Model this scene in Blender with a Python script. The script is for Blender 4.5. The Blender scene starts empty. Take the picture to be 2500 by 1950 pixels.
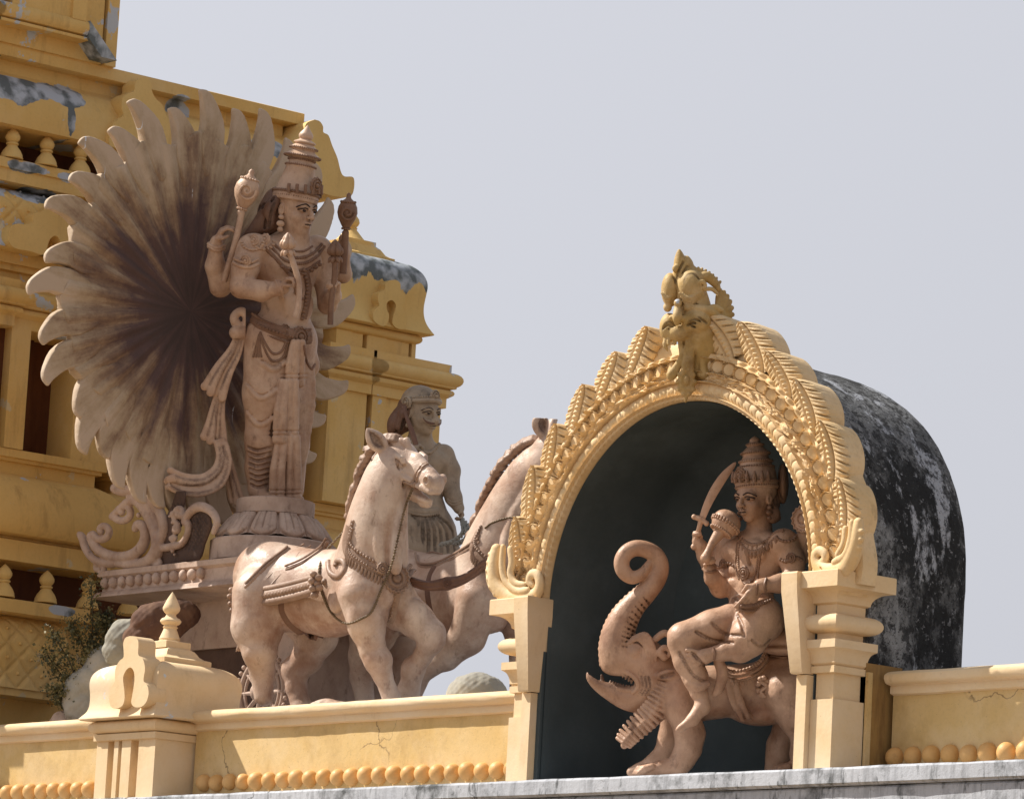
import bpy, bmesh, math, random
import numpy as np
from mathutils import Vector, Matrix, noise as mnoise
random.seed(7); RNG = np.random.default_rng(7)
S = bpy.context.scene
# ------------------------------------------------------------------ camera
FPX = 11000.0                       # focal length in pixels of the 2500 px wide frame
PHI, ELEV, ROLL = math.radians(50), math.radians(9.5), math.radians(3.1)
_R = np.array([math.cos(PHI), math.sin(PHI), 0]); _F = np.array([-math.sin(PHI), math.cos(PHI), 0]); _Z = np.array([0, 0, 1.0])
FW = math.cos(ELEV)*_F + math.sin(ELEV)*_Z
_U = -math.sin(ELEV)*_F + math.cos(ELEV)*_Z
RR = math.cos(ROLL)*_R + math.sin(ROLL)*_U
UU = -math.sin(ROLL)*_R + math.cos(ROLL)*_U
def ray(x, y): return FW + RR*(x-1250)/FPX - UU*(y-975)/FPX
CAM = np.array([0, 0, 4.0]) - ray(1500, 1898)*29.73
def P(x, y, X=None, Y=None, Z=None, D=None):
    """a measured image point taken back to the plane X=, Y=, Z= or depth D= of the site"""
    r = ray(x, y)
    t = D if D is not None else (X-CAM[0])/r[0] if X is not None else (Y-CAM[1])/r[1] if Y is not None else (Z-CAM[2])/r[2]
    return CAM + r*t
cd = bpy.data.cameras.new("camera"); cam = bpy.data.objects.new("camera", cd); S.collection.objects.link(cam)
cam.matrix_world = Matrix(((RR[0], UU[0], -FW[0], CAM[0]), (RR[1], UU[1], -FW[1], CAM[1]), (RR[2], UU[2], -FW[2], CAM[2]), (0, 0, 0, 1)))
cd.sensor_fit = 'HORIZONTAL'; cd.sensor_width = 36; cd.lens = FPX/2500*36; cd.clip_start = 0.5; cd.clip_end = 4000
S.camera = cam
# ------------------------------------------------------------------ sky, sun, exposure
SUN_AZ, SUN_EL = math.radians(58), math.radians(46)
to_sun = Vector((-math.sin(SUN_AZ)*math.cos(SUN_EL), -math.cos(SUN_AZ)*math.cos(SUN_EL), math.sin(SUN_EL)))
W = bpy.data.worlds.new("World"); S.world = W; W.use_nodes = True
nt = W.node_tree; nt.nodes.clear()
sky = nt.nodes.new('ShaderNodeTexSky'); sky.sky_type = 'NISHITA'; sky.sun_disc = False
sky.sun_elevation = SUN_EL; sky.sun_rotation = math.atan2(to_sun.x, to_sun.y); sky.dust_density = 6; sky.air_density = 1.4; sky.ozone_density = 1
b1 = nt.nodes.new('ShaderNodeBackground'); b1.inputs[1].default_value = 0.05
b2 = nt.nodes.new('ShaderNodeBackground'); b2.inputs[0].default_value = (0.372, 0.379, 0.414, 1)   # thin bright overcast veil, thinner overhead
tcw = nt.nodes.new('ShaderNodeTexCoord'); sxw = nt.nodes.new('ShaderNodeSeparateXYZ'); mrw = nt.nodes.new('ShaderNodeMapRange')
for i_, v_ in ((1, 0.30), (2, 0.85), (3, 1.0), (4, 0.55)): mrw.inputs[i_].default_value = v_
nt.links.new(tcw.outputs['Generated'], sxw.inputs[0]); nt.links.new(sxw.outputs['Z'], mrw.inputs[0]); dpw = nt.nodes.new('ShaderNodeVectorMath'); dpw.operation = 'DOT_PRODUCT'; dpw.inputs[1].default_value = tuple(to_sun); nt.links.new(tcw.outputs['Generated'], dpw.inputs[0])
glw = nt.nodes.new('ShaderNodeMapRange')
for i_, v_ in ((1, -0.9), (2, 1.0), (3, 0.66), (4, 1.7)): glw.inputs[i_].default_value = v_
nt.links.new(dpw.outputs['Value'], glw.inputs[0])
mlw = nt.nodes.new('ShaderNodeMath'); mlw.operation = 'MULTIPLY'; nt.links.new(mrw.outputs[0], mlw.inputs[0]); nt.links.new(glw.outputs[0], mlw.inputs[1]); nt.links.new(mlw.outputs[0], b2.inputs[1])
mx = nt.nodes.new('ShaderNodeMixShader'); mx.inputs[0].default_value = 0.92
wo = nt.nodes.new('ShaderNodeOutputWorld')
nt.links.new(sky.outputs[0], b1.inputs[0]); nt.links.new(b1.outputs[0], mx.inputs[1]); nt.links.new(b2.outputs[0], mx.inputs[2]); nt.links.new(mx.outputs[0], wo.inputs[0])
sl = bpy.data.lights.new("sun", 'SUN'); sun = bpy.data.objects.new("sun", sl); S.collection.objects.link(sun)
sl.energy = 5.0; sl.angle = math.radians(0.6); sl.color = (1.0, 0.94, 0.85)
sun.location = (-20, -40, 40); sun.rotation_euler = (-to_sun).to_track_quat('-Z', 'Y').to_euler()
S.view_settings.view_transform = 'Standard'; S.view_settings.look = 'None'; S.view_settings.exposure = 0.45; S.view_settings.gamma = 1
S.view_settings.use_curve_mapping = False
# ------------------------------------------------------------------ materials
def C4(c): return (c[0], c[1], c[2], 1)
def paint(name, c1, c2, scale=1.6, stain=None, peel=None, bump=0.25, rough=0.75, fine=0.12, speck=None, bumpscale=28.0, crack=None, bdist=0.01, brush=None):
    m = bpy.data.materials.new(name); m.use_nodes = True; t = m.node_tree; N = t.nodes; L = t.links
    bs = N['Principled BSDF']; bs.inputs['Roughness'].default_value = rough
    bs.inputs['Specular IOR Level'].default_value = 0.3
    geo = N.new('ShaderNodeNewGeometry'); pos = geo.outputs['Position']
    def nz(sc, det=5, rgh=0.6, vec=None, stretch=None):
        n = N.new('ShaderNodeTexNoise'); n.inputs['Scale'].default_value = sc; n.inputs['Detail'].default_value = det; n.inputs['Roughness'].default_value = rgh
        if stretch:
            mp = N.new('ShaderNodeMapping'); mp.inputs['Scale'].default_value = stretch; L.new(pos, mp.inputs[0]); L.new(mp.outputs[0], n.inputs['Vector'])
        else: L.new(pos, n.inputs['Vector'])
        return n.outputs['Fac']
    def ramp(f, a, b):
        r = N.new('ShaderNodeMapRange'); r.inputs[1].default_value = a; r.inputs[2].default_value = b; r.clamp = True; L.new(f, r.inputs[0]); return r.outputs[0]
    def mix(f, a, b, amt=1.0):
        x = N.new('ShaderNodeMix'); x.data_type = 'RGBA'
        if amt != 1.0:
            q = N.new('ShaderNodeMath'); q.operation = 'MULTIPLY'; q.inputs[1].default_value = amt; L.new(f, q.inputs[0]); f = q.outputs[0]
        L.new(f, x.inputs[0])
        for k, v in ((6, a), (7, b)):
            if isinstance(v, tuple): x.inputs[k].default_value = C4(v)
            else: L.new(v, x.inputs[k])
        return x.outputs[2]
    col = mix(ramp(nz(scale, 6), 0.33, 0.67), c1, c2)
    dk = tuple(v*0.55 for v in c1)
    col = mix(ramp(nz(38, 4, 0.7), 0.5, 0.8), col, dk, fine*2)
    for st in (stain or []):      # (colour, scale, lo, hi, amount, stretch)
        col = mix(ramp(nz(st[1], 7, 0.68, stretch=st[5]), st[2], st[3]), col, st[0], st[4])
    if crack:
        v = N.new('ShaderNodeTexVoronoi'); v.feature = 'DISTANCE_TO_EDGE'; v.inputs['Scale'].default_value = crack[0]
        nn = N.new('ShaderNodeTexNoise'); nn.inputs['Scale'].default_value = 5; nn.inputs['Detail'].default_value = 4; L.new(pos, nn.inputs['Vector'])
        va = N.new('ShaderNodeVectorMath'); va.operation = 'MULTIPLY_ADD'; va.inputs[1].default_value = (0.35, 0.35, 0.35); L.new(nn.outputs['Color'], va.inputs[0]); L.new(pos, va.inputs[2]); L.new(va.outputs[0], v.inputs['Vector'])
        cr = ramp(v.outputs['Distance'], crack[1], 0.0)
        g = N.new('ShaderNodeMath'); g.operation = 'MULTIPLY'; L.new(cr, g.inputs[0]); L.new(ramp(nz(1.1, 2), 0.52, 0.58), g.inputs[1])
        col = mix(g.outputs[0], col, crack[2], 0.8)
    for pe in (peel or []):       # sharp-edged flakes
        col = mix(ramp(nz(pe[1], 8, 0.62, stretch=pe[4]), pe[2], pe[2]+pe[3]), col, pe[0])
    if brush:      # brown paint lines and washes that also deepen shade in grooves and undersides
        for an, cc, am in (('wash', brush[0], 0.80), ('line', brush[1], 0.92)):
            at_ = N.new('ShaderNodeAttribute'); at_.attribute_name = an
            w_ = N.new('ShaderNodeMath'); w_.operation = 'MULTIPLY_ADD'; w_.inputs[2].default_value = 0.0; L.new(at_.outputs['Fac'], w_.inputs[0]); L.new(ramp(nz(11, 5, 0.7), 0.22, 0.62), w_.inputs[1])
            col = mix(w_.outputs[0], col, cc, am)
    if speck: col = mix(ramp(nz(speck[1], 3, 0.8), speck[2], speck[2]+0.05), col, speck[0], 0.8)
    L.new(col, bs.inputs['Base Color'])
    bp = N.new('ShaderNodeBump'); bp.inputs['Strength'].default_value = bump; bp.inputs['Distance'].default_value = bdist
    L.new(nz(bumpscale, 8, 0.65), bp.inputs['Height']); L.new(bp.outputs[0], bs.inputs['Normal'])
    return m
VS = (5, 5, 0.7)       # vertical streaks
GREY = (0.50, 0.53, 0.57)
M = {}
M['ochre'] = paint('ochre_paint', (0.74, 0.50, 0.185), (0.66, 0.42, 0.135), 1.3,
    stain=[((0.24, 0.12, 0.045), 1.0, 0.55, 0.76, 0.6, VS), ((0.76, 0.58, 0.31), 0.8, 0.48, 0.72, 0.6, (1, 1, 1)), ((0.16, 0.10, 0.05), 5, 0.62, 0.78, 0.5, (1, 1, .5))],
    peel=[((0.50, 0.53, 0.57), 1.5, 0.612, 0.010, (1, 1, 0.8)), ((0.62, 0.50, 0.30), 3.3, 0.64, 0.02, (1, 1, 1))], fine=0.14)
M['ochre_flat'] = paint('ochre_ornament_paint', (0.74, 0.52, 0.205), (0.68, 0.455, 0.16), 1.3, stain=[((0.3, 0.16, 0.06), 1.2, 0.58, 0.82, 0.5, VS)], peel=[(GREY, 2.5, 0.68, 0.02, (1, 1, 1))])
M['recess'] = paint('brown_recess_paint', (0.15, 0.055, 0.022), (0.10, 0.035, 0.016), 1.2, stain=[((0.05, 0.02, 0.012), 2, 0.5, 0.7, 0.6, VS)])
M['cream'] = paint('cream_paint', (0.77, 0.59, 0.37), (0.71, 0.51, 0.28), 2.0,
    stain=[((0.36, 0.21, 0.07), 1.6, 0.58, 0.80, 0.55, (2.5, 2.5, 0.9)), ((0.78, 0.63, 0.45), 1.5, 0.45, 0.7, 0.7, (1, 1, 1))], speck=((0.20, 0.12, 0.05), 55, 0.70), fine=0.1)
M['cream2'] = paint('worn_cream_paint', (0.77, 0.60, 0.39), (0.71, 0.53, 0.31), 2.0,
    stain=[((0.36, 0.21, 0.07), 1.6, 0.58, 0.80, 0.5, (2.5, 2.5, 0.9)), ((0.82, 0.68, 0.5), 1.5, 0.45, 0.7, 0.7, (1, 1, 1))], peel=[((0.58, 0.62, 0.68), 3.1, 0.66, 0.015, (1, 1, 1))], speck=((0.20, 0.12, 0.05), 60, 0.70), fine=0.1)
M['wallpan'] = paint('stained_cream_panel', (0.66, 0.47, 0.22), (0.60, 0.40, 0.15), 1.6,
    stain=[((0.30, 0.17, 0.05), 2.2, 0.50, 0.78, 0.6, (1.4, 1.4, 1)), ((0.74, 0.58, 0.36), 1.3, 0.45, 0.7, 0.6, (1, 1, 1))], speck=((0.20, 0.12, 0.05), 70, 0.64), crack=(0.5, 0.004, (0.14, 0.08, 0.04)), fine=0.16)
M['bead'] = paint('orange_bead_paint', (0.70, 0.42, 0.17), (0.62, 0.34, 0.11), 5, stain=[((0.25, 0.12, 0.04), 4, 0.58, 0.72, 0.6, (1, 1, 1))], rough=0.5, fine=0.1)
M['arch'] = paint('golden_arch_paint', (0.74, 0.55, 0.32), (0.66, 0.45, 0.21), 3.0, stain=[((0.78, 0.63, 0.42), 2.0, 0.46, 0.7, 0.8, (1, 1, 1)), ((0.40, 0.22, 0.07), 4, 0.56, 0.76, 0.6, (1, 1, 1)), ((0.20, 0.11, 0.04), 9, 0.60, 0.75, 0.5, (1, 1, .6))], rough=0.6, fine=0.18, bump=0.4, brush=((0.38, 0.20, 0.06), (0.10, 0.05, 0.018)))
M['crest'] = paint('dull_gold_paint', (0.52, 0.36, 0.14), (0.42, 0.27, 0.09), 3.5, stain=[((0.17, 0.095, 0.035), 5, 0.50, 0.72, 0.75, (1, 1, .6)), ((0.70, 0.54, 0.32), 2.6, 0.5, 0.7, 0.6, (1, 1, 1))], peel=[(GREY, 5, 0.69, 0.02, (1, 1, 1))], rough=0.6, bump=0.45, brush=((0.22, 0.12, 0.04), (0.05, 0.028, 0.012)))
M['vault'] = paint('blackened_concrete', (0.21, 0.215, 0.22), (0.10, 0.104, 0.108), 3.0,
    stain=[((0.30, 0.31, 0.32), 1.1, 0.48, 0.58, 0.8, (1.3, 1.3, 0.6)), ((0.014, 0.015, 0.016), 1.1, 0.455, 0.53, 0.95, (1, 1, .6)), ((0.40, 0.42, 0.46), 2.1, 0.55, 0.595, 0.9, (1.8, 1.8, .5)), ((0.016, 0.016, 0.017), 14, 0.50, 0.57, 0.8, (1, 1, .8)), ((0.34, 0.35, 0.37), 22, 0.58, 0.66, 0.75, (1, 1, 1))],
    speck=((0.012, 0.012, 0.013), 48, 0.56), bump=0.7, bumpscale=16, rough=0.95, bdist=0.02)
M['lining'] = paint('dark_slate_paint', (0.082, 0.106, 0.114), (0.050, 0.066, 0.072), 1.1, stain=[((0.12, 0.155, 0.175), 0.9, 0.52, 0.72, 0.6, (1, 1, 1)), ((0.10, 0.08, 0.05), 3.0, 0.62, 0.8, 0.35, (1, 1, .4))], speck=((0.2, 0.21, 0.2), 30, 0.77), rough=0.7, bump=0.15)
M['ledge'] = paint('grey_limewash', (0.50, 0.52, 0.56), (0.43, 0.45, 0.49), 1.5, stain=[((0.055, 0.06, 0.06), 1.6, 0.53, 0.66, 0.9, (1.6, 1.6, 1.6)), ((0.22, 0.23, 0.25), 6, 0.48, 0.70, 0.7, (3, 3, .35)), ((0.05, 0.055, 0.055), 7, 0.56, 0.66, 0.8, (2, 2, .5))], speck=((0.08, 0.08, 0.08), 36, 0.66), crack=(1.1, 0.007, (0.05, 0.05, 0.05)), bump=0.5, rough=0.9)
M['rock'] = paint('grey_rock', (0.36, 0.335, 0.27), (0.27, 0.26, 0.225), 3.5, stain=[((0.55, 0.50, 0.44), 2, 0.5, 0.7, 0.6, (1, 1, 1)), ((0.16, 0.17, 0.16), 4, 0.55, 0.72, 0.6, (1, 1, 1))], bump=0.5, bumpscale=10, rough=0.85)
M['rockbrown'] = paint('brown_rock', (0.16, 0.085, 0.05), (0.10, 0.05, 0.035), 5, stain=[((0.36, 0.22, 0.15), 4, 0.55, 0.7, 0.6, (1, 1, 1)), ((0.04, 0.025, 0.02), 6, 0.55, 0.7, 0.6, (1, 1, 1))], bump=0.5, bumpscale=10, rough=0.85)
def clay(name, c1, c2, wash_and_shade, amt=0.5, chalk=0.5, rough=0.5):
    hi = tuple(min(.78, v*1.3+.06) for v in c1)
    return paint(name, c1, c2, 3.6, stain=[(hi, 2.2, 0.44, 0.74, chalk*.8, (1, 1, 1)), (wash_and_shade, 4.0, 0.50, 0.82, amt*.9, (1.1, 1.1, 0.8)), (tuple(v*.55 for v in wash_and_shade), 13, 0.58, 0.74, amt*0.8, (1, 1, .5)), (wash_and_shade, 1.7, 0.52, 0.78, amt*.9, (1, 1, 1))], speck=((0.10, 0.055, 0.04), 75, 0.68), bump=0.4, bumpscale=30, rough=rough, fine=0.16, bdist=0.012, brush=((c2[0]*.62, c2[1]*.47, c2[2]*.40), tuple(v*.36 for v in wash_and_shade)))
M['stone'] = clay('statue_clay', (0.58, 0.405, 0.29), (0.44, 0.265, 0.17), (0.18, 0.075, 0.042), 0.85, 0.75, 0.42)
M['stone_d'] = clay('statue_clay_brown', (0.28, 0.165, 0.105), (0.20, 0.105, 0.065), (0.075, 0.036, 0.022), 0.7, 0.5, 0.45)
M['hair'] = clay('brown_painted_hair', (0.19, 0.105, 0.07), (0.13, 0.068, 0.045), (0.06, 0.03, 0.02), 0.6, 0.45, 0.45)
M['paintline'] = paint('dark_brown_line_paint', (0.045, 0.024, 0.017), (0.03, 0.016, 0.012), 9, rough=0.5)
M['horse'] = clay('horse_clay', (0.62, 0.475, 0.385), (0.46, 0.295, 0.205), (0.21, 0.09, 0.05), 0.85, 0.75, 0.40)
M['horse_d'] = clay('horse_trim_clay', (0.38, 0.26, 0.19), (0.27, 0.165, 0.11), (0.11, 0.05, 0.03), 0.7, 0.55, 0.45)
M['driver'] = clay('driver_clay', (0.40, 0.32, 0.235), (0.29, 0.21, 0.14), (0.09, 0.06, 0.04), 0.9, 0.6)
M['rider'] = clay('rider_clay', (0.56, 0.365, 0.25), (0.42, 0.24, 0.15), (0.15, 0.065, 0.036), 0.85, 0.65, 0.40)
M['rider_d'] = clay('rider_clay_brown', (0.31, 0.185, 0.12), (0.23, 0.125, 0.078), (0.09, 0.042, 0.026), 0.7, 0.5, 0.45)
M['chariot'] = clay('chariot_clay', (0.53, 0.40, 0.32), (0.42, 0.29, 0.22), (0.19, 0.095, 0.06), 0.75, 0.6, 0.6)
M['chariot_d'] = clay('chariot_dark_clay', (0.13, 0.078, 0.057), (0.085, 0.05, 0.038), (0.05, 0.03, 0.025), 0.6, 0.12, 0.65)
M['brown'] = clay('brown_wood_paint', (0.21, 0.115, 0.075), (0.15, 0.075, 0.05), (0.07, 0.035, 0.028), 0.6, 0.1)
M['metal'] = paint('old_chain_metal', (0.22, 0.15, 0.08), (0.12, 0.08, 0.045), 9, rough=0.45)
M['rope'] = paint('grey_rope', (0.30, 0.29, 0.25), (0.18, 0.18, 0.16), 9)
def peel_zone(src, name, zones):
    """a copy of a paint with big bare patches of grey render at given spots of the wall (y, z, ry, rz)"""
    m = M[src].copy(); m.name = name; t = m.node_tree; N = t.nodes; L = t.links; bs = N['Principled BSDF']; col = bs.inputs['Base Color'].links[0].from_socket
    g_ = N.new('ShaderNodeNewGeometry'); n_ = N.new('ShaderNodeTexNoise'); n_.inputs['Scale'].default_value = 3.2; n_.inputs['Detail'].default_value = 8; L.new(g_.outputs['Position'], n_.inputs['Vector'])
    n2 = N.new('ShaderNodeTexNoise'); n2.inputs['Scale'].default_value = 6; n2.inputs['Detail'].default_value = 7; L.new(g_.outputs['Position'], n2.inputs['Vector'])
    cr = N.new('ShaderNodeValToRGB'); cr.color_ramp.elements[0].position = 0.40; cr.color_ramp.elements[0].color = (0.13, 0.15, 0.16, 1); cr.color_ramp.elements[1].position = 0.56; cr.color_ramp.elements[1].color = (0.46, 0.50, 0.56, 1); L.new(n2.outputs['Fac'], cr.inputs[0])
    for (y, z, ry, rz) in zones:
        s_ = N.new('ShaderNodeVectorMath'); s_.operation = 'SUBTRACT'; s_.inputs[1].default_value = (0, y, z); L.new(g_.outputs['Position'], s_.inputs[0])
        q_ = N.new('ShaderNodeVectorMath'); q_.operation = 'MULTIPLY'; q_.inputs[1].default_value = (0, 1/ry, 1/rz); L.new(s_.outputs[0], q_.inputs[0])
        l_ = N.new('ShaderNodeVectorMath'); l_.operation = 'LENGTH'; L.new(q_.outputs[0], l_.inputs[0])
        a_ = N.new('ShaderNodeMath'); a_.operation = 'MULTIPLY_ADD'; a_.inputs[1].default_value = -2.6; L.new(n_.outputs['Fac'], a_.inputs[0]); L.new(l_.outputs['Value'], a_.inputs[2])
        r_ = N.new('ShaderNodeMapRange'); r_.inputs[1].default_value = -0.30; r_.inputs[2].default_value = -0.33; L.new(a_.outputs[0], r_.inputs[0])
        x = N.new('ShaderNodeMix'); x.data_type = 'RGBA'; L.new(r_.outputs[0], x.inputs[0]); L.new(col, x.inputs[6]); L.new(cr.outputs[0], x.inputs[7]); col = x.outputs[2]
    L.new(col, bs.inputs['Base Color']); return m
M['ochre_eave'] = peel_zone('ochre', 'ochre_eave_peeling', [(0.50, 10.02, .42, .13), (1.0, 10.08, .22, .12), (1.06, 9.83, .05, .16), (2.3, 10.22, .12, .08), (3.2, 10.05, .25, .10), (0.36, 10.24, .12, .07)])
M['ochre_sill'] = peel_zone('ochre', 'ochre_sill_peeling', [(0.75, 9.39, .2, .06), (1.25, 9.38, .3, .05), (0.5, 8.39, .3, .05), (0.2, 5.72, .3, .05), (1.3, 5.74, .15, .04), (0.9, 9.17, .3, .06)])
M['pier_roof'] = peel_zone('cream2', 'worn_pier_roof', [])
M['ground'] = paint('dusty_ground', (0.26, 0.195, 0.125), (0.21, 0.155, 0.10), 0.3)
def leafmat():
    m = bpy.data.materials.new('dry_green_leaf'); m.use_nodes = True; t = m.node_tree; bs = t.nodes['Principled BSDF']; bs.inputs['Roughness'].default_value = 0.6
    g = t.nodes.new('ShaderNodeNewGeometry'); n = t.nodes.new('ShaderNodeTexNoise'); n.inputs['Scale'].default_value = 9; t.links.new(g.outputs['Position'], n.inputs['Vector'])
    r = t.nodes.new('ShaderNodeValToRGB'); r.color_ramp.elements[0].position = 0.38; r.color_ramp.elements[0].color = (0.035, 0.04, 0.014, 1); r.color_ramp.elements[1].position = 0.68; r.color_ramp.elements[1].color = (0.20, 0.17, 0.065, 1)
    t.links.new(n.outputs['Fac'], r.inputs[0]); t.links.new(r.outputs[0], bs.inputs['Base Color']); return m
M['leaf'] = leafmat()
M['stem'] = paint('plant_stem', (0.07, 0.055, 0.03), (0.05, 0.04, 0.02), 9)
# ------------------------------------------------------------------ object helpers
COL = S.collection
def wloc(o):
    v = Vector((0, 0, 0))
    while o is not None: v = v + o.location; o = o.parent
    return np.array(v)
def tag(o, label=None, cat=None, group=None, kind=None):
    for k, v in (('label', label), ('category', cat), ('group', group), ('kind', kind)):
        if v: o[k] = v
    return o
def thing(name, loc, label, cat, group=None):
    o = bpy.data.objects.new(name, None); COL.objects.link(o); o.location = Vector([float(v) for v in loc]); o.empty_display_size = 0.2
    return tag(o, label, cat, group)
def link_mesh(name, V, Fc, mat, parent=None, sharp=35, loc=None, label=None):
    V = np.asarray(V, float); base = wloc(parent) if parent is not None else (np.array(loc, float) if loc is not None else np.zeros(3))
    me = bpy.data.meshes.new(name); me.from_pydata((V-base).tolist(), [], Fc if isinstance(Fc, list) else Fc.tolist()); me.update()
    if mat: me.materials.append(mat)
    me.polygons.foreach_set('use_smooth', [True]*len(me.polygons))
    if sharp and sharp < 180: me.set_sharp_from_angle(angle=math.radians(sharp))
    o = bpy.data.objects.new(name, me); COL.objects.link(o)
    if parent is not None: o.parent = parent
    elif loc is not None: o.location = Vector([float(v) for v in loc])
    if label: o['label'] = label
    return o
class MB:
    def __init__(s): s.v = []; s.f = []; s.n = 0
    def add(s, V, Fc):
        s.v.append(np.asarray(V, float).reshape(-1, 3)); s.f += [tuple(i+s.n for i in q) for q in Fc]; s.n += len(s.v[-1]); return s
    def box(s, x0, x1, y0, y1, z0, z1):
        V = [(x, y, z) for z in (z0, z1) for x, y in ((x0, y0), (x1, y0), (x1, y1), (x0, y1))]
        return s.add(V, [(3, 2, 1, 0), (4, 5, 6, 7), (0, 1, 5, 4), (1, 2, 6, 5), (2, 3, 7, 6), (3, 0, 4, 7)])
    def loft(s, x0, x1, y0, y1, prof):
        """four-sided body: prof = [(offset, z)...] from bottom to top"""
        V = []; Fc = []
        for o, z in prof: V += [(x0-o, y0-o, z), (x1+o, y0-o, z), (x1+o, y1+o, z), (x0-o, y1+o, z)]
        for i in range(len(prof)-1):
            for k in range(4): a = 4*i+k; b = 4*i+(k+1) % 4; Fc.append((a, b, b+4, a+4))
        n = 4*len(prof); Fc += [(3, 2, 1, 0), (n-4, n-3, n-2, n-1)]
        return s.add(V, Fc)
    def prism(s, pts, vec):
        """closed outline (3-D points, counter-clockwise seen from outside) pushed back along vec"""
        pts = np.asarray(pts, float); n = len(pts); V = np.vstack([pts, pts+np.asarray(vec, float)])
        nrm = sum(np.cross(pts[i]-pts[0], pts[(i+1) % n]-pts[0]) for i in range(n))
        fl = np.dot(nrm, np.asarray(vec, float)) > 0
        f0 = list(range(n)); f1 = list(range(2*n-1, n-1, -1)); Fc = [tuple(f0), tuple(f1)] + [(i, i+n, (i+1) % n+n, (i+1) % n) for i in range(n)]
        if fl: Fc = [tuple(reversed(q)) for q in Fc]
        return s.add(V, Fc)
    def lathe(s, c, prof, n=24, axis=None):
        V = []; Fc = []
        for r, z in prof:
            for k in range(n): a = 2*math.pi*k/n; V.append((c[0]+r*math.cos(a), c[1]+r*math.sin(a), c[2]+z))
        for i in range(len(prof)-1):
            for k in range(n): a = i*n+k; b = i*n+(k+1) % n; Fc.append((a, b, b+n, a+n))
        Fc += [tuple(range(n-1, -1, -1)), tuple(range((len(prof)-1)*n, len(prof)*n))]
        return s.add(V, Fc)
    def sphere(s, c, r, nu=12, nv=8, R=None):
        rr = np.array(r if hasattr(r, '__len__') else (r, r, r), float); V = []; Fc = []
        for i in range(1, nv):
            for k in range(nu):
                a = math.pi*i/nv; b = 2*math.pi*k/nu; V.append((math.sin(a)*math.cos(b), math.sin(a)*math.sin(b), math.cos(a)))
        V += [(0, 0, 1), (0, 0, -1)]; V = np.array(V)*rr
        if R is not None: V = V @ np.asarray(R).T
        for i in range(nv-2):
            for k in range(nu): a = i*nu+k; b = i*nu+(k+1) % nu; Fc.append((a, a+nu, b+nu, b))
        t = (nv-1)*nu
        for k in range(nu): Fc.append((t, k, (k+1) % nu)); Fc.append((t+1, (nv-2)*nu+(k+1) % nu, (nv-2)*nu+k))
        return s.add(V+np.asarray(c, float), Fc)
    def tube(s, pts, rad, n=8, flat=None, fl=1.0, cap=True):
        """sweep; rad per point; flat = direction along which the section is scaled by fl"""
        pts = np.asarray(pts, float); m = len(pts); rad = np.broadcast_to(np.asarray(rad, float), (m,))
        T = np.gradient(pts, axis=0); T /= np.linalg.norm(T, axis=1)[:, None]+1e-12
        a = np.array([0, 0, 1.0]) if flat is None else np.asarray(flat, float)
        V = []; Fc = []; pu = None
        for i in range(m):
            u = a - T[i]*np.dot(a, T[i])
            if np.linalg.norm(u) < 0.15 and flat is None: u = np.array([1.0, 0, 0]) - T[i]*T[i][0]
            if flat is None and pu is not None:
                u = pu - T[i]*np.dot(pu, T[i])
            u /= np.linalg.norm(u)+1e-12; pu = u; w = np.cross(T[i], u)
            for k in range(n):
                q = 2*math.pi*k/n; V.append(pts[i] + rad[i]*(fl*math.cos(q)*u + math.sin(q)*w))
        for i in range(m-1):
            for k in range(n): A = i*n+k; B = i*n+(k+1) % n; Fc.append((A, B, B+n, A+n))
        if cap: Fc += [tuple(range(n-1, -1, -1)), tuple(range((m-1)*n, m*n))]
        return s.add(V, Fc)
    def grid(s, G, flip=False):
        G = np.asarray(G, float); h, w = G.shape[:2]; i = np.arange(h-1)[:, None]*w+np.arange(w-1)[None]
        q = np.stack([i, i+1, i+w+1, i+w], -1).reshape(-1, 4)
        if flip: q = q[:, ::-1]
        return s.add(G.reshape(-1, 3), q.tolist())
    def build(s, name, mat, parent=None, sharp=35, loc=None, label=None):
        return link_mesh(name, np.vstack(s.v), s.f, mat, parent, sharp, loc, label)
def spline(pts, n):
    """smooth resample (Catmull-Rom) of points of any width"""
    p = np.asarray(pts, float); p = np.vstack([2*p[0]-p[1], p, 2*p[-1]-p[-2]]); m = len(p)-3; out = []
    for j in range(n):
        t = j/(n-1)*m; i = min(int(t), m-1); u = t-i; a, b, c, d = p[i:i+4]
        out.append(0.5*((2*b)+(c-a)*u+(2*a-5*b+4*c-d)*u*u+(3*b-a-3*c+d)*u**3))
    return np.array(out)
# ------------------------------------------------------------------ ground, gateway wall with its ledge
link_mesh('ground', [(-900, -900, 0), (900, -900, 0), (900, 900, 0), (-900, 900, 0)], [(0, 1, 2, 3)], M['ground']).__setitem__('kind', 'structure')
g = thing('gateway_wall', (0, 0.6, 0), 'gateway wall topped by a grey weathered ledge along the bottom edge', 'wall')
MB().box(-14, 9, -0.12, 2.6, 0, 3.40).build('wall', M['cream'], g)
mb = MB()
for z0, z1, y in ((3.875, 3.985, -0.20), (3.66, 3.868, -0.155), (3.40, 3.652, -0.12)):
    n = 240; xs = np.linspace(-14, 9, n); rows = []
    pr = [(y+0.02, z0), (y, z0+0.012), (y, z1-0.014), (y+0.012, z1), (2.6, z1)]
    G = np.zeros((n, len(pr), 3))
    for j, (yy, zz) in enumerate(pr):
        G[:, j, 0] = xs; G[:, j, 1] = yy; G[:, j, 2] = zz
        if j < 4:
            w = np.array([mnoise.noise(Vector((x*3.1, j*0.4, z0*9))) + .6*mnoise.noise(Vector((x*11, j, z0*5))) for x in xs]); G[:, j, 1] += 0.006*w; G[:, j, 2] += 0.005*w*(1 if j > 1 else 0.4)
    mb.grid(G, flip=True); mb.box(-14, 9, y+0.021, 2.6, z0-0.003, z0+0.01)
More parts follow.
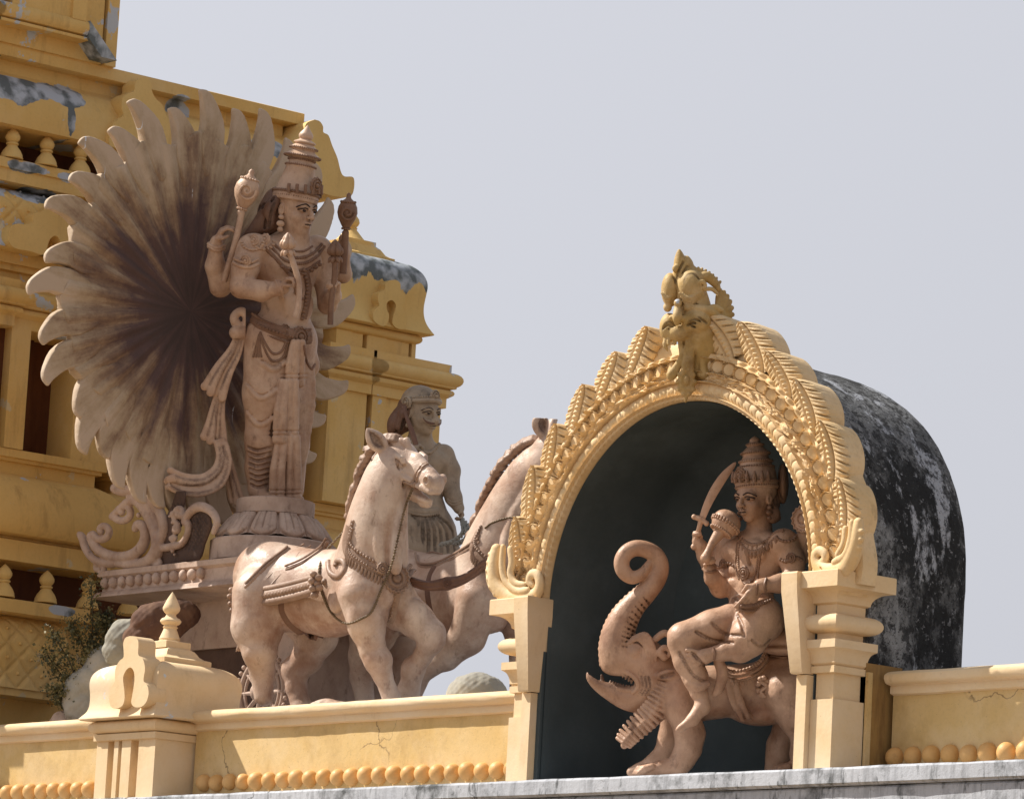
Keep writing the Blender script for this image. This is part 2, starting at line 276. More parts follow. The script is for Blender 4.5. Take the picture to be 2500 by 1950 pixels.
mb.build('ledge', M['ledge'], g, label='grey limewashed ledge with black weather stains')
# ------------------------------------------------------------------ parapets with bead rows
PY = 0.25
def parapet(x0, x1, y, label, capx0=None, capx1=None):
    t = thing('parapet', ((x0+x1)/2, y+0.15, 3.985), label, 'parapet', 'parapet walls along the gateway')
    MB().box(x0, x1, y, y+0.32, 3.98, 4.53).build('wall_panel', M['wallpan'], t)
    a = x0 if capx0 is None else capx0; b = x1 if capx1 is None else capx1
    n = int((b-a)/0.06)+2; xs = np.linspace(a, b, n)
    pr = [(y, 4.508), (y-0.030, 4.516), (y-0.034, 4.524), (y-0.034, 4.556), (y-0.030, 4.566), (y-0.035, 4.570)] + [(y-0.045-0.045*math.sin(q), 4.617-0.044*math.cos(q)) for q in np.linspace(0.25, 2.0, 8)] + [(y-0.06, 4.652), (y-0.03, 4.660), (y+0.33, 4.668), (y+0.36, 4.62), (y+0.33, 4.5)]
    G = np.zeros((n, len(pr), 3))
    for j, (yy, zz) in enumerate(pr):
        w = np.array([mnoise.noise(Vector((x*2.3, j*.3, 4.1))) + .5*mnoise.noise(Vector((x*8, j*.6, 2))) for x in xs]); G[:, j] = np.stack([xs, yy+0.005*w, zz+0.004*w], 1)
    c = MB().grid(G, flip=True)
    for k in (0, n-1): c.add(G[k], [tuple(range(len(pr))) if k == 0 else tuple(range(len(pr)-1, -1, -1))])
    c.build('coping', M['cream'], t)
    sp = 0.161; k = 0; x = x1-0.02 if x1 < 2 else x0+0.05
    me = None
    while True:
        xx = x-sp*k if x1 < 2 else x+sp*k
        if xx < max(x0, -9.2) or xx > min(x1, 4.2): break
        r = 0.060*(1+0.05*random.uniform(-1, 1))
        b_ = MB(); b_.sphere((0, 0, 0), (0.065, 0.062, 0.065), 20, 14)
        if me is None: o = b_.build('bead', M['bead'], None); me = o.data
        else: o = bpy.data.objects.new('bead', me); COL.objects.link(o)
        o.parent = t; o.location = Vector((xx, y-0.015, 4.118+random.uniform(-.004, .004))) - t.location
        o.scale = (r/0.06,)*3; o.rotation_euler = (random.uniform(-.5, .5), random.uniform(-.5, .5), random.uniform(0, 6)); k += 1
    return t
parapet(-12, -5.70, PY+0.02, 'cream parapet with orange beads left of the square domed corner pier')
parapet(-5.02, -0.98, PY, 'cream parapet under the white horses, between domed pier and arched niche', capx1=-1.10)
parapet(2.06, 8, 0.50, 'ochre parapet with golden beads right of the arched niche')
# ------------------------------------------------------------------ corner pier
pier = thing('corner_pier', (-5.43, 0.2, 3.985), 'square cream pier with a bell-shaped roof, flat trefoil ornament and small finial', 'pier')
px0, px1, py0, py1 = -5.800, -5.050, -0.10, 0.56
ms = MB(); slots = [(-5.655, -5.575), (-5.52, -5.475), (-5.36, -5.26)]
e = [px0] + [v for s_ in slots for v in s_] + [px1]
for i in range(0, len(e), 2): ms.box(e[i], e[i+1], py0, py0+0.09, 3.97, 4.428)
ms.box(px0, px1, py0+0.09, py1, 3.97, 4.428); ms.build('shaft', M['cream'], pier)
def rnd(o, z0, z1, d, n=6, lo=-1.1, hi=1.3):  # rounded moulding profile
    zc = (z0+z1)/2; h = (z1-z0)/2
    return [(o+d*math.cos(q), zc+h*math.sin(q)/max(abs(math.sin(lo)), abs(math.sin(hi)))) for q in np.linspace(lo, hi, n)]
mm = MB().loft(px0, px1, py0, py1, [(0.0, 4.425), (0.022, 4.430), (0.022, 4.478), (0.0, 4.482)] + rnd(0.0, 4.485, 4.578, 0.058, 8) + [(0.0, 4.585)])
mm.build('moulding', M['cream'], pier)
dome = [(0.10, 4.580), (0.112, 4.592), (0.095, 4.615), (0.072, 4.645), (0.060, 4.68), (0.056, 4.72), (0.057, 4.78), (0.062, 4.83), (0.064, 4.87), (0.058, 4.91), (0.042, 4.945), (0.015, 4.975), (-0.015, 4.993), (-0.055, 5.010), (-0.10, 5.022)]
dome = [(a, b) for a, b in spline(dome, 40)]
MB().loft(px0, px1, py0, py1, dome).build('bell_roof', M['cream2'], pier, sharp=30)
cx, cy = (px0+px1)/2+0.01, (py0+py1)/2
hw = 0.5*(px1-px0)
cap_ = MB().loft(px0, px1, py0, py1, [(-0.110, 5.015), (-0.110, 5.058), (-0.118, 5.064), (-0.150, 5.072), (-0.178, 5.092), (-0.190, 5.112), (-0.205, 5.132), (-0.235, 5.150), (-0.25, 5.152)])
cap_.loft(px0+.03, px1-.03, py0, py1, [(-0.215, 5.15), (-0.215, 5.198), (-0.22, 5.202)])
cap_.build('roof_cap', M['cream2'], pier, sharp=30)
s_ = 1/900.0
fin = [(37, 0), (38, 10), (34, 14), (36, 24), (31, 48), (22, 92), (23, 97), (26, 104), (22, 111), (22, 118), (30, 126), (36, 140), (36, 150), (30, 164), (21, 172), (17, 186), (17, 194), (24, 206), (29, 222), (30, 238), (25, 262), (16, 300), (7, 330), (1, 348)]
MB().lathe((cx, cy, 5.200), [(r*0.00224, z*s_*1.0) for r, z in fin], 28).build('finial', M['cream2'], pier)
# trefoil outline traced on the front face (zoomed at 180,1500)
def Zp(L, ox, oy, s, **k): return [P(ox+x/s, oy+y/s, **k) for x, y in L]
tre = [(650, 245), (700, 250), (735, 280), (748, 330), (745, 460), (790, 500), (815, 560), (822, 640), (805, 760), (840, 800), (862, 860), (862, 930), (840, 1000), (800, 1050), (750, 1068), (700, 1062), (665, 1020), (672, 950), (690, 850), (702, 740), (695, 660), (670, 615), (640, 610), (605, 640), (575, 700), (570, 760), (585, 880), (585, 980), (560, 1050), (500, 1080), (440, 1072), (412, 1010), (405, 930), (430, 840), (475, 770), (475, 700), (485, 610), (530, 530), (575, 490), (575, 400), (572, 330), (590, 275), (620, 250)]
tr = spline(np.array(Zp(tre, 180, 1500, 4.733, Y=-0.245)), 130)[:-1]
MB().prism(tr, (0, 0.16, 0)).build('trefoil', M['cream'], pier, sharp=40)
# ------------------------------------------------------------------ arched niche
AC = np.array([0.46, 5.20]); AR = 1.29; AY = 0.0
niche = thing('arched_niche', (0.46, 0.55, 3.985), 'arched shrine niche with golden leafy arch, dark inside, under blackened concrete vault', 'shrine')
def archline(r, z0=3.97, n=72, ext=0.0):
    a = np.linspace(-ext, math.pi+ext, n); pts = [(AC[0]+r*math.cos(q), AC[1]+r*math.sin(q)) for q in a]
    return [(AC[0]+r, z0)] + pts + [(AC[0]-r, z0)]
y0, y1 = 0.31, 1.22
ob = archline(1.525); ib = archline(1.46)
ob = [(AC[0]+(x-AC[0])*(1+0.075*max(0, min(1, (z-5.1)/1.2))), AC[1]+(z-AC[1])*1.075 if z > AC[1] else z) for x, z in ob]
ys = np.linspace(y0, y1, 26); G = np.zeros((len(ys), len(ob), 3))
for i, y in enumerate(ys):
    for j, (x, z) in enumerate(ob):
        w = 0.010*mnoise.noise(Vector((x*2, y*2, z*2)))+0.004*mnoise.noise(Vector((x*9, y*9, z*9)))
        k = 1 + (w - 0.035*max(0, (i-len(ys)+5)/5)**2 - 0.02*(y-y0))/1.61
        G[i, j] = (AC[0]+(x-AC[0])*k, y, AC[1]+(z-AC[1])*k if z > 3.98 else z)
v = MB().grid(G)
v.add([tuple(q) for q in G[-1]], [tuple(range(len(ob)))])
v.build('vault', M['vault'], niche, sharp=60)
fr = MB()
for j in range(len(ob)-1): fr.add([(ob[j][0], y0, ob[j][1]), (ob[j+1][0], y0, ob[j+1][1]), (ib[j+1][0], y0, ib[j+1][1]), (ib[j][0], y0, ib[j][1])], [(0, 1, 2, 3)])
fr.build('vault_front', M['vault'], niche)
lb = archline(AR-0.01, 3.96); ly = np.linspace(0.06, 1.08, 24); G = np.zeros((len(ly), len(lb), 3))
for i, y in enumerate(ly):
    t = max(0, (y-0.80)/0.28); k = 1-0.10*t*t
    for j, (x, z) in enumerate(lb): G[i, j] = (AC[0]+(x-AC[0])*k, y, AC[1]+(z-AC[1])*k if z > 4 else z)
li = MB().grid(G, flip=True); li.add([tuple(q) for q in G[-1]], [tuple(range(len(lb)-1, -1, -1))]); li.build('lining', M['lining'], niche, sharp=50)
M['wallflank'] = paint('dirty_ochre_flank', (0.40, 0.24, 0.08), (0.30, 0.17, 0.055), 2, stain=[((0.12, 0.06, 0.025), 2.2, 0.48, 0.7, 0.7, VS), ((0.62, 0.46, 0.2), 16, 0.62, 0.68, 0.8, (1, 1, .25))], peel=[((0.5, 0.52, 0.54), 5, 0.66, 0.02, (1, 1, 1))])
# arch face with its carved rings
nth, nr = 1500, 64
th = np.linspace(-0.06, math.pi+0.06, nth)[:, None]; rr_ = np.concatenate([np.linspace(1.285, 1.60, nr)])[None]
h = np.zeros((nth, nr)); R_ = np.broadcast_to(rr_, (nth, nr)); T_ = np.broadcast_to(th, (nth, nr)); s_ang = T_*1.4
def band(r0, r1): return np.clip((R_-r0)/(r1-r0), 0, 1), (R_ >= r0) & (R_ <= r1)
u, m_ = band(1.285, 1.315); h += m_*(0.035+0.012*np.sqrt(np.clip(1-(2*u-1)**2, 0, 1))*(0.6+0.4*np.sin(T_*170+u*5)))
u, m_ = band(1.315, 1.405); ph = (T_*58/math.pi + 0.25*np.sin(u*math.pi)*np.sign(T_-math.pi/2)) % 1.0
rib = np.sqrt(np.clip(1-(1.06*(2*ph-1))**2, 0, 1))
h += m_*(0.030+0.030*np.sin(np.clip(u, 0, 1)*math.pi)**0.6*(0.72+0.28*rib) - 0.010*np.exp(-((ph-0.5)/0.09)**2-((u-0.18)/0.12)**2))
u, m_ = band(1.405, 1.470)
fl_ = np.zeros_like(h)
for fq, a in ((1, .5), (2.13, .3), (3.7, .2)): fl_ += a*np.sin(T_*40*fq+3*np.sin(T_*7*fq+u*4))*np.cos((u*2-1)*2.6*fq+np.sin(T_*31))
h += m_*(0.040+0.030*np.clip(fl_+0.25, -0.5, 1))
u, m_ = band(1.470, 1.565); n_s = 41
best = np.zeros_like(h)
sgn = np.where(T_ < math.pi/2, 1.0, -1.0); tt = T_*n_s/math.pi
for k in (-1, 0, 1):
    cidx = np.floor(tt)+0.5+k; dx = (tt-cidx)*math.pi/n_s*1.515; dr = R_-1.517
    d2 = (dx*dx+dr*dr)/0.051**2; hh = np.where(d2 < 1, 0.026+0.006*np.sqrt(np.clip(1-d2, 0, 1)) + 0.28*sgn*dx - 0.016*np.exp(-(d2-0.74)**2/0.008)+0.012*(d2 > .86), 0); best = np.maximum(best, hh)
h += m_*(0.012+best)
u, m_ = band(1.565, 1.60); h += m_*(0.045+0.012*np.sin(T_*90)*np.sin(u*math.pi))
h[:, 0] = 0.0; h[:, -1] = 0.0
G = np.stack([AC[0]+R_*np.cos(T_), AY+0.05-h, AC[1]+R_*np.sin(T_)], -1)
bk = G[:, -1:].copy(); bk[..., 1] = 0.24; ft = G[:, :1].copy(); ft[..., 1] = 0.12
G = np.concatenate([ft, G, bk], 1)
MB().grid(G).build('arch_band', M['arch'], niche, sharp=50)
rb_ = MB(); aa = np.linspace(-0.02, math.pi+0.02, 160); hh_ = 1.70+0.012*np.sin(aa*26)
rb_.grid(np.stack([np.stack([AC[0]+r_*np.cos(aa), np.full_like(aa, y_), AC[1]+r_*np.sin(aa)], 1) for r_, y_ in ((1.55, 0.055), (hh_-0.03, 0.055), (hh_, 0.075), (hh_+0.005, 0.20), (hh_-0.03, 0.235), (1.55, 0.24))], 1))
rb_.build('arch_rim', M['arch'], niche, sharp=40)
# leaves round the arch
def leaf_mesh(L=0.36, Wd=0.135):
    """pointed acanthus leaf: x towards the apex of the arch, z outwards, y = relief"""
    nu, nv = 72, 41; V = np.zeros((nu, nv, 3)); u = np.linspace(0, 1, nu)[:, None]; v = np.linspace(-1, 1, nv)[None]
    lob = np.abs(np.sin(u*6.5*math.pi))**0.7
    w = Wd*np.sqrt(np.clip(1-((u-0.42)/0.585)**2, 0, 1))**0.85*np.where(u < .42, .92+.08*u/.42, 1.0)
    x = v*w*(0.92+0.11*lob*np.abs(v)**3); bend = 0.115*u**1.5
    hgt = 0.050*np.clip(1-np.abs(v)**2.4, 0, 1)**0.6+0.05*u**2
    hgt = hgt + 0.020*np.exp(-(v/0.15)**2)*(0.55+0.45*np.cos(u*2*math.pi*11)) - 0.020*np.exp(-((np.abs(v)-0.27)/0.07)**2)
    ph = (u*6.5+np.abs(v)*0.75) % 1.0
    hgt = hgt - 0.026*np.exp(-((ph-0.5)/0.11)**2)*np.clip((np.abs(v)-0.36)*4, 0, 1)*(u < .93) + 0.012*np.clip((np.abs(v)-0.36)*3, 0, 1)*np.sin(ph*math.pi)
    V[..., 0] = x + bend; V[..., 2] = u*L + 0*v; V[..., 1] = -hgt
    return V, np.concatenate([V[..., :1]*0+(v*w*.95+bend)[..., None], V[..., 1:]], -1)
Lf, Lb = leaf_mesh()
u_ = np.linspace(0, 1, 72)[:, None]; v_2 = np.linspace(-1, 1, 41)[None]; p_2 = (u_*6.5+np.abs(v_2)*0.75) % 1.0
Linkv = (0.75*np.exp(-((p_2-0.5)/0.10)**2)*np.clip((np.abs(v_2)-0.36)*4, 0, 1)*(u_ < .93)+0.5*np.exp(-((np.abs(v_2)-0.27)/0.05)**2)+0*u_).astype(np.float32)
angs = [10, 24, 37, 49.5, 61.5, 73] + [180-v_ for v_ in (9, 21, 33.5, 46, 58, 70)]
for q in angs:
    a = math.radians(q); V = Lf.copy(); sc_ = 1.0+random.uniform(-.05, .05)
    rd = np.array([math.cos(a), math.sin(a)]); X0 = AC[0]+1.585*rd[0]; Z0 = AC[1]+1.585*rd[1]
    tdir = np.array([-math.sin(a), math.cos(a)]) if q < 90 else np.array([math.sin(a), -math.cos(a)])   # towards the apex
    cb_ = 0.62+0.26*abs(math.cos(a)); dirL = rd*math.sqrt(1-cb_**2)+tdir*cb_; dirX = tdir*math.sqrt(1-cb_**2)-rd*cb_
    if q > 60 and q < 120: dirL = rd*0.80+tdir*0.60; dirX = tdir*0.80-rd*0.60
    W3 = np.zeros_like(V); W3[..., 0] = X0+sc_*(V[..., 0]*dirX[0]+V[..., 2]*dirL[0]); W3[..., 2] = Z0+sc_*(V[..., 0]*dirX[1]+V[..., 2]*dirL[1]); W3[..., 1] = 0.06+V[..., 1]
    WB = np.zeros_like(V); WB[..., 0] = X0+sc_*(Lb[..., 0]*dirX[0]+Lb[..., 2]*dirL[0]); WB[..., 2] = Z0+sc_*(Lb[..., 0]*dirX[1]+Lb[..., 2]*dirL[1]); WB[..., 1] = 0.075
    rim = np.concatenate([W3[:, 0], W3[-1, 1:-1], W3[::-1, -1]]); md = np.concatenate([WB[:, 0], WB[-1, 1:-1], WB[::-1, -1]]); bk = md.copy(); bk[:, 1] = 0.21; cen_ = rim.mean(0); bk[:, 0] += (cen_[0]-bk[:, 0])*.10; bk[:, 2] += (cen_[2]-bk[:, 2])*.10
    flip = q < 90
    m1 = MB().grid(W3, flip=flip); m1.grid(np.stack([rim, md, bk]), flip=not flip); m1.add(bk, [tuple(range(len(bk)))])
    lo_ = m1.build('leaf', M['arch'], niche, sharp=60); at_ = lo_.data.attributes.new('line', 'FLOAT', 'POINT'); vals = np.zeros(len(lo_.data.vertices), np.float32); vals[:Linkv.size] = Linkv.ravel(); at_.data.foreach_set('value', vals)
# pillars with mouldings
def pillar(xa, xb, name='pillar'):
    p = MB(); ya, yb = 0.02, 0.30
    prof = [(0, 3.97), (0, 4.445), (-0.022, 4.448), (-0.022, 4.61), (0.004, 4.613), (0.004, 4.655), (-0.010, 4.66), (0.006, 4.675)] + [(0.045-0.04*math.cos(q), 4.675+0.085*math.sin(q)) for q in np.linspace(0.1, 1.3, 6)] + [(0.05, 4.766), (0.05, 4.818), (0.0, 4.822), (-0.018, 4.825), (-0.018, 4.865)] + rnd(-0.005, 4.87, 4.985, 0.078, 10, -1.3, 1.3) + [(-0.012, 4.99), (-0.012, 5.045), (0.0, 5.05)] + [(0.105-0.095*math.cos(q), 5.052+0.085*math.sin(q)) for q in np.linspace(0.05, 1.45, 8)] + [(0.122, 5.140), (0.122, 5.240), (0.116, 5.246)]
    p.loft(xa, xb, ya, yb, prof); return p.build(name, M['cream'], niche, sharp=32)
pillar(1.806, 2.005); pillar(-1.135, -0.962)
for sx, xa, xb in ((1, 1.711, 1.803), (-1, -0.962, -0.870)):   # bracket plates beside the opening
    q = MB(); q.prism([(xa, -0.02, 3.97), (xb, -0.02, 3.97), (xb, -0.02, 4.60), (xa, -0.02, 4.60)], (0, 0.12, 0))
    q.build('jamb_strip', M['cream'], niche, sharp=30)
    e0, e1 = (0.015, 0.055); V = []
    for z, o_, yf in ((4.606, e0, -0.055), (4.615, e0+.004, -0.062), (5.125, e1, -0.135), (5.235, e1, -0.140), (5.246, e1-.006, -0.134)):
        x0_, x1_ = (xa-o_, xb-0.004) if sx > 0 else (xa+0.004, xb+o_)
        V += [(x0_, yf, z), (x1_, yf, z), (x1_, 0.09, z), (x0_, 0.09, z)]
    Fc = [(3, 2, 1, 0), (16, 17, 18, 19)]
    for i in range(4):
        for k_ in range(4): A_ = 4*i+k_; B_ = 4*i+(k_+1) % 4; Fc.append((A_, B_, B_+4, A_+4))
    MB().add(V, Fc).build('bracket', M['cream'], niche, sharp=30)
fl_ = MB(); fl_.box(1.72, 2.012, 0.295, 0.62, 3.97, 4.70)
fl_.build('flank_wall', M['wallflank'], niche)
MB().box(1.72, 2.035, 0.295, 0.335, 3.97, 4.64).build('flank_rib', M['wallpan'], niche)
# jamb strips closing the gap between bracket and lining
for xa, xb in ((-0.958, -0.832), (1.733, 1.812)):
    MB().box(xa, xb, 0.04, 0.28, 3.96, 5.2).build('jamb', M['lining'], niche)
# ------------------------------------------------------------------ tower
tower = thing('temple_tower', (-11.5, 1.5, 0), 'tall ochre temple tower with stepped tiers and peeling paint behind the statues', 'tower')
XT = -8.5
def face(y0, y1, prof, mat='ochre', name='wall', xin=-14.5, y_cap=True, sharp=30, n=2):
    """a moulded stretch of the tower's visible side: prof = [(out, z)], bottom to top; returns round its right end"""
    return MB().loft(xin, XT, y0, y1, prof).build(name, M[mat], tower, sharp=sharp)
YL = -0.35
# lower storey
face(YL, 5.20, [(-0.30, 0), (-0.30, 5.05)], name='base_wall')
face(YL, 1.52, [(0, 5.0), (0.0, 5.06), (-0.08, 5.08)], name='cornice')
face(YL, 1.50, [(0.06, 5.665), (0.075, 5.672), (0.075, 5.775), (0.06, 5.782), (-0.3, 5.80)], 'ochre_sill', name='ledge')
face(YL, 4.9, [(-0.28, 5.05), (-0.28, 5.68), (-0.12, 5.70), (-0.12, 5.76), (-0.42, 5.79)], name='ledge')
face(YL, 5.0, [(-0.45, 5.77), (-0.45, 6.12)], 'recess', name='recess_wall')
k_ = [(0.03, 6.10), (0.035, 6.27), (-0.02, 6.285), (-0.02, 6.30), (0.10, 6.315), (0.13, 6.34), (0.155, 6.40), (0.15, 6.50), (0.12, 6.60), (0.07, 6.70), (0.0, 6.775), (-0.06, 6.81), (-0.10, 6.83), (-0.10, 6.925), (-0.06, 6.93), (-0.06, 6.955), (-0.03, 6.96), (-0.03, 7.025), (-0.10, 7.035)]
face(YL, 1.75, k_, name='kapota')
face(1.70, 5.24, [(a-0.10, z) for a, z in k_], name='kapota')
# window storey
wz0, wz1 = 7.03, 8.03
def wbox(y0, y1, xo, z0=wz0, z1=wz1, mat='ochre', name='pilaster', xi=-9.4): return MB().box(xi, XT+xo, y0, y1, z0, z1).build(name, M[mat], tower)
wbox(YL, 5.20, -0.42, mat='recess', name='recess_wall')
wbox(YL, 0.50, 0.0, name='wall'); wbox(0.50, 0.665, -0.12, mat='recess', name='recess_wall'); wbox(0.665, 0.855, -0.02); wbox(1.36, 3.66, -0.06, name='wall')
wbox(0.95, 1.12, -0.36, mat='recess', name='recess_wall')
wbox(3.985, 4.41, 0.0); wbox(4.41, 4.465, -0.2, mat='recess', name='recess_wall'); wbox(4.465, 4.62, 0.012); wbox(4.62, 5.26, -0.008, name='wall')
cor = [(-0.01, 8.025), (0.03, 8.03), (0.03, 8.115), (0.045, 8.125)] + rnd(0.035, 8.13, 8.195, 0.045, 5) + [(0.09, 8.205)] + rnd(0.055, 8.215, 8.345, 0.078, 8) + [(0.05, 8.352), (0.052, 8.362), (0.052, 8.42), (-0.1, 8.43)]
face(YL, 0.62, cor, name='cornice'); face(0.62, 3.70, [(a-0.05, z) for a, z in cor], name='cornice'); face(3.985, 4.405, cor, name='cornice', xin=-9.6); face(4.475, 5.26, cor, name='cornice', xin=-10)
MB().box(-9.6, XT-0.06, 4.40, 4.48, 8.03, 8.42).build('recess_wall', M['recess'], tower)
# corner pavilion with bell roof
kx0, kx1, ky0, ky1 = -9.42, -8.50, 4.03, 4.93
nk = MB()
for a, b in ((4.03, 4.20), (4.20, 4.335), (4.375, 4.60), (4.605, 4.86), (4.885, 4.93)): nk.box(kx1-0.08, kx1-(0.012 if (a == 4.20 or a == 4.605) else 0.0), a, b, 8.42, 8.56)
nk.box(kx0, kx1-0.08, ky0, ky1, 8.42, 8.56); nk.build('pavilion_neck', M['ochre'], tower)
MB().loft(kx0, kx1, ky0, ky1, [(0.0, 8.555)] + rnd(0.0, 8.56, 8.635, 0.04, 7) + [(0.0, 8.64)]).build('pavilion_moulding', M['ochre'], tower)
pd = [(0.10, 8.638), (0.112, 8.648), (0.095, 8.675), (0.06, 8.74), (0.040, 8.815), (0.036, 8.90), (0.046, 9.00), (0.053, 9.07), (0.046, 9.13), (0.02, 9.19), (-0.02, 9.235), (-0.08, 9.275), (-0.15, 9.295)]
M['roofgrey'] = paint('grey_worn_roof', (0.58, 0.35, 0.085), (0.52, 0.30, 0.07), 1.3, stain=[((0.3, 0.16, 0.05), 1.2, 0.6, 0.85, 0.4, VS)], peel=[((0.40, 0.44, 0.47), 1.7, 0.545, 0.02, (1, 1, 0.55)), ((0.16, 0.18, 0.19), 4, 0.63, 0.05, (1, 1, 0.7))])
# bare weathered render shows over the upper shoulder of the roof (worn paint follows height, with a ragged lower edge)
def worn_roof(name, zedge):
    m = M['ochre_flat'].copy(); m.name = name; t = m.node_tree; N = t.nodes; L = t.links; bs = N['Principled BSDF']
    src = bs.inputs['Base Color'].links[0].from_socket
    g_ = N.new('ShaderNodeNewGeometry'); sp = N.new('ShaderNodeSeparateXYZ'); L.new(g_.outputs['Position'], sp.inputs[0])
    n_ = N.new('ShaderNodeTexNoise'); n_.inputs['Scale'].default_value = 5; n_.inputs['Detail'].default_value = 6
    mp = N.new('ShaderNodeMapping'); mp.inputs['Scale'].default_value = (1, 1, 0.3); L.new(g_.outputs['Position'], mp.inputs[0]); L.new(mp.outputs[0], n_.inputs['Vector'])
    a_ = N.new('ShaderNodeMath'); a_.operation = 'MULTIPLY_ADD'; a_.inputs[1].default_value = 0.55; L.new(n_.outputs['Fac'], a_.inputs[0]); L.new(sp.outputs['Z'], a_.inputs[2])
    r_ = N.new('ShaderNodeMapRange'); r_.inputs[1].default_value = zedge+0.275; r_.inputs[2].default_value = zedge+0.285; L.new(a_.outputs[0], r_.inputs[0])
    n2 = N.new('ShaderNodeTexNoise'); n2.inputs['Scale'].default_value = 7; n2.inputs['Detail'].default_value = 6; L.new(g_.outputs['Position'], n2.inputs['Vector'])
    cr = N.new('ShaderNodeValToRGB'); cr.color_ramp.elements[0].position = 0.42; cr.color_ramp.elements[0].color = (0.13, 0.15, 0.155, 1); cr.color_ramp.elements[1].position = 0.6; cr.color_ramp.elements[1].color = (0.46, 0.50, 0.55, 1); L.new(n2.outputs['Fac'], cr.inputs[0])
    x = N.new('ShaderNodeMix'); x.data_type = 'RGBA'; L.new(r_.outputs[0], x.inputs[0]); L.new(src, x.inputs[6]); L.new(cr.outputs[0], x.inputs[7]); L.new(x.outputs[2], bs.inputs['Base Color']); return m
M['worn'] = worn_roof('ochre_worn_to_grey', 9.03)
MB().loft(kx0, kx1, ky0, ky1, [tuple(v) for v in spline(pd, 34)]).build('pavilion_roof', M['worn'], tower, sharp=30)
MB().loft(kx0, kx1, ky0, ky1, [(-0.165, 9.285), (-0.165, 9.318), (-0.19, 9.325), (-0.225, 9.345), (-0.26, 9.40), (-0.29, 9.425), (-0.29, 9.462), (-0.30, 9.465)]).build('roof_cap', M['ochre'], tower)
MB().lathe(((kx0+kx1)/2, (ky0+ky1)/2, 9.462), [(0.135, 0), (0.135, 0.01), (0.10, 0.05), (0.055, 0.105), (0.05, 0.118), (0.058, 0.125), (0.046, 0.135), (0.062, 0.15), (0.074, 0.175), (0.068, 0.205), (0.04, 0.245), (0.012, 0.28), (0.0, 0.285)], 24).build('finial', M['ochre_flat'], tower)
def plate(L_, ox, oy, s, X, th_, mat='ochre_flat', n=120, name='trefoil'):
    q = spline(np.array(Zp(L_+[L_[0]], ox, oy, s, X=X)), n)[:-1]
    return MB().prism(q, (-th_, 0, 0)).build(name, M[mat], tower, sharp=40)
plate([(1020, 815), (1070, 815), (1110, 850), (1115, 920), (1150, 960), (1155, 1030), (1130, 1090), (1165, 1140), (1172, 1220), (1150, 1290), (1090, 1290), (1040, 1250), (1035, 1190), (1062, 1100), (1065, 1050), (1030, 1012), (985, 1030), (975, 1090), (1000, 1160), (985, 1230), (950, 1265), (890, 1245), (848, 1200), (845, 1130), (880, 1085), (905, 1060), (890, 1000), (900, 940), (955, 910), (965, 850)], 700, 480, 4, XT+0.13, 0.20)
# central bay: lattice roof, balustrade, upper eave
def lattice(y0, y1, prof, cell, knob, name='lattice_roof'):
    pr = spline(np.array(prof), 70); ny = int((y1-y0)/0.012); ys_ = np.linspace(y0, y1, ny)
    d = np.concatenate([[0], np.cumsum(np.linalg.norm(np.diff(pr, axis=0), axis=1))])
    A, B = np.meshgrid(ys_, d, indexing='ij'); p_ = ((A+B*0.95)/cell) % 1; q_ = ((A-B*0.95)/cell) % 1
    e_ = np.minimum(np.minimum(p_, 1-p_), np.minimum(q_, 1-q_)); hh = 0.022*np.clip(e_/0.16, 0, 1)**0.6 - 0.018
    G_ = np.stack([XT+pr[None, :, 0]+hh, A, np.broadcast_to(pr[None, :, 1], A.shape)], -1)
    m_b = MB().grid(G_, flip=False)
    kb = m_b
    for i in range(-60, 60):
        for j in range(-60, 60):
            a = (i+j+1)*cell/2; b = (i-j)*cell/2/0.95
            if y0 < a < y1 and 0.03 < b < d[-1]-0.03:
                x_ = np.interp(b, d, pr[:, 0]); z_ = np.interp(b, d, pr[:, 1]); kb.sphere((XT+x_+0.012, a, z_), knob, 8, 6)
    m_b.build(name, M['ochre_sill'], tower, sharp=60)
lattice(YL, 2.6, [(0.10, 8.665), (0.04, 8.74), (0.02, 8.85), (0.03, 8.98), (0.01, 9.08), (-0.08, 9.17), (-0.2, 9.22)], 0.235, 0.012)
MB().box(-14, XT-0.02, YL, 2.6, 8.56, 8.67).build('cornice', M['ochre'], tower)
lattice(YL, 1.42, [(0.02, 5.06), (0.01, 5.2), (0.02, 5.36), (0.0, 5.5), (-0.05, 5.60), (-0.12, 5.66)], 0.235, 0.016)
face(YL, 3.95, [(-0.10, 8.42), (-0.10, 8.50), (-0.06, 8.51), (-0.06, 8.575), (-0.2, 8.58)], name='frieze')
face(YL, 3.2, [(-0.25, 8.58), (-0.25, 9.22), (-0.02, 9.24), (-0.02, 9.345), (0.0, 9.35), (0.0, 9.43), (-0.03, 9.44), (-0.5, 9.45)], 'ochre_sill', name='ledge')
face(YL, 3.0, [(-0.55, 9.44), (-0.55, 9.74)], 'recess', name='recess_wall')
ev = [(-0.10, 9.69), (0.02, 9.693), (0.05, 9.70), (0.06, 9.76), (0.055, 9.87), (0.03, 9.97), (-0.02, 10.06), (-0.09, 10.13), (-0.16, 10.165), (-0.18, 10.19), (-0.18, 10.29), (-0.06, 10.295), (-0.05, 10.30), (-0.05, 10.40), (-0.06, 10.405), (-0.3, 10.41)]
face(YL, 3.62, ev, 'ochre_eave', name='kapota')
plate([(1400, 760), (1445, 770), (1478, 820), (1485, 890), (1520, 960), (1580, 1020), (1620, 1110), (1650, 1250), (1640, 1420), (1580, 1560), (1350, 1540), (1140, 1450), (1075, 1420), (1065, 1340), (1095, 1230), (1160, 1160), (1205, 1130), (1190, 1060), (1195, 970), (1240, 920), (1310, 890), (1318, 820), (1350, 775)], 0, 0, 4, XT+0.10, 0.18)
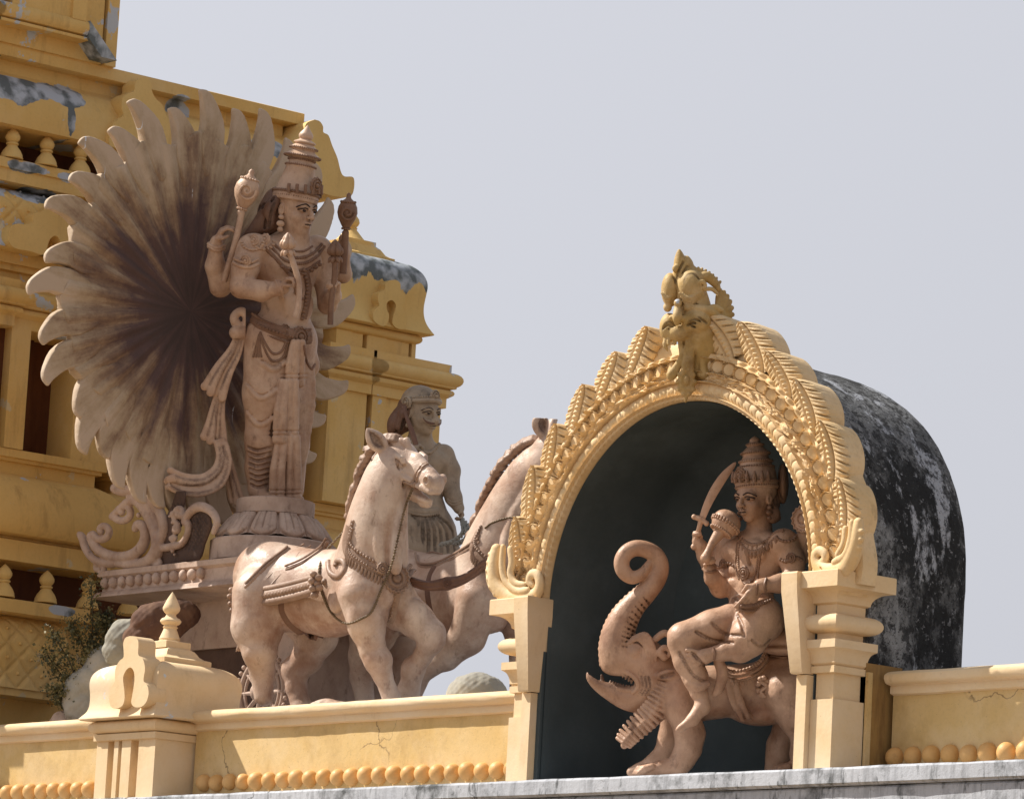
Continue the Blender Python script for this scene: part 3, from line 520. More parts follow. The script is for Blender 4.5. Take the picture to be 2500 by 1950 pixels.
plate([(905, 262), (940, 275), (962, 310), (965, 350), (1000, 372), (1025, 440), (1062, 530), (1085, 620), (1110, 655), (1175, 668), (1165, 780), (1090, 800), (960, 772), (880, 740), (800, 640), (760, 520), (740, 430), (790, 380), (830, 330), (850, 285)], 450, 200, 2.84, XT+0.10, 0.55)
plate([(85, 590), (110, 510), (180, 480), (260, 490), (320, 470), (330, 390), (450, 360), (620, 400), (700, 520), (800, 600), (830, 720), (760, 790), (600, 770), (590, 660), (560, 605), (520, 605), (480, 650), (430, 780), (300, 750), (150, 720), (90, 660)], 0, 426, 4, XT+0.15, 0.2)
def balusters(ys_, z0, h_, r_, x_):
    pr = [(1.55, 0), (1.6, 0.02), (1.5, 0.06), (1.45, 0.14), (1.2, 0.26), (0.8, 0.38), (0.66, 0.43), (0.85, 0.46), (0.85, 0.50), (0.62, 0.53), (0.85, 0.58), (1.02, 0.66), (1.0, 0.74), (0.72, 0.85), (0.3, 0.95), (0.0, 1.0)]
    me = None
    for y in ys_:
        if me is None: o = MB().lathe((0, 0, 0), [(r*r_, z*h_) for r, z in pr], 20).build('baluster', M['ochre_flat'], None); me = o.data
        else: o = bpy.data.objects.new('baluster', me); COL.objects.link(o)
        o.parent = tower; o.location = Vector((x_, y, z0)) - tower.location
balusters([0.215+0.345*k for k in range(-1, 6)], 9.44, 0.265, 0.062, XT-0.06)
balusters([0.345+0.42*k for k in range(-1, 6)], 5.795, 0.275, 0.062, XT-0.02)
# upper storey
MB().box(-14, XT-0.02, YL, 1.36, 10.40, 12.4).build('wall', M['ochre'], tower); MB().box(-14, XT+0.0, 1.385, 1.50, 10.40, 12.4).build('pilaster', M['ochre'], tower)
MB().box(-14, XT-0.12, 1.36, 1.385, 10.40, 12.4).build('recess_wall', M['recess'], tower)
MB().box(-14, XT+0.12, 0.34, 1.03, 10.69, 12.4).build('bay', M['ochre'], tower)
MB().box(-14, XT+0.145, 0.93, 1.07, 10.69, 12.4).build('pilaster', M['ochre'], tower)
MB().box(-14, XT+0.135, YL, 0.22, 10.69, 12.4).build('bay', M['ochre'], tower)
rp = [(0.10, 10.53), (0.13, 10.535), (0.13, 10.56), (0.10, 10.57)] + rnd(0.11, 10.575, 10.70, 0.05, 6) + [(0.10, 10.70)]
face(0.24, 1.0, rp, name='roll_moulding', xin=-9.4); face(YL, 0.10, rp, name='roll_moulding', xin=-9.4)
MB().prism([(XT+0.16, 1.10, 10.70), (XT+0.16, 1.10, 10.55), (XT+0.16, 1.24, 10.415), (XT+0.16, 1.40, 10.415)], (-0.9, 0, 0)).build('buttress', M['worn'], tower)
# ------------------------------------------------------------------ sculpting by distance fields
import openvdb
class Frame:
    """a sculptor's frame: x right, y down, z away, in 1/370 m units about an anchor on the site"""
    def __init__(s, px, py, org, wx=None, wy=None, wz=None, unit=None):
        s.a = np.array([px, py, 0.0]); s.o = np.asarray(org, float); d = np.linalg.norm(s.o-CAM); r = (s.o-CAM)/d
        if wx is None:
            wx = RR - r*np.dot(RR, r); wx /= np.linalg.norm(wx); wz = r; wy = np.cross(wz, wx)
            u = np.dot(s.o-CAM, FW)/FPX*(1/np.dot(r, FW))**0.0
            unit = u
        s.B = np.stack([np.asarray(wx, float), np.asarray(wy, float), np.asarray(wz, float)], 0)*(unit or 1/370.0); s.unit = (unit or 1/370.0)
    def w(s, p): return (np.asarray(p, float)-s.a) @ s.B + s.o
def _bb(ps, r): ps = np.asarray(ps, float).reshape(-1, 3); return ps.min(0)-r, ps.max(0)+r
class SDF:
    def __init__(s, lo, hi, res=2.4):
        s.lo = np.array(lo, float); s.res = res; n = np.ceil((np.array(hi)-s.lo)/res).astype(int)+1; s.n = n
        s.ax = [(s.lo[i]+res*np.arange(n[i])).astype(np.float32) for i in range(3)]; s.F = np.full(tuple(n), 40.0, np.float32); s.G = {}; s.auto = True
    def _sub(s, lo, hi):
        i0 = np.clip(np.floor((np.asarray(lo)-s.lo)/s.res).astype(int), 0, s.n); i1 = np.clip(np.ceil((np.asarray(hi)-s.lo)/s.res).astype(int)+1, 0, s.n)
        sl = tuple(slice(a, b) for a, b in zip(i0, i1))
        X = s.ax[0][sl[0]][:, None, None]; Y = s.ax[1][sl[1]][None, :, None]; Z = s.ax[2][sl[2]][None, None, :]
        return sl, X, Y, Z
    def _put(s, sl, d, k, op):
        F = s.F[sl]
        if F.size == 0: return
        if op == 'u':
            if k <= 0: s.F[sl] = np.minimum(F, d)
            else: h = np.clip(k-np.abs(F-d), 0, None)/k; s.F[sl] = np.minimum(F, d)-h*h*k*0.25
        else:
            if k <= 0: s.F[sl] = np.maximum(F, -d)
            else: h = np.clip(k-np.abs(F+d), 0, None)/k; s.F[sl] = np.maximum(F, -d)+h*h*k*0.25
    def cap(s, p, q, r1, r2=None, k=10, op='u', sq=None, f=1.0):
        """tapered limb p-q; sq/f squash it along a direction"""
        p = np.asarray(p, float); q = np.asarray(q, float); r2 = r1 if r2 is None else r2; pad = max(r1, r2)*max(1, f)+k+4*s.res
        lo, hi = _bb([p, q], pad); sl, X, Y, Z = s._sub(lo, hi)
        if s.F[sl].size == 0: return s
        v = q-p; L2 = max(float(v@v), 1e-6)
        dx, dy, dz = X-p[0], Y-p[1], Z-p[2]
        t = np.clip((dx*v[0]+dy*v[1]+dz*v[2])/L2, 0, 1)
        ex, ey, ez = dx-t*v[0], dy-t*v[1], dz-t*v[2]
        if sq is not None:
            n = np.asarray(sq, float); n = n/np.linalg.norm(n); dn = (ex*n[0]+ey*n[1]+ez*n[2])*(1/f-1); ex = ex+dn*n[0]; ey = ey+dn*n[1]; ez = ez+dn*n[2]
        d = np.sqrt(ex*ex+ey*ey+ez*ez)-(r1+(r2-r1)*t)
        if sq is not None and f < 1: d = d*max(f, 0.5)
        s._put(sl, d.astype(np.float32), k, op)
        if op == 's' and s.auto: s._ink('line', sl, d, max(r1, r2)*.55+1.2, 0.85)  # brown line in carved grooves, also deepens their shade
        return s
    def _ink(s, kind, sl, d, soft, a):
        G = s.G.setdefault(kind, np.zeros(s.F.shape, np.float32)); G[sl] = np.maximum(G[sl], a*np.clip(1-np.clip(d, 0, None)/soft, 0, 1))
    def brush(s, pts, a=0.8, kind='wash', soft=None, n=24):
        """a painted stroke through [(x, y, z, r)...]"""
        P_ = spline(np.asarray(pts, float), n)
        for p, q in zip(P_[:-1], P_[1:]):
            r = max(p[3], q[3]); sf = soft or r*.8; lo, hi = _bb([p[:3], q[:3]], r+sf); sl, X, Y, Z = s._sub(lo, hi)
            if s.F[sl].size == 0: continue
            v = q[:3]-p[:3]; L2 = max(float(v@v), 1e-6); dx, dy, dz = X-p[0], Y-p[1], Z-p[2]; t = np.clip((dx*v[0]+dy*v[1]+dz*v[2])/L2, 0, 1)
            s._ink(kind, sl, np.sqrt((dx-t*v[0])**2+(dy-t*v[1])**2+(dz-t*v[2])**2)-r*.6, sf, a)
        return s
    def ch(s, pts, k=8, kin=None, op='u', sq=None, f=1.0, n=None):
        """limb through [(x, y, z, r)...]"""
        P_ = np.asarray(pts, float)
        if n: P_ = spline(P_, n)
        for a, b in zip(P_[:-1], P_[1:]): s.cap(a[:3], b[:3], a[3], b[3], k, op, sq, f)
        return s
    def ell(s, c, r, k=10, op='u', ax=None):
        """ellipsoid; ax = rows of its local axes"""
        c = np.asarray(c, float); r = np.broadcast_to(np.asarray(r, float), (3,)); pad = r.max()+k+4*s.res; sl, X, Y, Z = s._sub(c-pad, c+pad)
        if s.F[sl].size == 0: return s
        dx, dy, dz = X-c[0], Y-c[1], Z-c[2]
        if ax is not None:
            A = np.asarray(ax, float); dx, dy, dz = A[0, 0]*dx+A[0, 1]*dy+A[0, 2]*dz, A[1, 0]*dx+A[1, 1]*dy+A[1, 2]*dz, A[2, 0]*dx+A[2, 1]*dy+A[2, 2]*dz
        k0 = np.sqrt((dx/r[0])**2+(dy/r[1])**2+(dz/r[2])**2); k1 = np.sqrt((dx/r[0]**2)**2+(dy/r[1]**2)**2+(dz/r[2]**2)**2)
        d = k0*(k0-1)/np.maximum(k1, 1e-9); s._put(sl, d.astype(np.float32), k, op); return s
    def fn(s, lo, hi, g):
        """F += g(X, Y, Z) inside a box"""
        sl, X, Y, Z = s._sub(lo, hi); s.F[sl] = s.F[sl] + g(X, Y, Z).astype(np.float32); return s
    def mesh(s, fr, name, mat, parent=None, sharp=180, loc=None, label=None, smooth=1):
        F = np.clip(s.F, -6*s.res, 6*s.res); g = openvdb.FloatGrid(background=float(6*s.res)); g.copyFromArray(np.ascontiguousarray(F))
        V, Q = g.convertToQuads(0.0); V = V.astype(float)
        if len(Q) == 0: return None
        a, b, c = V[Q[:, 0]], V[Q[:, 1]], V[Q[:, 2]]; d_ = V[Q[:, 3]]
        vol = np.einsum('ij,ij->i', a, np.cross(b, c)).sum()+np.einsum('ij,ij->i', a, np.cross(c, d_)).sum()
        if vol < 0: Q = Q[:, ::-1]
        for _ in range(smooth):
            acc = np.zeros_like(V); cnt = np.zeros(len(V))
            for i in range(4):
                np.add.at(acc, Q[:, i], V[Q[:, (i+1) % 4]]+V[Q[:, (i+3) % 4]]); np.add.at(cnt, Q[:, i], 2)
            V = 0.5*V+0.5*acc/cnt[:, None]
        Wd = fr.w(V*s.res+s.lo)
        # drop loose crumbs
        o = link_mesh(name, Wd, Q.tolist(), mat, parent, sharp, loc, label)
        for kind, G in s.G.items():
            I = np.clip(np.rint(V).astype(int), 0, s.n-1); at = o.data.attributes.new(kind, 'FLOAT', 'POINT'); at.data.foreach_set('value', np.ascontiguousarray(G[I[:, 0], I[:, 1], I[:, 2]], np.float32))
        return o
def unit(v): v = np.asarray(v, float); return v/np.linalg.norm(v)
class Orn:
    """jewellery and cords in the same frame, as ordinary meshes"""
    def __init__(s, fr): s.fr = fr; s.m = MB()
    def beads(s, pts, r, n, nu=8, sq=1.0):
        for p in spline(pts, n): s.m.sphere(s.fr.w(p[:3]), r*s.fr.unit*random.uniform(.92, 1.08), nu, 6)
        return s
    def cord(s, pts, r, n=30, sides=7, fl=1.0, flat=None):
        q = spline(pts, n); w = s.fr.w(q[:, :3]); flat = None if flat is None else unit(np.asarray(flat, float) @ s.fr.B); s.m.tube(w, (q[:, 3] if q.shape[1] > 3 else r)*s.fr.unit, sides, flat, fl); return s
    def ball(s, p, r, nu=12, nv=9): s.m.sphere(s.fr.w(p), np.array(r if hasattr(r, '__len__') else (r,)*3, float)*s.fr.unit, nu, nv); return s
    def ell(s, p, r, ax, nu=14, nv=10):
        """ellipsoid with its own axes (rows of ax, in the sculptor's frame)"""
        a = np.asarray(ax, float); W_ = np.stack([unit(np.asarray(v) @ s.fr.B) for v in a], 1); s.m.sphere(s.fr.w(p), np.asarray(r, float)*s.fr.unit, nu, nv, W_); return s
    def eyes(s, at, q, brow=1.0):
        """painted eyes and brows of a carved face"""
        sd = unit(at(1, 0, 0)-at(0, 0, 0)); up = unit(at(0, 1, 0)-at(0, 0, 0)); fd = unit(at(0, 0, 1)-at(0, 0, 0)); A = [sd, up, fd]
        for e in (-1, 1):
            s.ell(at(.335*e, -.02, .785), (.105*q, .062*q, .035*q), A)
            s.cord([at(.13*e, .055, .80), at(.33*e, .09, .835), at(.50*e, .035, .73), at(.60*e, -.01, .62)], .028*q, 14, 6)
            s.cord([at(.12*e, .16, .875), at(.33*e, .26, .84), at(.56*e, .16, .67), at(.64*e, .08, .56)], .03*q*brow, 14, 6)
        s.cord([at(-.19, -.585, .80), at(-.08, -.578, .875), at(0, -.59, .885), at(.08, -.578, .875), at(.19, -.585, .80)], .022*q, 14, 6)
        for e in (-1, 1): s.ell(at(.10*e, -.375, .93), (.04*q, .025*q, .03*q), A)
        return s
    def disc(s, p, nrm, r, h, rings=((1, 0),), n=24):
        """boss: rosette of stacked rings facing nrm"""
        nrm = unit(nrm); u = unit(np.cross(nrm, (0, 1, 0.1))); v = np.cross(nrm, u); p = np.asarray(p, float); V = []; Fc = []
        prof = [(1, 0), (1, .5), (.93, .75), (.86, .8), (.80, .45), (.66, .45), (.60, .9), (.50, 1.0), (.42, .85), (.38, .5), (.32, .5), (.27, 1.1), (.15, 1.35), (0.02, 1.4)]
        for a, b in prof:
            for i in range(n):
                q = 2*math.pi*i/n; rr = r*a*(1+(0.06*math.cos(q*n/2) if a > .78 else 0)); V.append(s.fr.w(p+rr*(math.cos(q)*u+math.sin(q)*v)+nrm*h*b))
        for i in range(len(prof)-1):
            for j in range(n): A = i*n+j; B = i*n+(j+1) % n; Fc.append((A, B, B+n, A+n))
        s.m.add(V, Fc); return s
    def lathe(s, c, ax, prof, n=40):
        """turned piece: prof = [(radius, distance along ax)]"""
        c = np.asarray(c, float); ax = unit(ax); u = unit(np.cross(ax, (0, 0, 1.0))); v = np.cross(ax, u); V = []; Fc = []
        for r_, t_ in prof:
            for i in range(n): q = 2*math.pi*i/n; V.append(s.fr.w(c+ax*t_+r_*(math.cos(q)*u+math.sin(q)*v)))
        for i in range(len(prof)-1):
            for j in range(n): A = i*n+j; B = i*n+(j+1) % n; Fc.append((A, A+n, B+n, B))
        s.m.add(V, Fc); return s
    def build(s, name, mat, parent, label=None): return s.m.build(name, mat, parent, 50, label=label)
def face_(s, c, fd, up, h, k=3):
    """carve a human face. c: head centre, fd: where it looks, up, h: head height"""
    c = np.asarray(c, float); fd = unit(fd); up = np.asarray(up, float); up = unit(up-fd*np.dot(up, fd)); sd = np.cross(up, fd); q = h/2.0
    def at(x, y, z): return c+sd*x*q+up*y*q+fd*z*q
    A = np.stack([sd, up, fd])
    s.ell(at(0, .12, -.08), (.74*q, .90*q, .86*q), 6, ax=A)
    s.ell(at(0, -.42, .22), (.56*q, .58*q, .56*q), 12, ax=A)
    s.ell(at(0, -.86, .44), (.22*q, .16*q, .20*q), 8, ax=A)
    for e in (-1, 1): s.ell(at(.36*e, -.30, .46), (.24*q, .22*q, .22*q), 8, ax=A)
    s.cap(at(-.42, .16, .66), at(.42, .16, .66), .12*q, .12*q, 8)
    for e in (-1, 1): s.ell(at(.33*e, -.02, .78), (.21*q, .12*q, .14*q), 5, 's', ax=A)
    s.ch([np.r_[at(0, .15, .76), .07*q], np.r_[at(0, -.10, .90), .08*q], np.r_[at(0, -.28, .98), .115*q]], 5)
    for e in (-1, 1):
        s.ell(at(.11*e, -.30, .88), (.09*q, .075*q, .10*q), 3, ax=A)
        s.ell(at(.33*e, -.015, .68), (.17*q, .085*q, .12*q), 1.5, ax=A)
        s.ch([np.r_[at(.12*e, .13, .84), .045*q], np.r_[at(.34*e, .21, .78), .05*q], np.r_[at(.58*e, .12, .60), .035*q]], 2.5)
        s.ch([np.r_[at(.15*e, .04, .80), .03*q], np.r_[at(.34*e, .085, .79), .038*q], np.r_[at(.54*e, .0, .64), .03*q]], 1.5)
        s.ell(at(.78*e, -.08, -.10), (.09*q, .27*q, .17*q), 3, ax=A); s.ell(at(.86*e, -.06, -.05), (.05*q, .14*q, .08*q), 2, 's', ax=A)
    s.ch([np.r_[at(-.20, -.545, .74), .035*q], np.r_[at(-.07, -.515, .83), .052*q], np.r_[at(0, -.53, .84), .045*q], np.r_[at(.07, -.515, .83), .052*q], np.r_[at(.20, -.545, .74), .035*q]], 3)
    s.ch([np.r_[at(-.15, -.635, .75), .045*q], np.r_[at(0, -.655, .81), .068*q], np.r_[at(.15, -.635, .75), .045*q]], 3)
    s.ch([np.r_[at(-.20, -.585, .82), .018*q], np.r_[at(0, -.585, .92), .020*q], np.r_[at(.20, -.585, .82), .018*q]], 1.5, op='s')
    return at
def hand_(s, wrist, palm_dir, nrm, thumb, L=36, curl=1.0, grip=None, k=3):
    """five-fingered hand. palm_dir: wrist->knuckles, nrm: out of the palm, thumb: side the thumb is on; curl bends the fingers towards nrm"""
    p = np.asarray(wrist, float); d = unit(palm_dir); n = np.asarray(nrm, float); n = unit(n-d*np.dot(n, d)); t = np.cross(n, d)
    if np.dot(t, thumb) < 0: t = -t
    w = L*0.40
    s.ch([np.r_[p, L*.17], np.r_[p+d*L*.42, L*.20]], 5, sq=n, f=.75)
    for i, (off, ln) in enumerate(((.85, .90), (.30, 1.0), (-.27, .94), (-.80, .74))):
        b = p+d*L*.50+t*w*off*.62; s.cap(p+d*L*.15+t*w*off*.4, b, L*.115, L*.10, 4)
        c = b; ang = 0
        for j, (fl_, a) in enumerate(((.30, .75), (.24, 1.0), (.18, .65))):
            ang += a*curl; dd = d*math.cos(ang)+n*math.sin(ang); e = c+dd*L*fl_*ln; s.cap(c, e, L*(.088-.008*j), L*(.080-.010*j), 2.0); c = e
    b = p+d*L*.12+t*w*.45; m = b+(t*.55+d*.55+n*.55)*L*.26; e = m+unit(d*.75+n*(.9*curl)-t*.35*curl)*L*.27
    s.cap(b, m, L*.105, L*.09, 4); s.cap(m, e, L*.085, L*.065, 2.5)
    return s
# ------------------------------------------------------------------ first white horse (front)
def horse(name, fr, label, dx, dy, dd, pose, mat='horse', lo=(560, 1040, -330), hi=(1120, 1740, 420)):
    """pose: neck lean etc. Facing right and towards the viewer; x right, y down, z away"""
    f = unit((0.643, -0.04, -0.766)); up = unit((0.055, -1, 0.1)); up = unit(up-f*np.dot(up, f)); sd = np.cross(f, up)   # sd: towards the viewer's left / near side
    if sd[2] > 0: sd = -sd
    s = SDF(lo, hi, 2.6)
    def pt(x, y, lat=0.0, xc=785):  # a point of the horse's middle plane seen at (x, y), pushed sideways by lat
        z = -(x-xc)*1.19; p = np.array([x, y, z]); return p+sd*lat
    A = np.stack([f, up, sd])
    # trunk
    s.ell(pt(675, 1432), (112, 106, 88), 10, ax=A); s.ell(pt(735, 1440), (120, 104, 88), 40, ax=A); s.ell(pt(815, 1448), (130, 108, 84), 40, ax=A)
    s.ell(pt(885, 1428), (92, 104, 80), 40, ax=A); s.ell(pt(905, 1440), (78, 84, 72), 30, ax=A)
    s.ell(pt(660, 1400, 30), (84, 74, 56), 30, ax=A); s.ell(pt(660, 1400, -30), (84, 74, 56), 30, ax=A)
    # breast muscles
    for e in (-1, 1): s.ell(pt(948, 1452, 34*e), (40, 44, 36), 9, ax=A); s.ell(pt(940, 1500, 34*e), (34, 34, 32), 10, ax=A)
    s.ell(pt(905, 1440, 62), (46, 60, 34), 8, ax=A); s.ell(pt(920, 1424, 70), (34, 36, 30), 5, ax=A); s.ell(pt(930, 1470, 66), (34, 46, 28), 6, ax=A); s.ell(pt(880, 1470, 76), (26, 34, 16), 5, ax=A); s.ell(pt(690, 1430, 62), (70, 84, 34), 6, ax=A); s.ell(pt(720, 1500, 64), (34, 40, 24), 7, ax=A)
    N = pose['neck']     # [(x, y, z, r)...] chest to poll
    s.ch([(a+0, b, z, r) for a, b, z, r in N], 26, sq=sd, f=0.80, n=10)
    for g in pose['cords']: s.ch(g, 12, n=24)
    # legs
    for L_ in pose['legs']:
        s.ch(L_, 12, n=None)
    for c_, r_ in pose.get('joints', []): s.ell(c_, r_, 8)
    for h0, h1, r0, r1 in pose['hooves']: s.cap(h0, h1, r0, r1, 3)
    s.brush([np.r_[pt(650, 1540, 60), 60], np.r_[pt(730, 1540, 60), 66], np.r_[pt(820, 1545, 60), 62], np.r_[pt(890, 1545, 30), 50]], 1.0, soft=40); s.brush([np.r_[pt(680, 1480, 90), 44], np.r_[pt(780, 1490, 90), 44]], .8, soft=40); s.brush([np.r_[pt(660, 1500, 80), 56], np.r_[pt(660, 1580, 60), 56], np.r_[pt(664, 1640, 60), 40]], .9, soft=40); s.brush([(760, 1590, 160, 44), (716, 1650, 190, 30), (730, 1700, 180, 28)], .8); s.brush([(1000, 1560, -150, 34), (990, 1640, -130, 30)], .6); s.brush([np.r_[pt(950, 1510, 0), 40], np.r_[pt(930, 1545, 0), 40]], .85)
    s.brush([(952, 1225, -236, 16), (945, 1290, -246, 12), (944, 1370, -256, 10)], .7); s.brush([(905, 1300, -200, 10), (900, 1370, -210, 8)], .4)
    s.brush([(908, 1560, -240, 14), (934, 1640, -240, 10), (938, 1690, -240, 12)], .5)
    return s, pt, f, up, sd
def horse_head(s, H, hf, up, q=1.12, ears=((1, None), (-1, None))):
    """H: centre of the head between the eyes; hf: direction of the muzzle"""
    hf = unit(hf); u = unit(np.asarray(up)-hf*np.dot(up, hf)); sd = np.cross(hf, u)
    if sd[2] > 0: sd = -sd
    def at(a, b, c): return np.asarray(H, float)+(hf*a+u*b+sd*c)*q
    A = np.stack([hf, u, sd])
    def E(c_, r_, k, op='u'): s.ell(at(*c_), np.array(r_, float)*q, k, op, ax=A)
    def Cc(L_, k, op='u', n=None, sq=None, f=1.0): s.ch([np.r_[at(*v[:3]), v[3]*q] for v in L_], k, op=op, n=n, sq=sq, f=f)
    E((-18, 4, 0), (48, 44, 33), 14)
    for e in (-1, 1): E((-14, -32, 19*e), (40, 36, 17), 9)
    Cc([(0, 6, 0, 32), (48, 2, 0, 25), (92, -5, 0, 22), (112, -9, 0, 23)], 12, sq=sd, f=.85)
    Cc([(-10, 33, 0, 13), (40, 26, 0, 11), (98, 11, 0, 10)], 9)
    E((112, -6, 0), (19, 21, 22), 7)
    Cc([(6, -46, 0, 20), (52, -50, 0, 14), (86, -54, 0, 12), (98, -54, 0, 11)], 8)
    Cc([(66, -33, 16, 4), (92, -33, 19, 5.5), (122, -33, 10, 7), (134, -33, 0, 7)], 3, 's'); Cc([(74, -33, -14, 5), (122, -33, -8, 7), (134, -33, 0, 7)], 3, 's')
    Cc([(70, -21, 19, 5), (98, -18, 22, 6.5), (122, -19, 15, 7), (130, -18, 0, 7.5)], 3.5)
    Cc([(70, -45, 15, 5), (92, -46, 15, 5), (104, -46, 8, 6), (107, -46, 0, 6)], 3.5)
    for e in (-1, 1):
        E((112, 3, 20*e), (12, 12, 9), 2.5); E((114, 3, 27*e), (6.5, 7.5, 10), 2, 's')
        E((14, 8, 33*e), (21, 16, 6), 5, 's'); E((14, 8, 29*e), (12.5, 10.5, 7), 1.5)
        Cc([(-10, 10, 30*e, 4.5), (6, 25, 33*e, 6), (24, 24, 31*e, 6), (38, 8, 27*e, 4)], 2.5); Cc([(-6, 4, 31*e, 3), (12, -7, 33*e, 3.6), (30, -1, 30*e, 3)], 1.8)
        Cc([(28, -14, 30*e, 7), (60, -16, 24*e, 5)], 5); E((46, 8, 28*e), (18, 8, 6), 5, 's'); E((48, -30, 26*e), (20, 9, 6), 5, 's')
    for e, P3 in ears:
        if P3 is None:
            b = at(-48, 34, 22*e); tip = b+(u*50-hf*22+sd*12*e)*q; md = b+(u*24-hf*14+sd*11*e)*q
        else: b, md, tip = [np.array(v, float) for v in P3]
        ev = unit(np.array((0.25, 0.25, -0.95)) if P3 is not None else hf*0.8-0.1*u+sd*0.35*e)
        s.ch([np.r_[b, 12], np.r_[md, 20], np.r_[tip, 3]], 4, sq=ev, f=.5, n=9); s.ch([np.r_[b+(md-b)*.35+ev*9, 4], np.r_[md+ev*9, 10], np.r_[b+(tip-b)*.88+ev*5, 2]], 2, op='s', n=7)
    return at
def mane(s, pts, out, n=16, amp=13, r=8.5, seed=1):
    """wavy locks hanging one over the other along the crest of the neck"""
    rs = random.Random(seed); q = spline(pts, n); o = unit(out)
    for i in range(1, len(q)):
        d = unit(q[i-1]-q[i]); a = amp*rs.uniform(.75, 1.25); L_ = rs.uniform(38, 56); lat = np.cross(d, o)
        for k_ in (-1.2, 0, 1.0):
            b = q[i]+lat*k_*7+o*2
            w = [np.r_[b, r*.6], np.r_[b+o*a+d*L_*.15, r], np.r_[b+o*a*1.35+d*L_*.45, r*.85], np.r_[b+o*a*.75+d*L_*.72, r*.65], np.r_[b+o*a*1.3+d*L_*.98, r*.45], np.r_[b+o*a*1.7+d*L_*1.12, r*.2]]
            s.ch(w, 1.4, n=10)
AF = 0.90
hx, hy = 785, 1450
HF = Frame(hx, hy, P(hx, hy, Y=AF))
hor = thing('horse_statue', P(820, 1725, Y=AF), 'front white horse statue with full head in view, striding above the parapet', 'horse statue', 'white horse statues drawing the chariot')
def leg(*a): return [tuple(v) for v in a]
pose1 = dict(
    neck=[(905, 1395, -150, 96), (912, 1330, -165, 78), (920, 1262, -182, 66), (935, 1200, -195, 55), (950, 1140, -200, 44)],
    cords=[[(950, 1215, -236, 9), (930, 1270, -236, 11), (922, 1330, -240, 11), (930, 1385, -244, 8)], [(978, 1225, -232, 9), (972, 1290, -244, 12), (962, 1350, -250, 12), (962, 1395, -256, 8)]],
    legs=[leg((880, 1452, -205, 56), (893, 1525, -215, 44), (908, 1585, -222, 31), (921, 1612, -226, 31), (932, 1645, -222, 22), (944, 1676, -222, 19), (951, 1692, -226, 23)),
          leg((972, 1470, -150, 46), (1015, 1515, -172, 42), (1046, 1542, -186, 33), (1048, 1562, -186, 30), (1030, 1595, -165, 22), (1010, 1630, -150, 22), (1002, 1648, -146, 26)),
          leg((640, 1455, 70, 76), (628, 1530, 60, 64), (634, 1590, 40, 42), (640, 1640, 62, 30), (644, 1700, 50, 24)),
          leg((720, 1480, 200, 66), (775, 1555, 178, 50), (748, 1610, 185, 38), (722, 1640, 196, 31), (722, 1680, 188, 25), (730, 1708, 178, 25))],
    joints=[((921, 1606, -232), (33, 31, 30)), ((912, 1560, -240), (22, 34, 18)), ((1050, 1546, -192), (34, 32, 31)), ((1004, 1632, -152), (28, 34, 26)), ((716, 1640, 200), (32, 38, 30)), ((888, 1500, -238), (40, 52, 28)), ((1010, 1500, -196), (34, 40, 26))],
    hooves=[((952, 1700, -228), (957, 1722, -234), 22, 28), ((1002, 1655, -146), (992, 1692, -140), 25, 30), ((730, 1712, 176), (736, 1728, 172), 24, 30)])
s, pt, f_, up_, sd_ = horse('horse', HF, '', 0, 0, 0, pose1)
hat = horse_head(s, (986, 1140, -200), (0.54, 0.33, -0.775), (0.10, -1, -0.25), 1.12, ((1, ((934, 1102, -214), (914, 1082, -224), (894, 1056, -232))),))
for k_ in range(6): s.ch([(950+6*k_, 1094, -196-2*k_, 7), (954+7*k_, 1084-3*(k_%2), -206-3*k_, 7), (964+7*k_, 1096+5*(k_%3), -216-3*k_, 4)], 1.5, n=7)
mn = SDF((820, 1040, -260), (1000, 1300, -60), 2.0); mane(mn, [(862, 1262, -120), (872, 1215, -136), (888, 1165, -150), (905, 1125, -162), (930, 1095, -178), (955, 1082, -196), (978, 1082, -212)], (-0.85, -0.35, -0.1), 17, 11, 8.0, 1)
mn.mesh(HF, 'mane', M['horse_d'], hor)
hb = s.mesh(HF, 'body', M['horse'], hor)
def surf(sd_list): pass
# harness
o = Orn(HF)
def ring_on(s, pts, push=3.0):
    """drop points onto the surface of a field by walking against its gradient"""
    out = []
    for p in np.asarray(pts, float):
        q = p[:3].copy()
        for _ in range(24):
            i = np.clip(((q-s.lo)/s.res), 1, s.n-2.001); b = i.astype(int)
            F = s.F; v = F[b[0], b[1], b[2]]; g = np.array([F[b[0]+1, b[1], b[2]]-F[b[0]-1, b[1], b[2]], F[b[0], b[1]+1, b[2]]-F[b[0], b[1]-1, b[2]], F[b[0], b[1], b[2]+1]-F[b[0], b[1], b[2]-1]])
            L_ = np.linalg.norm(g)
            if L_ < 1e-6: q = q+np.array([0, 0, -5.0]); continue
            q = q-g/L_*np.clip(v-push, -12, 12)*0.8
        out.append(np.r_[q, p[3:]])
    return np.array(out)
def cast(s, pts, push=2.0):
    """lay (x, y) marks on the side of a field that faces the viewer"""
    out = []
    for p in np.asarray(pts, float):
        ix = int(np.clip((p[0]-s.lo[0])/s.res, 0, s.n[0]-1)); iy = int(np.clip((p[1]-s.lo[1])/s.res, 0, s.n[1]-1)); col = s.F[ix, iy]
        k = np.argmax(col < 0)
        if not col[k] < 0:
            k = int(np.argmin(col))
        out.append((p[0], p[1], s.ax[2][k]-push))
    return np.array(out)
def smooth_z(q, n=2):
    q = q.copy()
    for _ in range(n): q[1:-1, 2] = 0.25*q[:-2, 2]+0.5*q[1:-1, 2]+0.25*q[2:, 2]
    return q
ST = spline([(858, 1290), (850, 1325), (856, 1350), (885, 1372), (920, 1392), (950, 1408), (985, 1408), (998, 1395)], 26)
c1 = smooth_z(cast(s, ST, 1), 3)
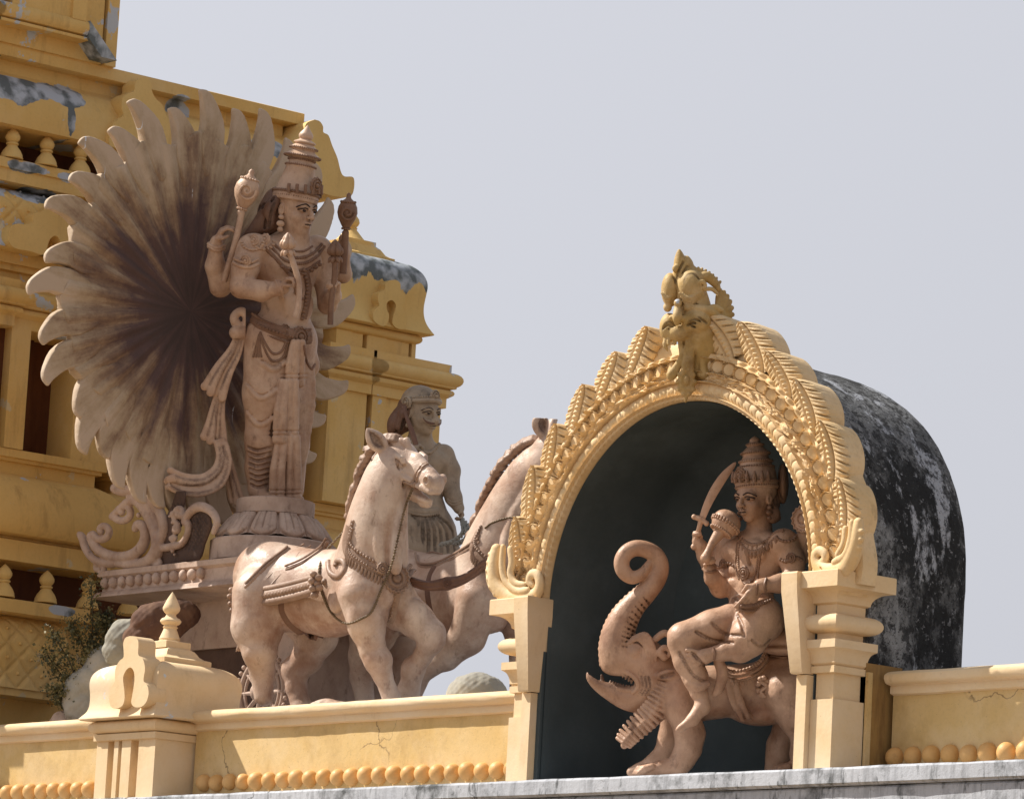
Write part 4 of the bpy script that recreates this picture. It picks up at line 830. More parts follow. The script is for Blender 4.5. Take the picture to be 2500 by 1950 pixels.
o.cord(c1, 19, 40, 8, 0.3, flat=(0.5, 0.2, 0.8)); o.beads(c1+np.array([2, -14, -5]), 4.5, 34); o.beads(c1+np.array([0, 4, -6]), 3.5, 40); o.cord(c1+np.array([0, -17, -3]), 3, 40)
for i in range(30):
    p = c1[int(i/30*(len(c1)-1))]; q = c1[min(int(i/30*(len(c1)-1))+1, len(c1)-1)]; t_ = i/30*(len(c1)-1) % 1; b = p+(q-p)*t_
    o.cord([b+np.array([-3, 11, -5]), b+np.array([-5, 21, -5]), b+np.array([-7, 31, -2])], 3.6, 4, 6)
md_ = cast(s, [(962, 1412)], 4)[0]; o.disc(md_, (0.45, -0.1, -0.9), 36, 10, n=36); o.disc(cast(s, [(930, 1388)], 3)[0], (0.2, -0.1, -0.9), 14, 7, n=20)
gs = smooth_z(cast(s, spline([(962, 1445), (958, 1475), (952, 1500), (945, 1515)], 12), 2)); o.cord(gs, 14, 20, 8, 0.3, flat=(0.4, 0.1, 0.9)); o.beads(gs+np.array([0, 0, -4]), 3.5, 10)
o.build('breast_collar', M['horse_d'], hor)
o = Orn(HF)
gt = smooth_z(cast(s, spline([(690, 1462), (694, 1495), (715, 1525), (745, 1545), (772, 1552)], 20), 1)); o.cord(gt, 12, 26, 8, 0.3, flat=(0.3, 0, 1)); o.cord(gt+np.array([16, -4, 1]), 10, 26, 8, 0.3, flat=(0.3, 0, 1))
o.build('girth', M['brown'], hor)
# saddle cloth with piped edges
sc1 = smooth_z(cast(s, spline([(601, 1432), (628, 1404), (655, 1378), (690, 1352), (704, 1340)], 24), 1)); sc2 = smooth_z(cast(s, spline([(700, 1390), (735, 1376), (765, 1358), (788, 1340), (800, 1322)], 22), 1))
def cloth_patch(s, fr, poly, push, name, mat, par):
    """thin cloth laid on a body inside a convex outline (x, y)"""
    k_ = SDF(s.lo, s.lo+s.res*(s.n-1), s.res); X = s.ax[0][:, None, None]; Y = s.ax[1][None, :, None]; reg = None; n_ = len(poly)
    for i in range(n_):
        (x0, y0), (x1, y1) = poly[i], poly[(i+1) % n_]; L_ = math.hypot(x1-x0, y1-y0); d = ((X-x0)*(y1-y0)-(Y-y0)*(x1-x0))/L_; reg = d if reg is None else np.maximum(reg, d)
    Fz = np.maximum(np.maximum(s.F-push, -(s.F+3)), reg+0*s.F); zc = -(X-785)*1.19+40; k_.F = np.maximum(Fz, s.ax[2][None, None, :]-zc).astype(np.float32); return k_.mesh(fr, name, mat, par)
cloth_patch(s, HF, [(604, 1445), (705, 1432), (742, 1388), (800, 1325), (770, 1300), (700, 1320), (640, 1380)], 4.5, 'saddle_cloth', M['horse'], hor)
o = Orn(HF); o.beads(sc1, 6, 30); o.cord(sc1+np.array([-3, -8, 0]), 3, 30); o.cord(sc2, 5.5, 26); o.cord(sc2+np.array([-4, -9, 0]), 3, 26)
for (a, b, c_) in (((716, 1380), (730, 1350), (760, 1330)), ((712, 1372), (722, 1340), (742, 1326)), ((640, 1440), (650, 1415), (680, 1385)), ((655, 1445), (664, 1425), (690, 1398))):
    o.cord(smooth_z(cast(s, spline([a, b, c_], 12), 0)), 2.2, 16)
o.build('saddle_cloth_trim', M['horse_d'], hor)
# shaft bar along the flank
def ptx(x, y, lat): xc = x+.77*lat; return np.array([x, y, -(xc-785)*1.19-.64*lat])
a0, a1 = ptx(572, 1462, 100), ptx(772, 1424, 112)
o = Orn(HF)
bl = np.linspace(0, 1, 20)[:, None]*(a1-a0)[None]+a0; bl[:, 1] += 6*np.sin(np.linspace(0, math.pi, 20))
for dy_, rr0 in ((-16, 9), (17, 11)):
    o.cord(bl+np.array([0, dy_, 0]), rr0, 20, 8, .9, flat=(0, 1, 0))
o.cord(bl+np.array([0, 0, 5]), 14, 20, 8, 1, flat=(0, 1, 0)); o.beads(bl+np.array([0, 0, -9]), 6.5, 26)
for p in (bl[0], bl[-1]):
    for d_ in ((-6, -22, -4), (-10, -6, -6), (-8, 12, -6), (-4, 28, -2), (6, -14, -8), (8, 10, -8)): o.ball(p+np.array(d_), (8, 11, 8))
o.build('shaft_bar', M['horse_d'], hor)
# scroll on the shoulder, bridle, chains
o = Orn(HF); sp_ = [(800+2, 1372), (806, 1398), (826, 1408), (842, 1392), (838, 1372), (824, 1370), (820, 1382)]
o.cord(smooth_z(cast(s, spline(sp_, 20), 5)), 8, 30, 8); o.ball(cast(s, [(793, 1420)], 3)[0], 9)
o.build('shoulder_scroll', M['horse_d'], hor)
o = Orn(HF)
def on(a, b, c): return hat(a, b, c)
def strap(pts, r=4.2, n=26): 
    q = ring_on(s, spline([hat(*p) for p in pts], 20), 1.6); o.cord(q, r, n, 6)
strap([(74, 30, 0), (72, 18, 22), (70, -4, 26), (70, -24, 26)]); strap([(80, 34, 0), (78, 18, 22), (76, -4, 26), (74, -24, 24)]); strap([(70, -22, 26), (30, -26, 30), (-10, -30, 38), (-26, -22, 36)], 4); strap([(-30, 46, 0), (-30, 30, 32), (-34, 0, 38), (-28, -24, 38), (-14, -56, 24)], 3.5)
o.ball(ring_on(s, [hat(70, -22, 27)], 2)[0], 6); o.ball(ring_on(s, [hat(-28, -20, 38)], 2)[0], 8)
o.build('bridle', M['horse_d'], hor)
o = Orn(HF); ec = hat(14, 9, 33); o.ball(ec, 10.5); o.build('eye', M['horse_d'], hor)
o = Orn(HF); o.cord(ring_on(s, spline([hat(-8, 7, 32), hat(4, 18, 33), hat(20, 17, 32), hat(32, 6, 30)], 10), .5), 2.6, 16, 6); o.cord(ring_on(s, spline([hat(-8, 6, 32), hat(10, -4, 33), hat(30, 2, 30)], 10), .5), 2.2, 16, 6); o.build('eyelid', M['horse_d'], hor)
o = Orn(HF); p0 = hat(72, -30, 26)
c_a = np.vstack([p0, cast(s, [(985, 1240)], 14)[0], (968, 1310, -276), cast(s, [(950, 1385)], 14)[0], cast(s, [(927, 1439)], 8)[0], cast(s, [(905, 1490)], 7)[0], cast(s, [(880, 1508)], 7)[0], cast(s, [(846, 1520)], 8)[0], cast(s, [(815, 1502)], 7)[0], cast(s, [(793, 1465)], 7)[0], cast(s, [(780, 1420)], 7)[0], cast(s, [(782, 1378)], 6)[0], cast(s, [(800, 1340)], 5)[0], cast(s, [(838, 1300)], 5)[0]])
q = spline(c_a, 150); o.cord(c_a, 1.6, 120, 5)
for i, p in enumerate(q): o.m.sphere(HF.w(p), np.array([2.9, 4.4, 2.9] if i % 2 else [4.4, 2.9, 2.9])*HF.unit, 6, 5)
o.build('rein_chain', M['metal'], hor)
tl = SDF((560, 1480, -60), (640, 1600, 160), 2.4)
for k_ in range(5): tl.ch([(606+k_*2, 1490, 60+8*k_, 7), (590-3*k_, 1520, 50+6*k_, 9), (588+2*k_, 1560, 55+5*k_, 5), (576+6*k_, 1590, 60, 2)], 2, n=9)
tl.mesh(HF, 'tail', M['horse'], hor)
# ------------------------------------------------------------------ second horse, half hidden by the arch
AF2 = 2.0
H2F = Frame(785, 1450, P(1075, 1462, Y=AF2)); H2F.a = np.array([1075, 1462, 0.0])
D2 = np.array([290, 12, 0, 0])
hor2 = thing('horse_statue', P(1110, 1725, Y=AF2), 'rear white horse statue, its head hidden behind the golden arch', 'horse statue', 'white horse statues drawing the chariot')
H2F.a = np.array([785, 1450, 0.0])
pose2 = dict(
    neck=[(905, 1395, -150, 94), (925, 1328, -170, 80), (948, 1262, -195, 66), (978, 1195, -222, 56), (1018, 1125, -250, 46)],
    cords=[[(1000, 1190, -280, 12), (962, 1262, -262, 13), (945, 1325, -262, 12), (948, 1372, -262, 8)]],
    legs=[leg((880, 1452, -205, 56), (850, 1540, -190, 44), (800, 1590, -176, 30), (760, 1612, -160, 24), (738, 1632, -150, 24)),
          leg((962, 1470, -130, 50), (985, 1540, -150, 42), (985, 1600, -160, 32), (978, 1660, -160, 24), (984, 1700, -165, 22)),
          leg((640, 1455, 70, 72), (620, 1530, 60, 58), (600, 1590, 80, 40), (592, 1640, 92, 28), (600, 1700, 80, 24)),
          leg((690, 1490, 200, 66), (700, 1560, 190, 50), (690, 1620, 200, 36), (680, 1660, 200, 28), (686, 1705, 190, 25))],
    joints=[], hooves=[((736, 1634, -150), (712, 1672, -140), 26, 32), ((985, 1700, -165), (992, 1722, -170), 22, 30)])
s2, pt2, _, _, _ = horse('horse', H2F, '', 0, 0, 0, pose2, hi=(1180, 1740, 420), lo=(540, 1020, -400))
hat2 = horse_head(s2, (1062, 1110, -290), (0.80, 0.42, -0.44), (0.12, -1, 0.05), 1.0)
mn2 = SDF((840, 1030, -300), (1060, 1310, -60), 2.0); mane(mn2, [(880, 1270, -130), (900, 1215, -150), (925, 1165, -180), (955, 1120, -205), (990, 1088, -228), (1022, 1072, -250)], (-0.85, -0.45, -0.1), 16, 11, 8.0, 2)
mn2.mesh(H2F, 'mane', M['horse_d'], hor2)
s2.mesh(H2F, 'body', M['horse'], hor2)
o = Orn(H2F)
c2 = smooth_z(cast(s2, spline([(880, 1290), (866, 1322), (872, 1345), (905, 1372), (945, 1392), (980, 1400)], 22), 1), 3); o.cord(c2, 13, 34, 8, 0.35, flat=(0.5, 0.2, 0.8)); o.beads(c2+np.array([2, -13, -4]), 4.5, 26)
for i in range(26):
    b = spline(c2, 27)[i]; o.cord([b+np.array([-3, 7, -4]), b+np.array([-5, 15, -4]), b+np.array([-7, 23, -1])], 3.0, 4, 6)
o.build('breast_collar', M['horse_d'], hor2)
o = Orn(H2F); e1 = smooth_z(cast(s2, spline([(728, 1345), (735, 1368), (765, 1372), (800, 1360), (840, 1338), (880, 1312)], 24), 1)); o.cord(e1, 5, 30); o.cord(e1+np.array([-4, -8, 0]), 3, 30)
for a in (((735, 1350), (760, 1335), (790, 1340)), ((745, 1358), (770, 1345), (795, 1350)), ((640, 1395), (670, 1380), (710, 1370))): o.cord(smooth_z(cast(s2, spline(a, 10), 0)), 2.2, 14)
o.build('saddle_cloth_trim', M['horse_d'], hor2)
o = Orn(H2F); g2 = smooth_z(cast(s2, spline([(775, 1372), (762, 1400), (758, 1440), (772, 1500), (790, 1540)], 20), 1)); o.cord(g2, 11, 26, 8, .3, flat=(.3, 0, 1)); o.build('girth', M['brown'], hor2)
o = Orn(H2F); q = spline(cast(s2, spline([(893, 1280), (910, 1268), (940, 1258), (975, 1254), (1005, 1254)], 16), 2), 44)
o.cord(q, 1.6, 44, 5)
for i, p in enumerate(q): o.m.sphere(H2F.w(p), np.array([2.9, 4.4, 2.9] if i % 2 else [4.4, 2.9, 2.9])*H2F.unit, 6, 5)
o.build('rein_chain', M['metal'], hor2)
# ------------------------------------------------------------------ chariot platform, lotus pedestal
CY = 1.60
ch = thing('stone_chariot', P(560, 1445, Y=CY), 'pinkish stone chariot with ball frieze and big leafy scrolls behind the front horse', 'chariot')
xa = P(252, 1410, Y=1.0)[0]; zt = P(400, 1388, Y=1.0)[2]
def zz(x, y, Y=1.0): return P(x, y, Y=Y)[2]
za, zb, zc, zd, ze = zz(400, 1380), zz(400, 1396), zz(400, 1426), zz(400, 1432), zz(400, 1448)
MB().loft(xa, -5.05, 1.0, 2.45, [(-0.42, zd-0.45), (-0.42, ze-0.02), (0.05, ze), (0.07, ze+0.008), (0.03, zd), (0.0, zd+0.01), (0.0, zb-0.01), (0.015, zb), (0.03, zb+0.012), (0.03, za), (0.01, za+0.008)]).build('platform', M['chariot'], ch)
me = None
for k in range(12):
    if me is None: o_ = MB().sphere((0, 0, 0), (0.043, 0.036, 0.046), 18, 12).build('frieze_ball', M['chariot'], None); me = o_.data
    else: o_ = bpy.data.objects.new('frieze_ball', me); COL.objects.link(o_)
    o_.parent = ch; o_.location = Vector((xa+0.05+0.118*k, 0.985, (zb+zc)/2+0.004)) - ch.location; o_.rotation_euler = (0, 0, k*1.3)
MB().box(-7.1, -5.75, 1.45, 2.35, 4.55, zd-0.35).build('chassis', M['chariot_d'], ch); MB().box(-5.74, -5.30, 1.40, 2.30, 4.55, zd-0.35).build('front_panel', M['chariot'], ch)  # chassis colour darkened to stand for the shadow under the platform
lot = thing('lotus_pedestal', P(672, 1372, Y=CY), 'round lotus-petal pedestal of pinkish stone under the standing sun statue', 'pedestal')
lc = P(672, 1250, Y=CY); zr = [P(672, v, Y=CY)[2] for v in (1372, 1326, 1262, 1240, 1224)]
LX, LY = lc[0], lc[1]
MB().lathe((LX, LY, 0), [(0.50, zr[0]-0.02), (0.50, zr[1]-0.012), (0.485, zr[1]), (0.30, zr[1]+0.004)], 64).build('base_drum', M['chariot'], lot)
MB().lathe((LX, LY, 0), [(0.275, zr[2]-0.01), (0.305, zr[2]), (0.312, zr[2]+0.006), (0.312, zr[4]-0.006), (0.300, zr[4]), (0.0, zr[4]+0.001)], 64).build('top_slab', M['chariot'], lot)
n1, n2 = 420, 40; A_, B_ = np.meshgrid(np.linspace(0, 2*math.pi, n1), np.linspace(0, 1, n2), indexing='ij')
pp = (A_*11/(2*math.pi)) % 1; e_ = np.abs(pp-0.5)*2
rad = 0.285+0.150*B_**1.15+0.018*np.sin(B_*math.pi)+0.060*np.sqrt(np.clip(1-(e_/0.90)**2-np.clip((B_-.72)/.28, 0, 1)**2, 0, 1))*np.clip(1.35-np.abs(B_-0.55)*1.0, 0, 1) - 0.020*np.exp(-((e_)/0.05)**2)*(B_ < .7) - 0.014*np.exp(-((e_-0.45)/0.05)**2)*(B_ < .8) - 0.02*(e_ > .92)
zl = zr[2]+0.0 - (zr[2]-zr[1])*B_*(0.94+0.06*np.cos(e_*math.pi))
MB().grid(np.stack([LX+rad*np.cos(A_), LY+rad*np.sin(A_), zl], -1), flip=True).build('petal_ring', M['chariot'], lot, sharp=60)
MB().lathe((LX, LY, 0), [(0.27, zr[1]+0.003), (0.27, zr[2]+0.004)], 40).build('core', M['chariot_d'], lot)
# scrolls: drawn in the plane of the chariot's side
SY = 0.98
def zpl(x, xc): return -(x-xc)*1.19
NRM = (0.766, 0.0, 0.643)
SF = Frame(330, 1300, P(330, 1300, Y=SY))
sc = SDF((160, 1170, -320), (560, 1420, 260), 2.2)
def S4(L, oy=1100, s_=4.0): return [(x/s_, oy+y/s_, zpl(x/s_, 330), r) for x, y, r in L]
def scr(L, k=3, n=60, f=1.0): sc.ch(S4(L), k, sq=NRM, f=f, n=n)
def spiral(cx_, cy_, r0, r1, a0, turns, w0, w1, d_=1, n=40):
    return [(cx_+(r0+(r1-r0)*t)*math.cos(a0+d_*t*turns*2*math.pi), cy_+(r0+(r1-r0)*t)*math.sin(a0+d_*t*turns*2*math.pi), w0+(w1-w0)*t) for t in np.linspace(0, 1, n)]
w_ = 11
scr(spiral(1205, 590, 14, 112, 2.2, 1.15, 6, 8.5, 1)[:-2] + [(1300, 480, 12), (1430, 600, 14), (1530, 800, 17), (1540, 960, 18), (1450, 1080, 16), (1300, 1110, 12), (1090, 1090, 10)], n=140)
scr([(1120, 365, 12), (1210, 390, 13), (1330, 385, 12), (1450, 450, 12), (1550, 580, 12), (1600, 740, 12), (1580, 860, 9)], n=50)
scr([(1260, 450, 8), (1360, 460, 9), (1460, 560, 9), (1530, 700, 8), (1550, 800, 5)], n=40)
scr(spiral(1000, 780, 12, 104, 2.2, 1.15, 6, 8.5, 1)[:-2] + [(885, 850, 11), (960, 970, 12), (1110, 1035, 13), (1260, 1030, 14), (1370, 960, 14), (1420, 850, 13), (1410, 750, 13), (1350, 720, 11), (1320, 760, 9)], n=140)
scr([(770, 815, 7), (800, 850, 9), (830, 950, 9), (890, 1040, 9), (980, 1090, 10), (1100, 1110, 9)], n=40)
scr(spiral(962, 1150, 10, 64, 0.5, 1.15, 4, 6.5, 1), n=60)
scr([(1520, 960, 8), (1640, 940, 9), (1760, 910, 8), (1820, 820, 7), (1830, 720, 8), (1800, 690, 9), (1850, 600, 10), (1940, 550, 11), (2040, 590, 10), (2100, 690, 8), (2070, 800, 6)], n=70)
scr(spiral(1750, 595, 10, 45, 2.0, 1.2, 5, 8, -1)[:-1]+[(1690, 600, 8), (1700, 680, 7), (1740, 720, 5)], n=50)
scr(spiral(1715, 760, 8, 30, 1, 1.2, 5, 6), n=30); scr(spiral(1690, 850, 6, 26, 2, 1.2, 4, 5), n=30); scr(spiral(1540, 1085, 8, 36, 2, 1.3, 4, 6), n=30)
for a, b, r in ((1355, 628, 7), (1680, 700, 5), (1650, 640, 4), (1680, 980, 5), (1700, 1010, 4)): sc.ell((a/4, 1100+b/4, zpl(a/4, 330)-4), r, 1)
# back plate behind the open work
sc.mesh(SF, 'leaf_scroll', M['chariot'], ch)
bp_ = SDF((380, 1200, -240), (560, 1420, 120), 3); 
bp_.ch([(1620/4, 1340, zpl(405, 330)+14, 24), (1700/4, 1270, zpl(425, 330)+14, 26), (1760/4, 1210, zpl(440, 330)+14, 20)], 8, sq=NRM, f=.3); bp_.ch([(1620/4, 1370, zpl(405, 330)+14, 16), (1900/4, 1340, zpl(475, 330)+14, 26), (1950/4, 1280, zpl(487, 330)+14, 40)], 8, sq=NRM, f=.25)
for i in range(-5, 6):
    bp_.ch([(488+i*9-30, 1230, zpl(488+i*9-30, 330)+2, 2.5), (488+i*9+30, 1340, zpl(488+i*9+30, 330)+2, 2.5)], 1, op='s', sq=NRM, f=1); bp_.ch([(488+i*9+30, 1230, zpl(488+i*9+30, 330)+2, 2.5), (488+i*9-30, 1340, zpl(488+i*9-30, 330)+2, 2.5)], 1, op='s')
bp_.mesh(SF, 'lattice_shield', M['chariot_d'], ch)
# yoke between the two horses
YF = Frame(1100, 1410, P(1100, 1410, Y=1.25)); yk = SDF((980, 1350, -90), (1220, 1460, 120), 2.0)
ypts = [(1000, 1416, 30, 9), (1020, 1424, 15, 10), (1050, 1430, 0, 11), (1090, 1424, -10, 14), (1125, 1416, -18, 11), (1160, 1396, -28, 10), (1185, 1376, -36, 10), (1198, 1372, -42, 9)]
yk.ch(ypts, 4, n=30, sq=(0, 0, 1), f=.7); 
for dy_ in (-6, 6): yk.ch([(a, b+dy_, c_-9, 3.2) for a, b, c_, r in ypts], 1.5, n=30)
yk.ell((1092, 1424, -16), (17, 17, 8), 2, ax=[(.7, .7, 0), (-.7, .7, 0), (0, 0, 1)])
yk.ch([(1185, 1376, -36, 10), (1196, 1392, -40, 9), (1190, 1408, -36, 6)], 4)
yk.mesh(YF, 'yoke', M['brown'], ch)
yo = Orn(YF); yo.disc((1092, 1424, -23), (0.1, 0, -1), 11, 4, n=16); yo.build('yoke_flower', M['brown'], ch)
# wheel behind the front horse
wc = np.array(P(640, 1690, Y=1.14)); m = MB(); rw = 0.27
for r_, t_ in ((rw, 0.022), (rw-0.055, 0.014)):
    a = np.linspace(0, 2*math.pi, 60); m.tube(np.stack([wc[0]+r_*np.cos(a), np.full(60, wc[1]), wc[2]+r_*np.sin(a)], 1), t_, 10)
for k in range(10):
    a = k*2*math.pi/10; m.tube([wc+np.array([.05*math.cos(a), 0, .05*math.sin(a)]), wc+np.array([rw*math.cos(a), 0, rw*math.sin(a)])], [0.02, 0.013], 8)
wh = m.build('wheel', M['chariot'], ch); m = MB().sphere(wc+np.array([0, -.03, 0]), (.075, .07, .075), 18, 12); m.build('hub', M['chariot'], wh)
m = MB()
for k in range(36): a = k*2*math.pi/36; m.sphere(wc+np.array([(rw+.045)*math.cos(a), -.01, (rw+.045)*math.sin(a)]), .019, 10, 8)
wb_ = m.build('bead_ring', M['chariot'], wh)
# ------------------------------------------------------------------ sun disc
XD = -6.66
dcx, dcy = 472, 760
DC = P(dcx, dcy, X=XD)
disc = thing('sun_disc', P(472, 1330, X=XD), 'huge sunburst halo with curling flame rays, stained dark brown behind the standing statue', 'sun disc')
DF = Frame(0, 0, DC, (0, 1, 0), (0, 0, -1), (-1, 0, 0), 1/300.0)
AR_D = 1.0
def dl(px_, py_): q = P(px_, py_, X=XD)-DC; return np.array([q[1]*300, -q[2]*300])
tips = [(490, 222), (571, 268), (637, 268), (700, 340), (770, 400), (803, 486), (850, 590), (862, 722), (853, 845), (849, 932), (795, 1016), (772, 1110), (740, 1190), (690, 1250), (640, 1270), (580, 1280), (520, 1285), (460, 1270), (402, 1236), (357, 1225), (303, 1190), (266, 1116), (212, 1106), (200, 1018), (118, 937), (108, 838), (74, 716), (116, 638), (115, 506), (173, 440), (196, 350), (268, 321), (315, 251), (415, 268)]
TL = [dl(*t) for t in tips]; ang = [math.atan2(t[1], t[0]) for t in TL]; rt = [np.linalg.norm(t) for t in TL]
R0 = 335.0
def dmat():
    m = bpy.data.materials.new('stained_sun_disc'); m.use_nodes = True; t = m.node_tree; N = t.nodes; L = t.links; bs = N['Principled BSDF']; bs.inputs['Roughness'].default_value = .75
    tc = N.new('ShaderNodeNewGeometry'); sb = N.new('ShaderNodeVectorMath'); sb.operation = 'SUBTRACT'; sb.inputs[1].default_value = tuple(DC); L.new(tc.outputs['Position'], sb.inputs[0])
    sp = N.new('ShaderNodeSeparateXYZ'); L.new(sb.outputs[0], sp.inputs[0])
    def mth(op, a, b=None):
        n = N.new('ShaderNodeMath'); n.operation = op
        for i, v in enumerate((a, b)):
            if v is None: continue
            if isinstance(v, (int, float)): n.inputs[i].default_value = v
            else: L.new(v, n.inputs[i])
        return n.outputs[0]
    an = mth('ARCTAN2', sp.outputs['Z'], sp.outputs['Y']); ln = N.new('ShaderNodeVectorMath'); ln.operation = 'LENGTH'; L.new(sb.outputs[0], ln.inputs[0]); rr = ln.outputs['Value']
    cb = N.new('ShaderNodeCombineXYZ'); L.new(mth('COSINE', an), cb.inputs[0]); L.new(mth('SINE', an), cb.inputs[1]); L.new(mth('MULTIPLY', rr, 0.16), cb.inputs[2])
    def nz(sc_, det, v): n = N.new('ShaderNodeTexNoise'); n.inputs['Scale'].default_value = sc_; n.inputs['Detail'].default_value = det; n.inputs['Roughness'].default_value = .65; L.new(v, n.inputs['Vector']); return n.outputs['Fac']
    streak = nz(5.5, 5, cb.outputs[0]); blot = nz(3.0, 7, tc.outputs['Position']); gr = nz(40, 4, tc.outputs['Position'])
    v = mth('ADD', mth('ADD', mth('MULTIPLY', streak, 2.2), mth('MULTIPLY', blot, 1.1)), mth('ADD', mth('MULTIPLY', rr, 0.95), mth('MULTIPLY', gr, 0.25)))
    r = N.new('ShaderNodeValToRGB'); e = r.color_ramp.elements; e[0].position = 0.0; e[0].color = (0.062, 0.038, 0.032, 1); e[1].position = 1.0; e[1].color = (0.52, 0.40, 0.29, 1)
    q = e.new(0.38); q.color = (0.105, 0.058, 0.050, 1); q = e.new(0.60); q.color = (0.26, 0.165, 0.10, 1); q = e.new(0.78); q.color = (0.42, 0.31, 0.20, 1)
    mr = N.new('ShaderNodeMapRange'); mr.inputs[1].default_value = 1.75; mr.inputs[2].default_value = 3.3; L.new(v, mr.inputs[0]); L.new(mr.outputs[0], r.inputs[0])
    # lime streaks run straight down
    mp = N.new('ShaderNodeMapping'); mp.inputs['Scale'].default_value = (1, 13, 0.5); L.new(tc.outputs['Position'], mp.inputs[0]); dn = nz(1.6, 3, mp.outputs[0]); d2 = nz(30, 2, tc.outputs['Position'])
    dr = N.new('ShaderNodeMapRange'); dr.inputs[1].default_value = 0.715; dr.inputs[2].default_value = 0.73; L.new(dn, dr.inputs[0]); dq = mth('MULTIPLY', dr.outputs[0], mth('GREATER_THAN', d2, 0.42))
    x = N.new('ShaderNodeMix'); x.data_type = 'RGBA'; L.new(dq, x.inputs[0]); L.new(r.outputs[0], x.inputs[6]); x.inputs[7].default_value = (0.62, 0.64, 0.68, 1); L.new(x.outputs[2], bs.inputs['Base Color'])
    b = N.new('ShaderNodeBump'); b.inputs['Strength'].default_value = .35; b.inputs['Distance'].default_value = .01; L.new(gr, b.inputs['Height']); L.new(b.outputs[0], bs.inputs['Normal']); return m
M['disc'] = dmat()
sd = SDF((-480, -540, -90), (480, 560, 90), 3.4)
X_, Y_, Z_ = sd.ax[0][:, None, None], sd.ax[1][None, :, None], sd.ax[2][None, None, :]; r_g = np.sqrt(X_*X_+Y_*Y_); t_g = np.arctan2(Y_, X_)
rid_ = 5.0*np.cos(t_g*34+0.6*np.sin(t_g*5))*np.clip((r_g-90)/160, 0, 1); o_a = np.argsort(ang); R_g = np.interp(t_g, np.r_[np.array(ang)[o_a][-1]-2*math.pi, np.array(ang)[o_a], np.array(ang)[o_a][0]+2*math.pi], np.r_[np.array(rt)[o_a][-1], np.array(rt)[o_a], np.array(rt)[o_a][0]])*0.82
sd.F = np.minimum(sd.F, np.maximum(r_g-R_g, np.abs(Z_-12+10*np.exp(-(r_g/150)**2)*-1)-13-rid_)).astype(np.float32); del rid_, r_g, t_g
flames = []
for a, r, t in zip(ang, rt, TL):
    el = r*0.80
    ab = a+0.10; u = np.array([math.cos(ab), math.sin(ab)]); pb = u*el*0.97; pm = u*el*1.07
    t2 = t; dirn = t2-pm; nrm2 = np.array([-dirn[1], dirn[0]])
    q1 = pm+dirn*0.40+nrm2*0.10; q2 = pm+dirn*0.78+nrm2*0.12
    flames.append((np.r_[u*el*0.80, 22, 24], np.r_[u*el*0.92, 16, 31], np.r_[pb, 14, 35], np.r_[pm, 12, 31], np.r_[q1, 9, 24], np.r_[q2, 6, 16], np.r_[t2, 4, 5]))
sd.mesh(DF, 'disc', M['disc'], disc)
for F_ in flames:
    p_ = np.array(F_); lo_ = p_[:, :3].min(0)-44; hi_ = p_[:, :3].max(0)+44
    q_ = SDF(lo_, hi_, 2.8); q_.ch(p_, 3, n=16); q_.F = np.maximum(q_.F, np.abs(q_.ax[2][None, None, :]-13-0*q_.F)-14.5).astype(np.float32)
    q_.mesh(DF, 'flame', M['disc'], disc)
# ------------------------------------------------------------------ standing sun statue
GF = Frame(680, 800, P(680, 800, Y=CY))
god = thing('standing_statue', P(672, 1224, Y=CY), 'four-armed standing statue with tiered crown and conch staffs before the sunburst halo', 'statue')
f_ = unit((0.62, 0.0, -0.78)); rt_ = unit((-0.78, 0, -0.62)); upv = (0.03, -1, 0.08)
AX = np.stack([rt_, (0, 1, 0), f_])
g = SDF((490, 300, -260), (880, 1240, 200), 2.0)
# torso
g.ell((697, 640, 0), (98, 72, 56), 8, ax=AX); g.ell((697, 690, 0), (72, 76, 50), 30, ax=AX); g.ell((697, 760, 0), (64, 56, 48), 26, ax=AX); g.ell((690, 815, 0), (78, 58, 58), 26, ax=AX)
for e in (-1, 1): g.ell(np.array((700, 640, 0))+rt_*38*e+f_*38, (40, 32, 18), 12, ax=AX); g.ell(np.array((700, 605, 0))+rt_*92*e, (34, 32, 32), 16)
g.ell(np.array((702, 745, 0))+f_*42, (44, 42, 14), 20, ax=AX); g.ell(np.array((704, 768, 0))+f_*58, (4, 6, 6), 2, 's')
g.ch([(716, 610, 0, 36), (722, 575, -6, 31), (724, 550, -10, 32)], 14)
# head, hair, crown
fd = unit((0.74, 0.10, -0.66)); hc = (722, 512, -14)
fat = face_(g, hc, fd, upv, 116)
hr = SDF((585, 440, -90), (760, 610, 80), 1.8)
hr.ell((684, 500, 16), (44, 46, 44), 6); hr.ell((662, 524, 2), (34, 46, 36), 8); hr.ell((640, 556, 0), (30, 24, 30), 8); hr.ch([(650, 520, -24, 16), (632, 550, -24, 16), (612, 572, -18, 12), (602, 578, -12, 6)], 6, n=14); hr.ch([(674, 490, -34, 13), (658, 516, -38, 15), (660, 546, -34, 12), (646, 560, -30, 8)], 4, n=12)
for k_ in range(6): hr.ch([(676-8*k_, 480+5*k_, -52+8*k_, 3.4), (664-9*k_, 516+3*k_, -54+8*k_, 3.4), (656-9*k_, 556+2*k_, -44+7*k_, 3.4)], 1.5, op='s', n=8)
hr.mesh(GF, 'hair', M['hair'], god)
ca = np.array((722, 478, -8)); cb_ = np.array((752, 306, 2)); cv = cb_-ca
g.cap(ca-cv*.02, ca+cv*.22, 50, 40, 3)
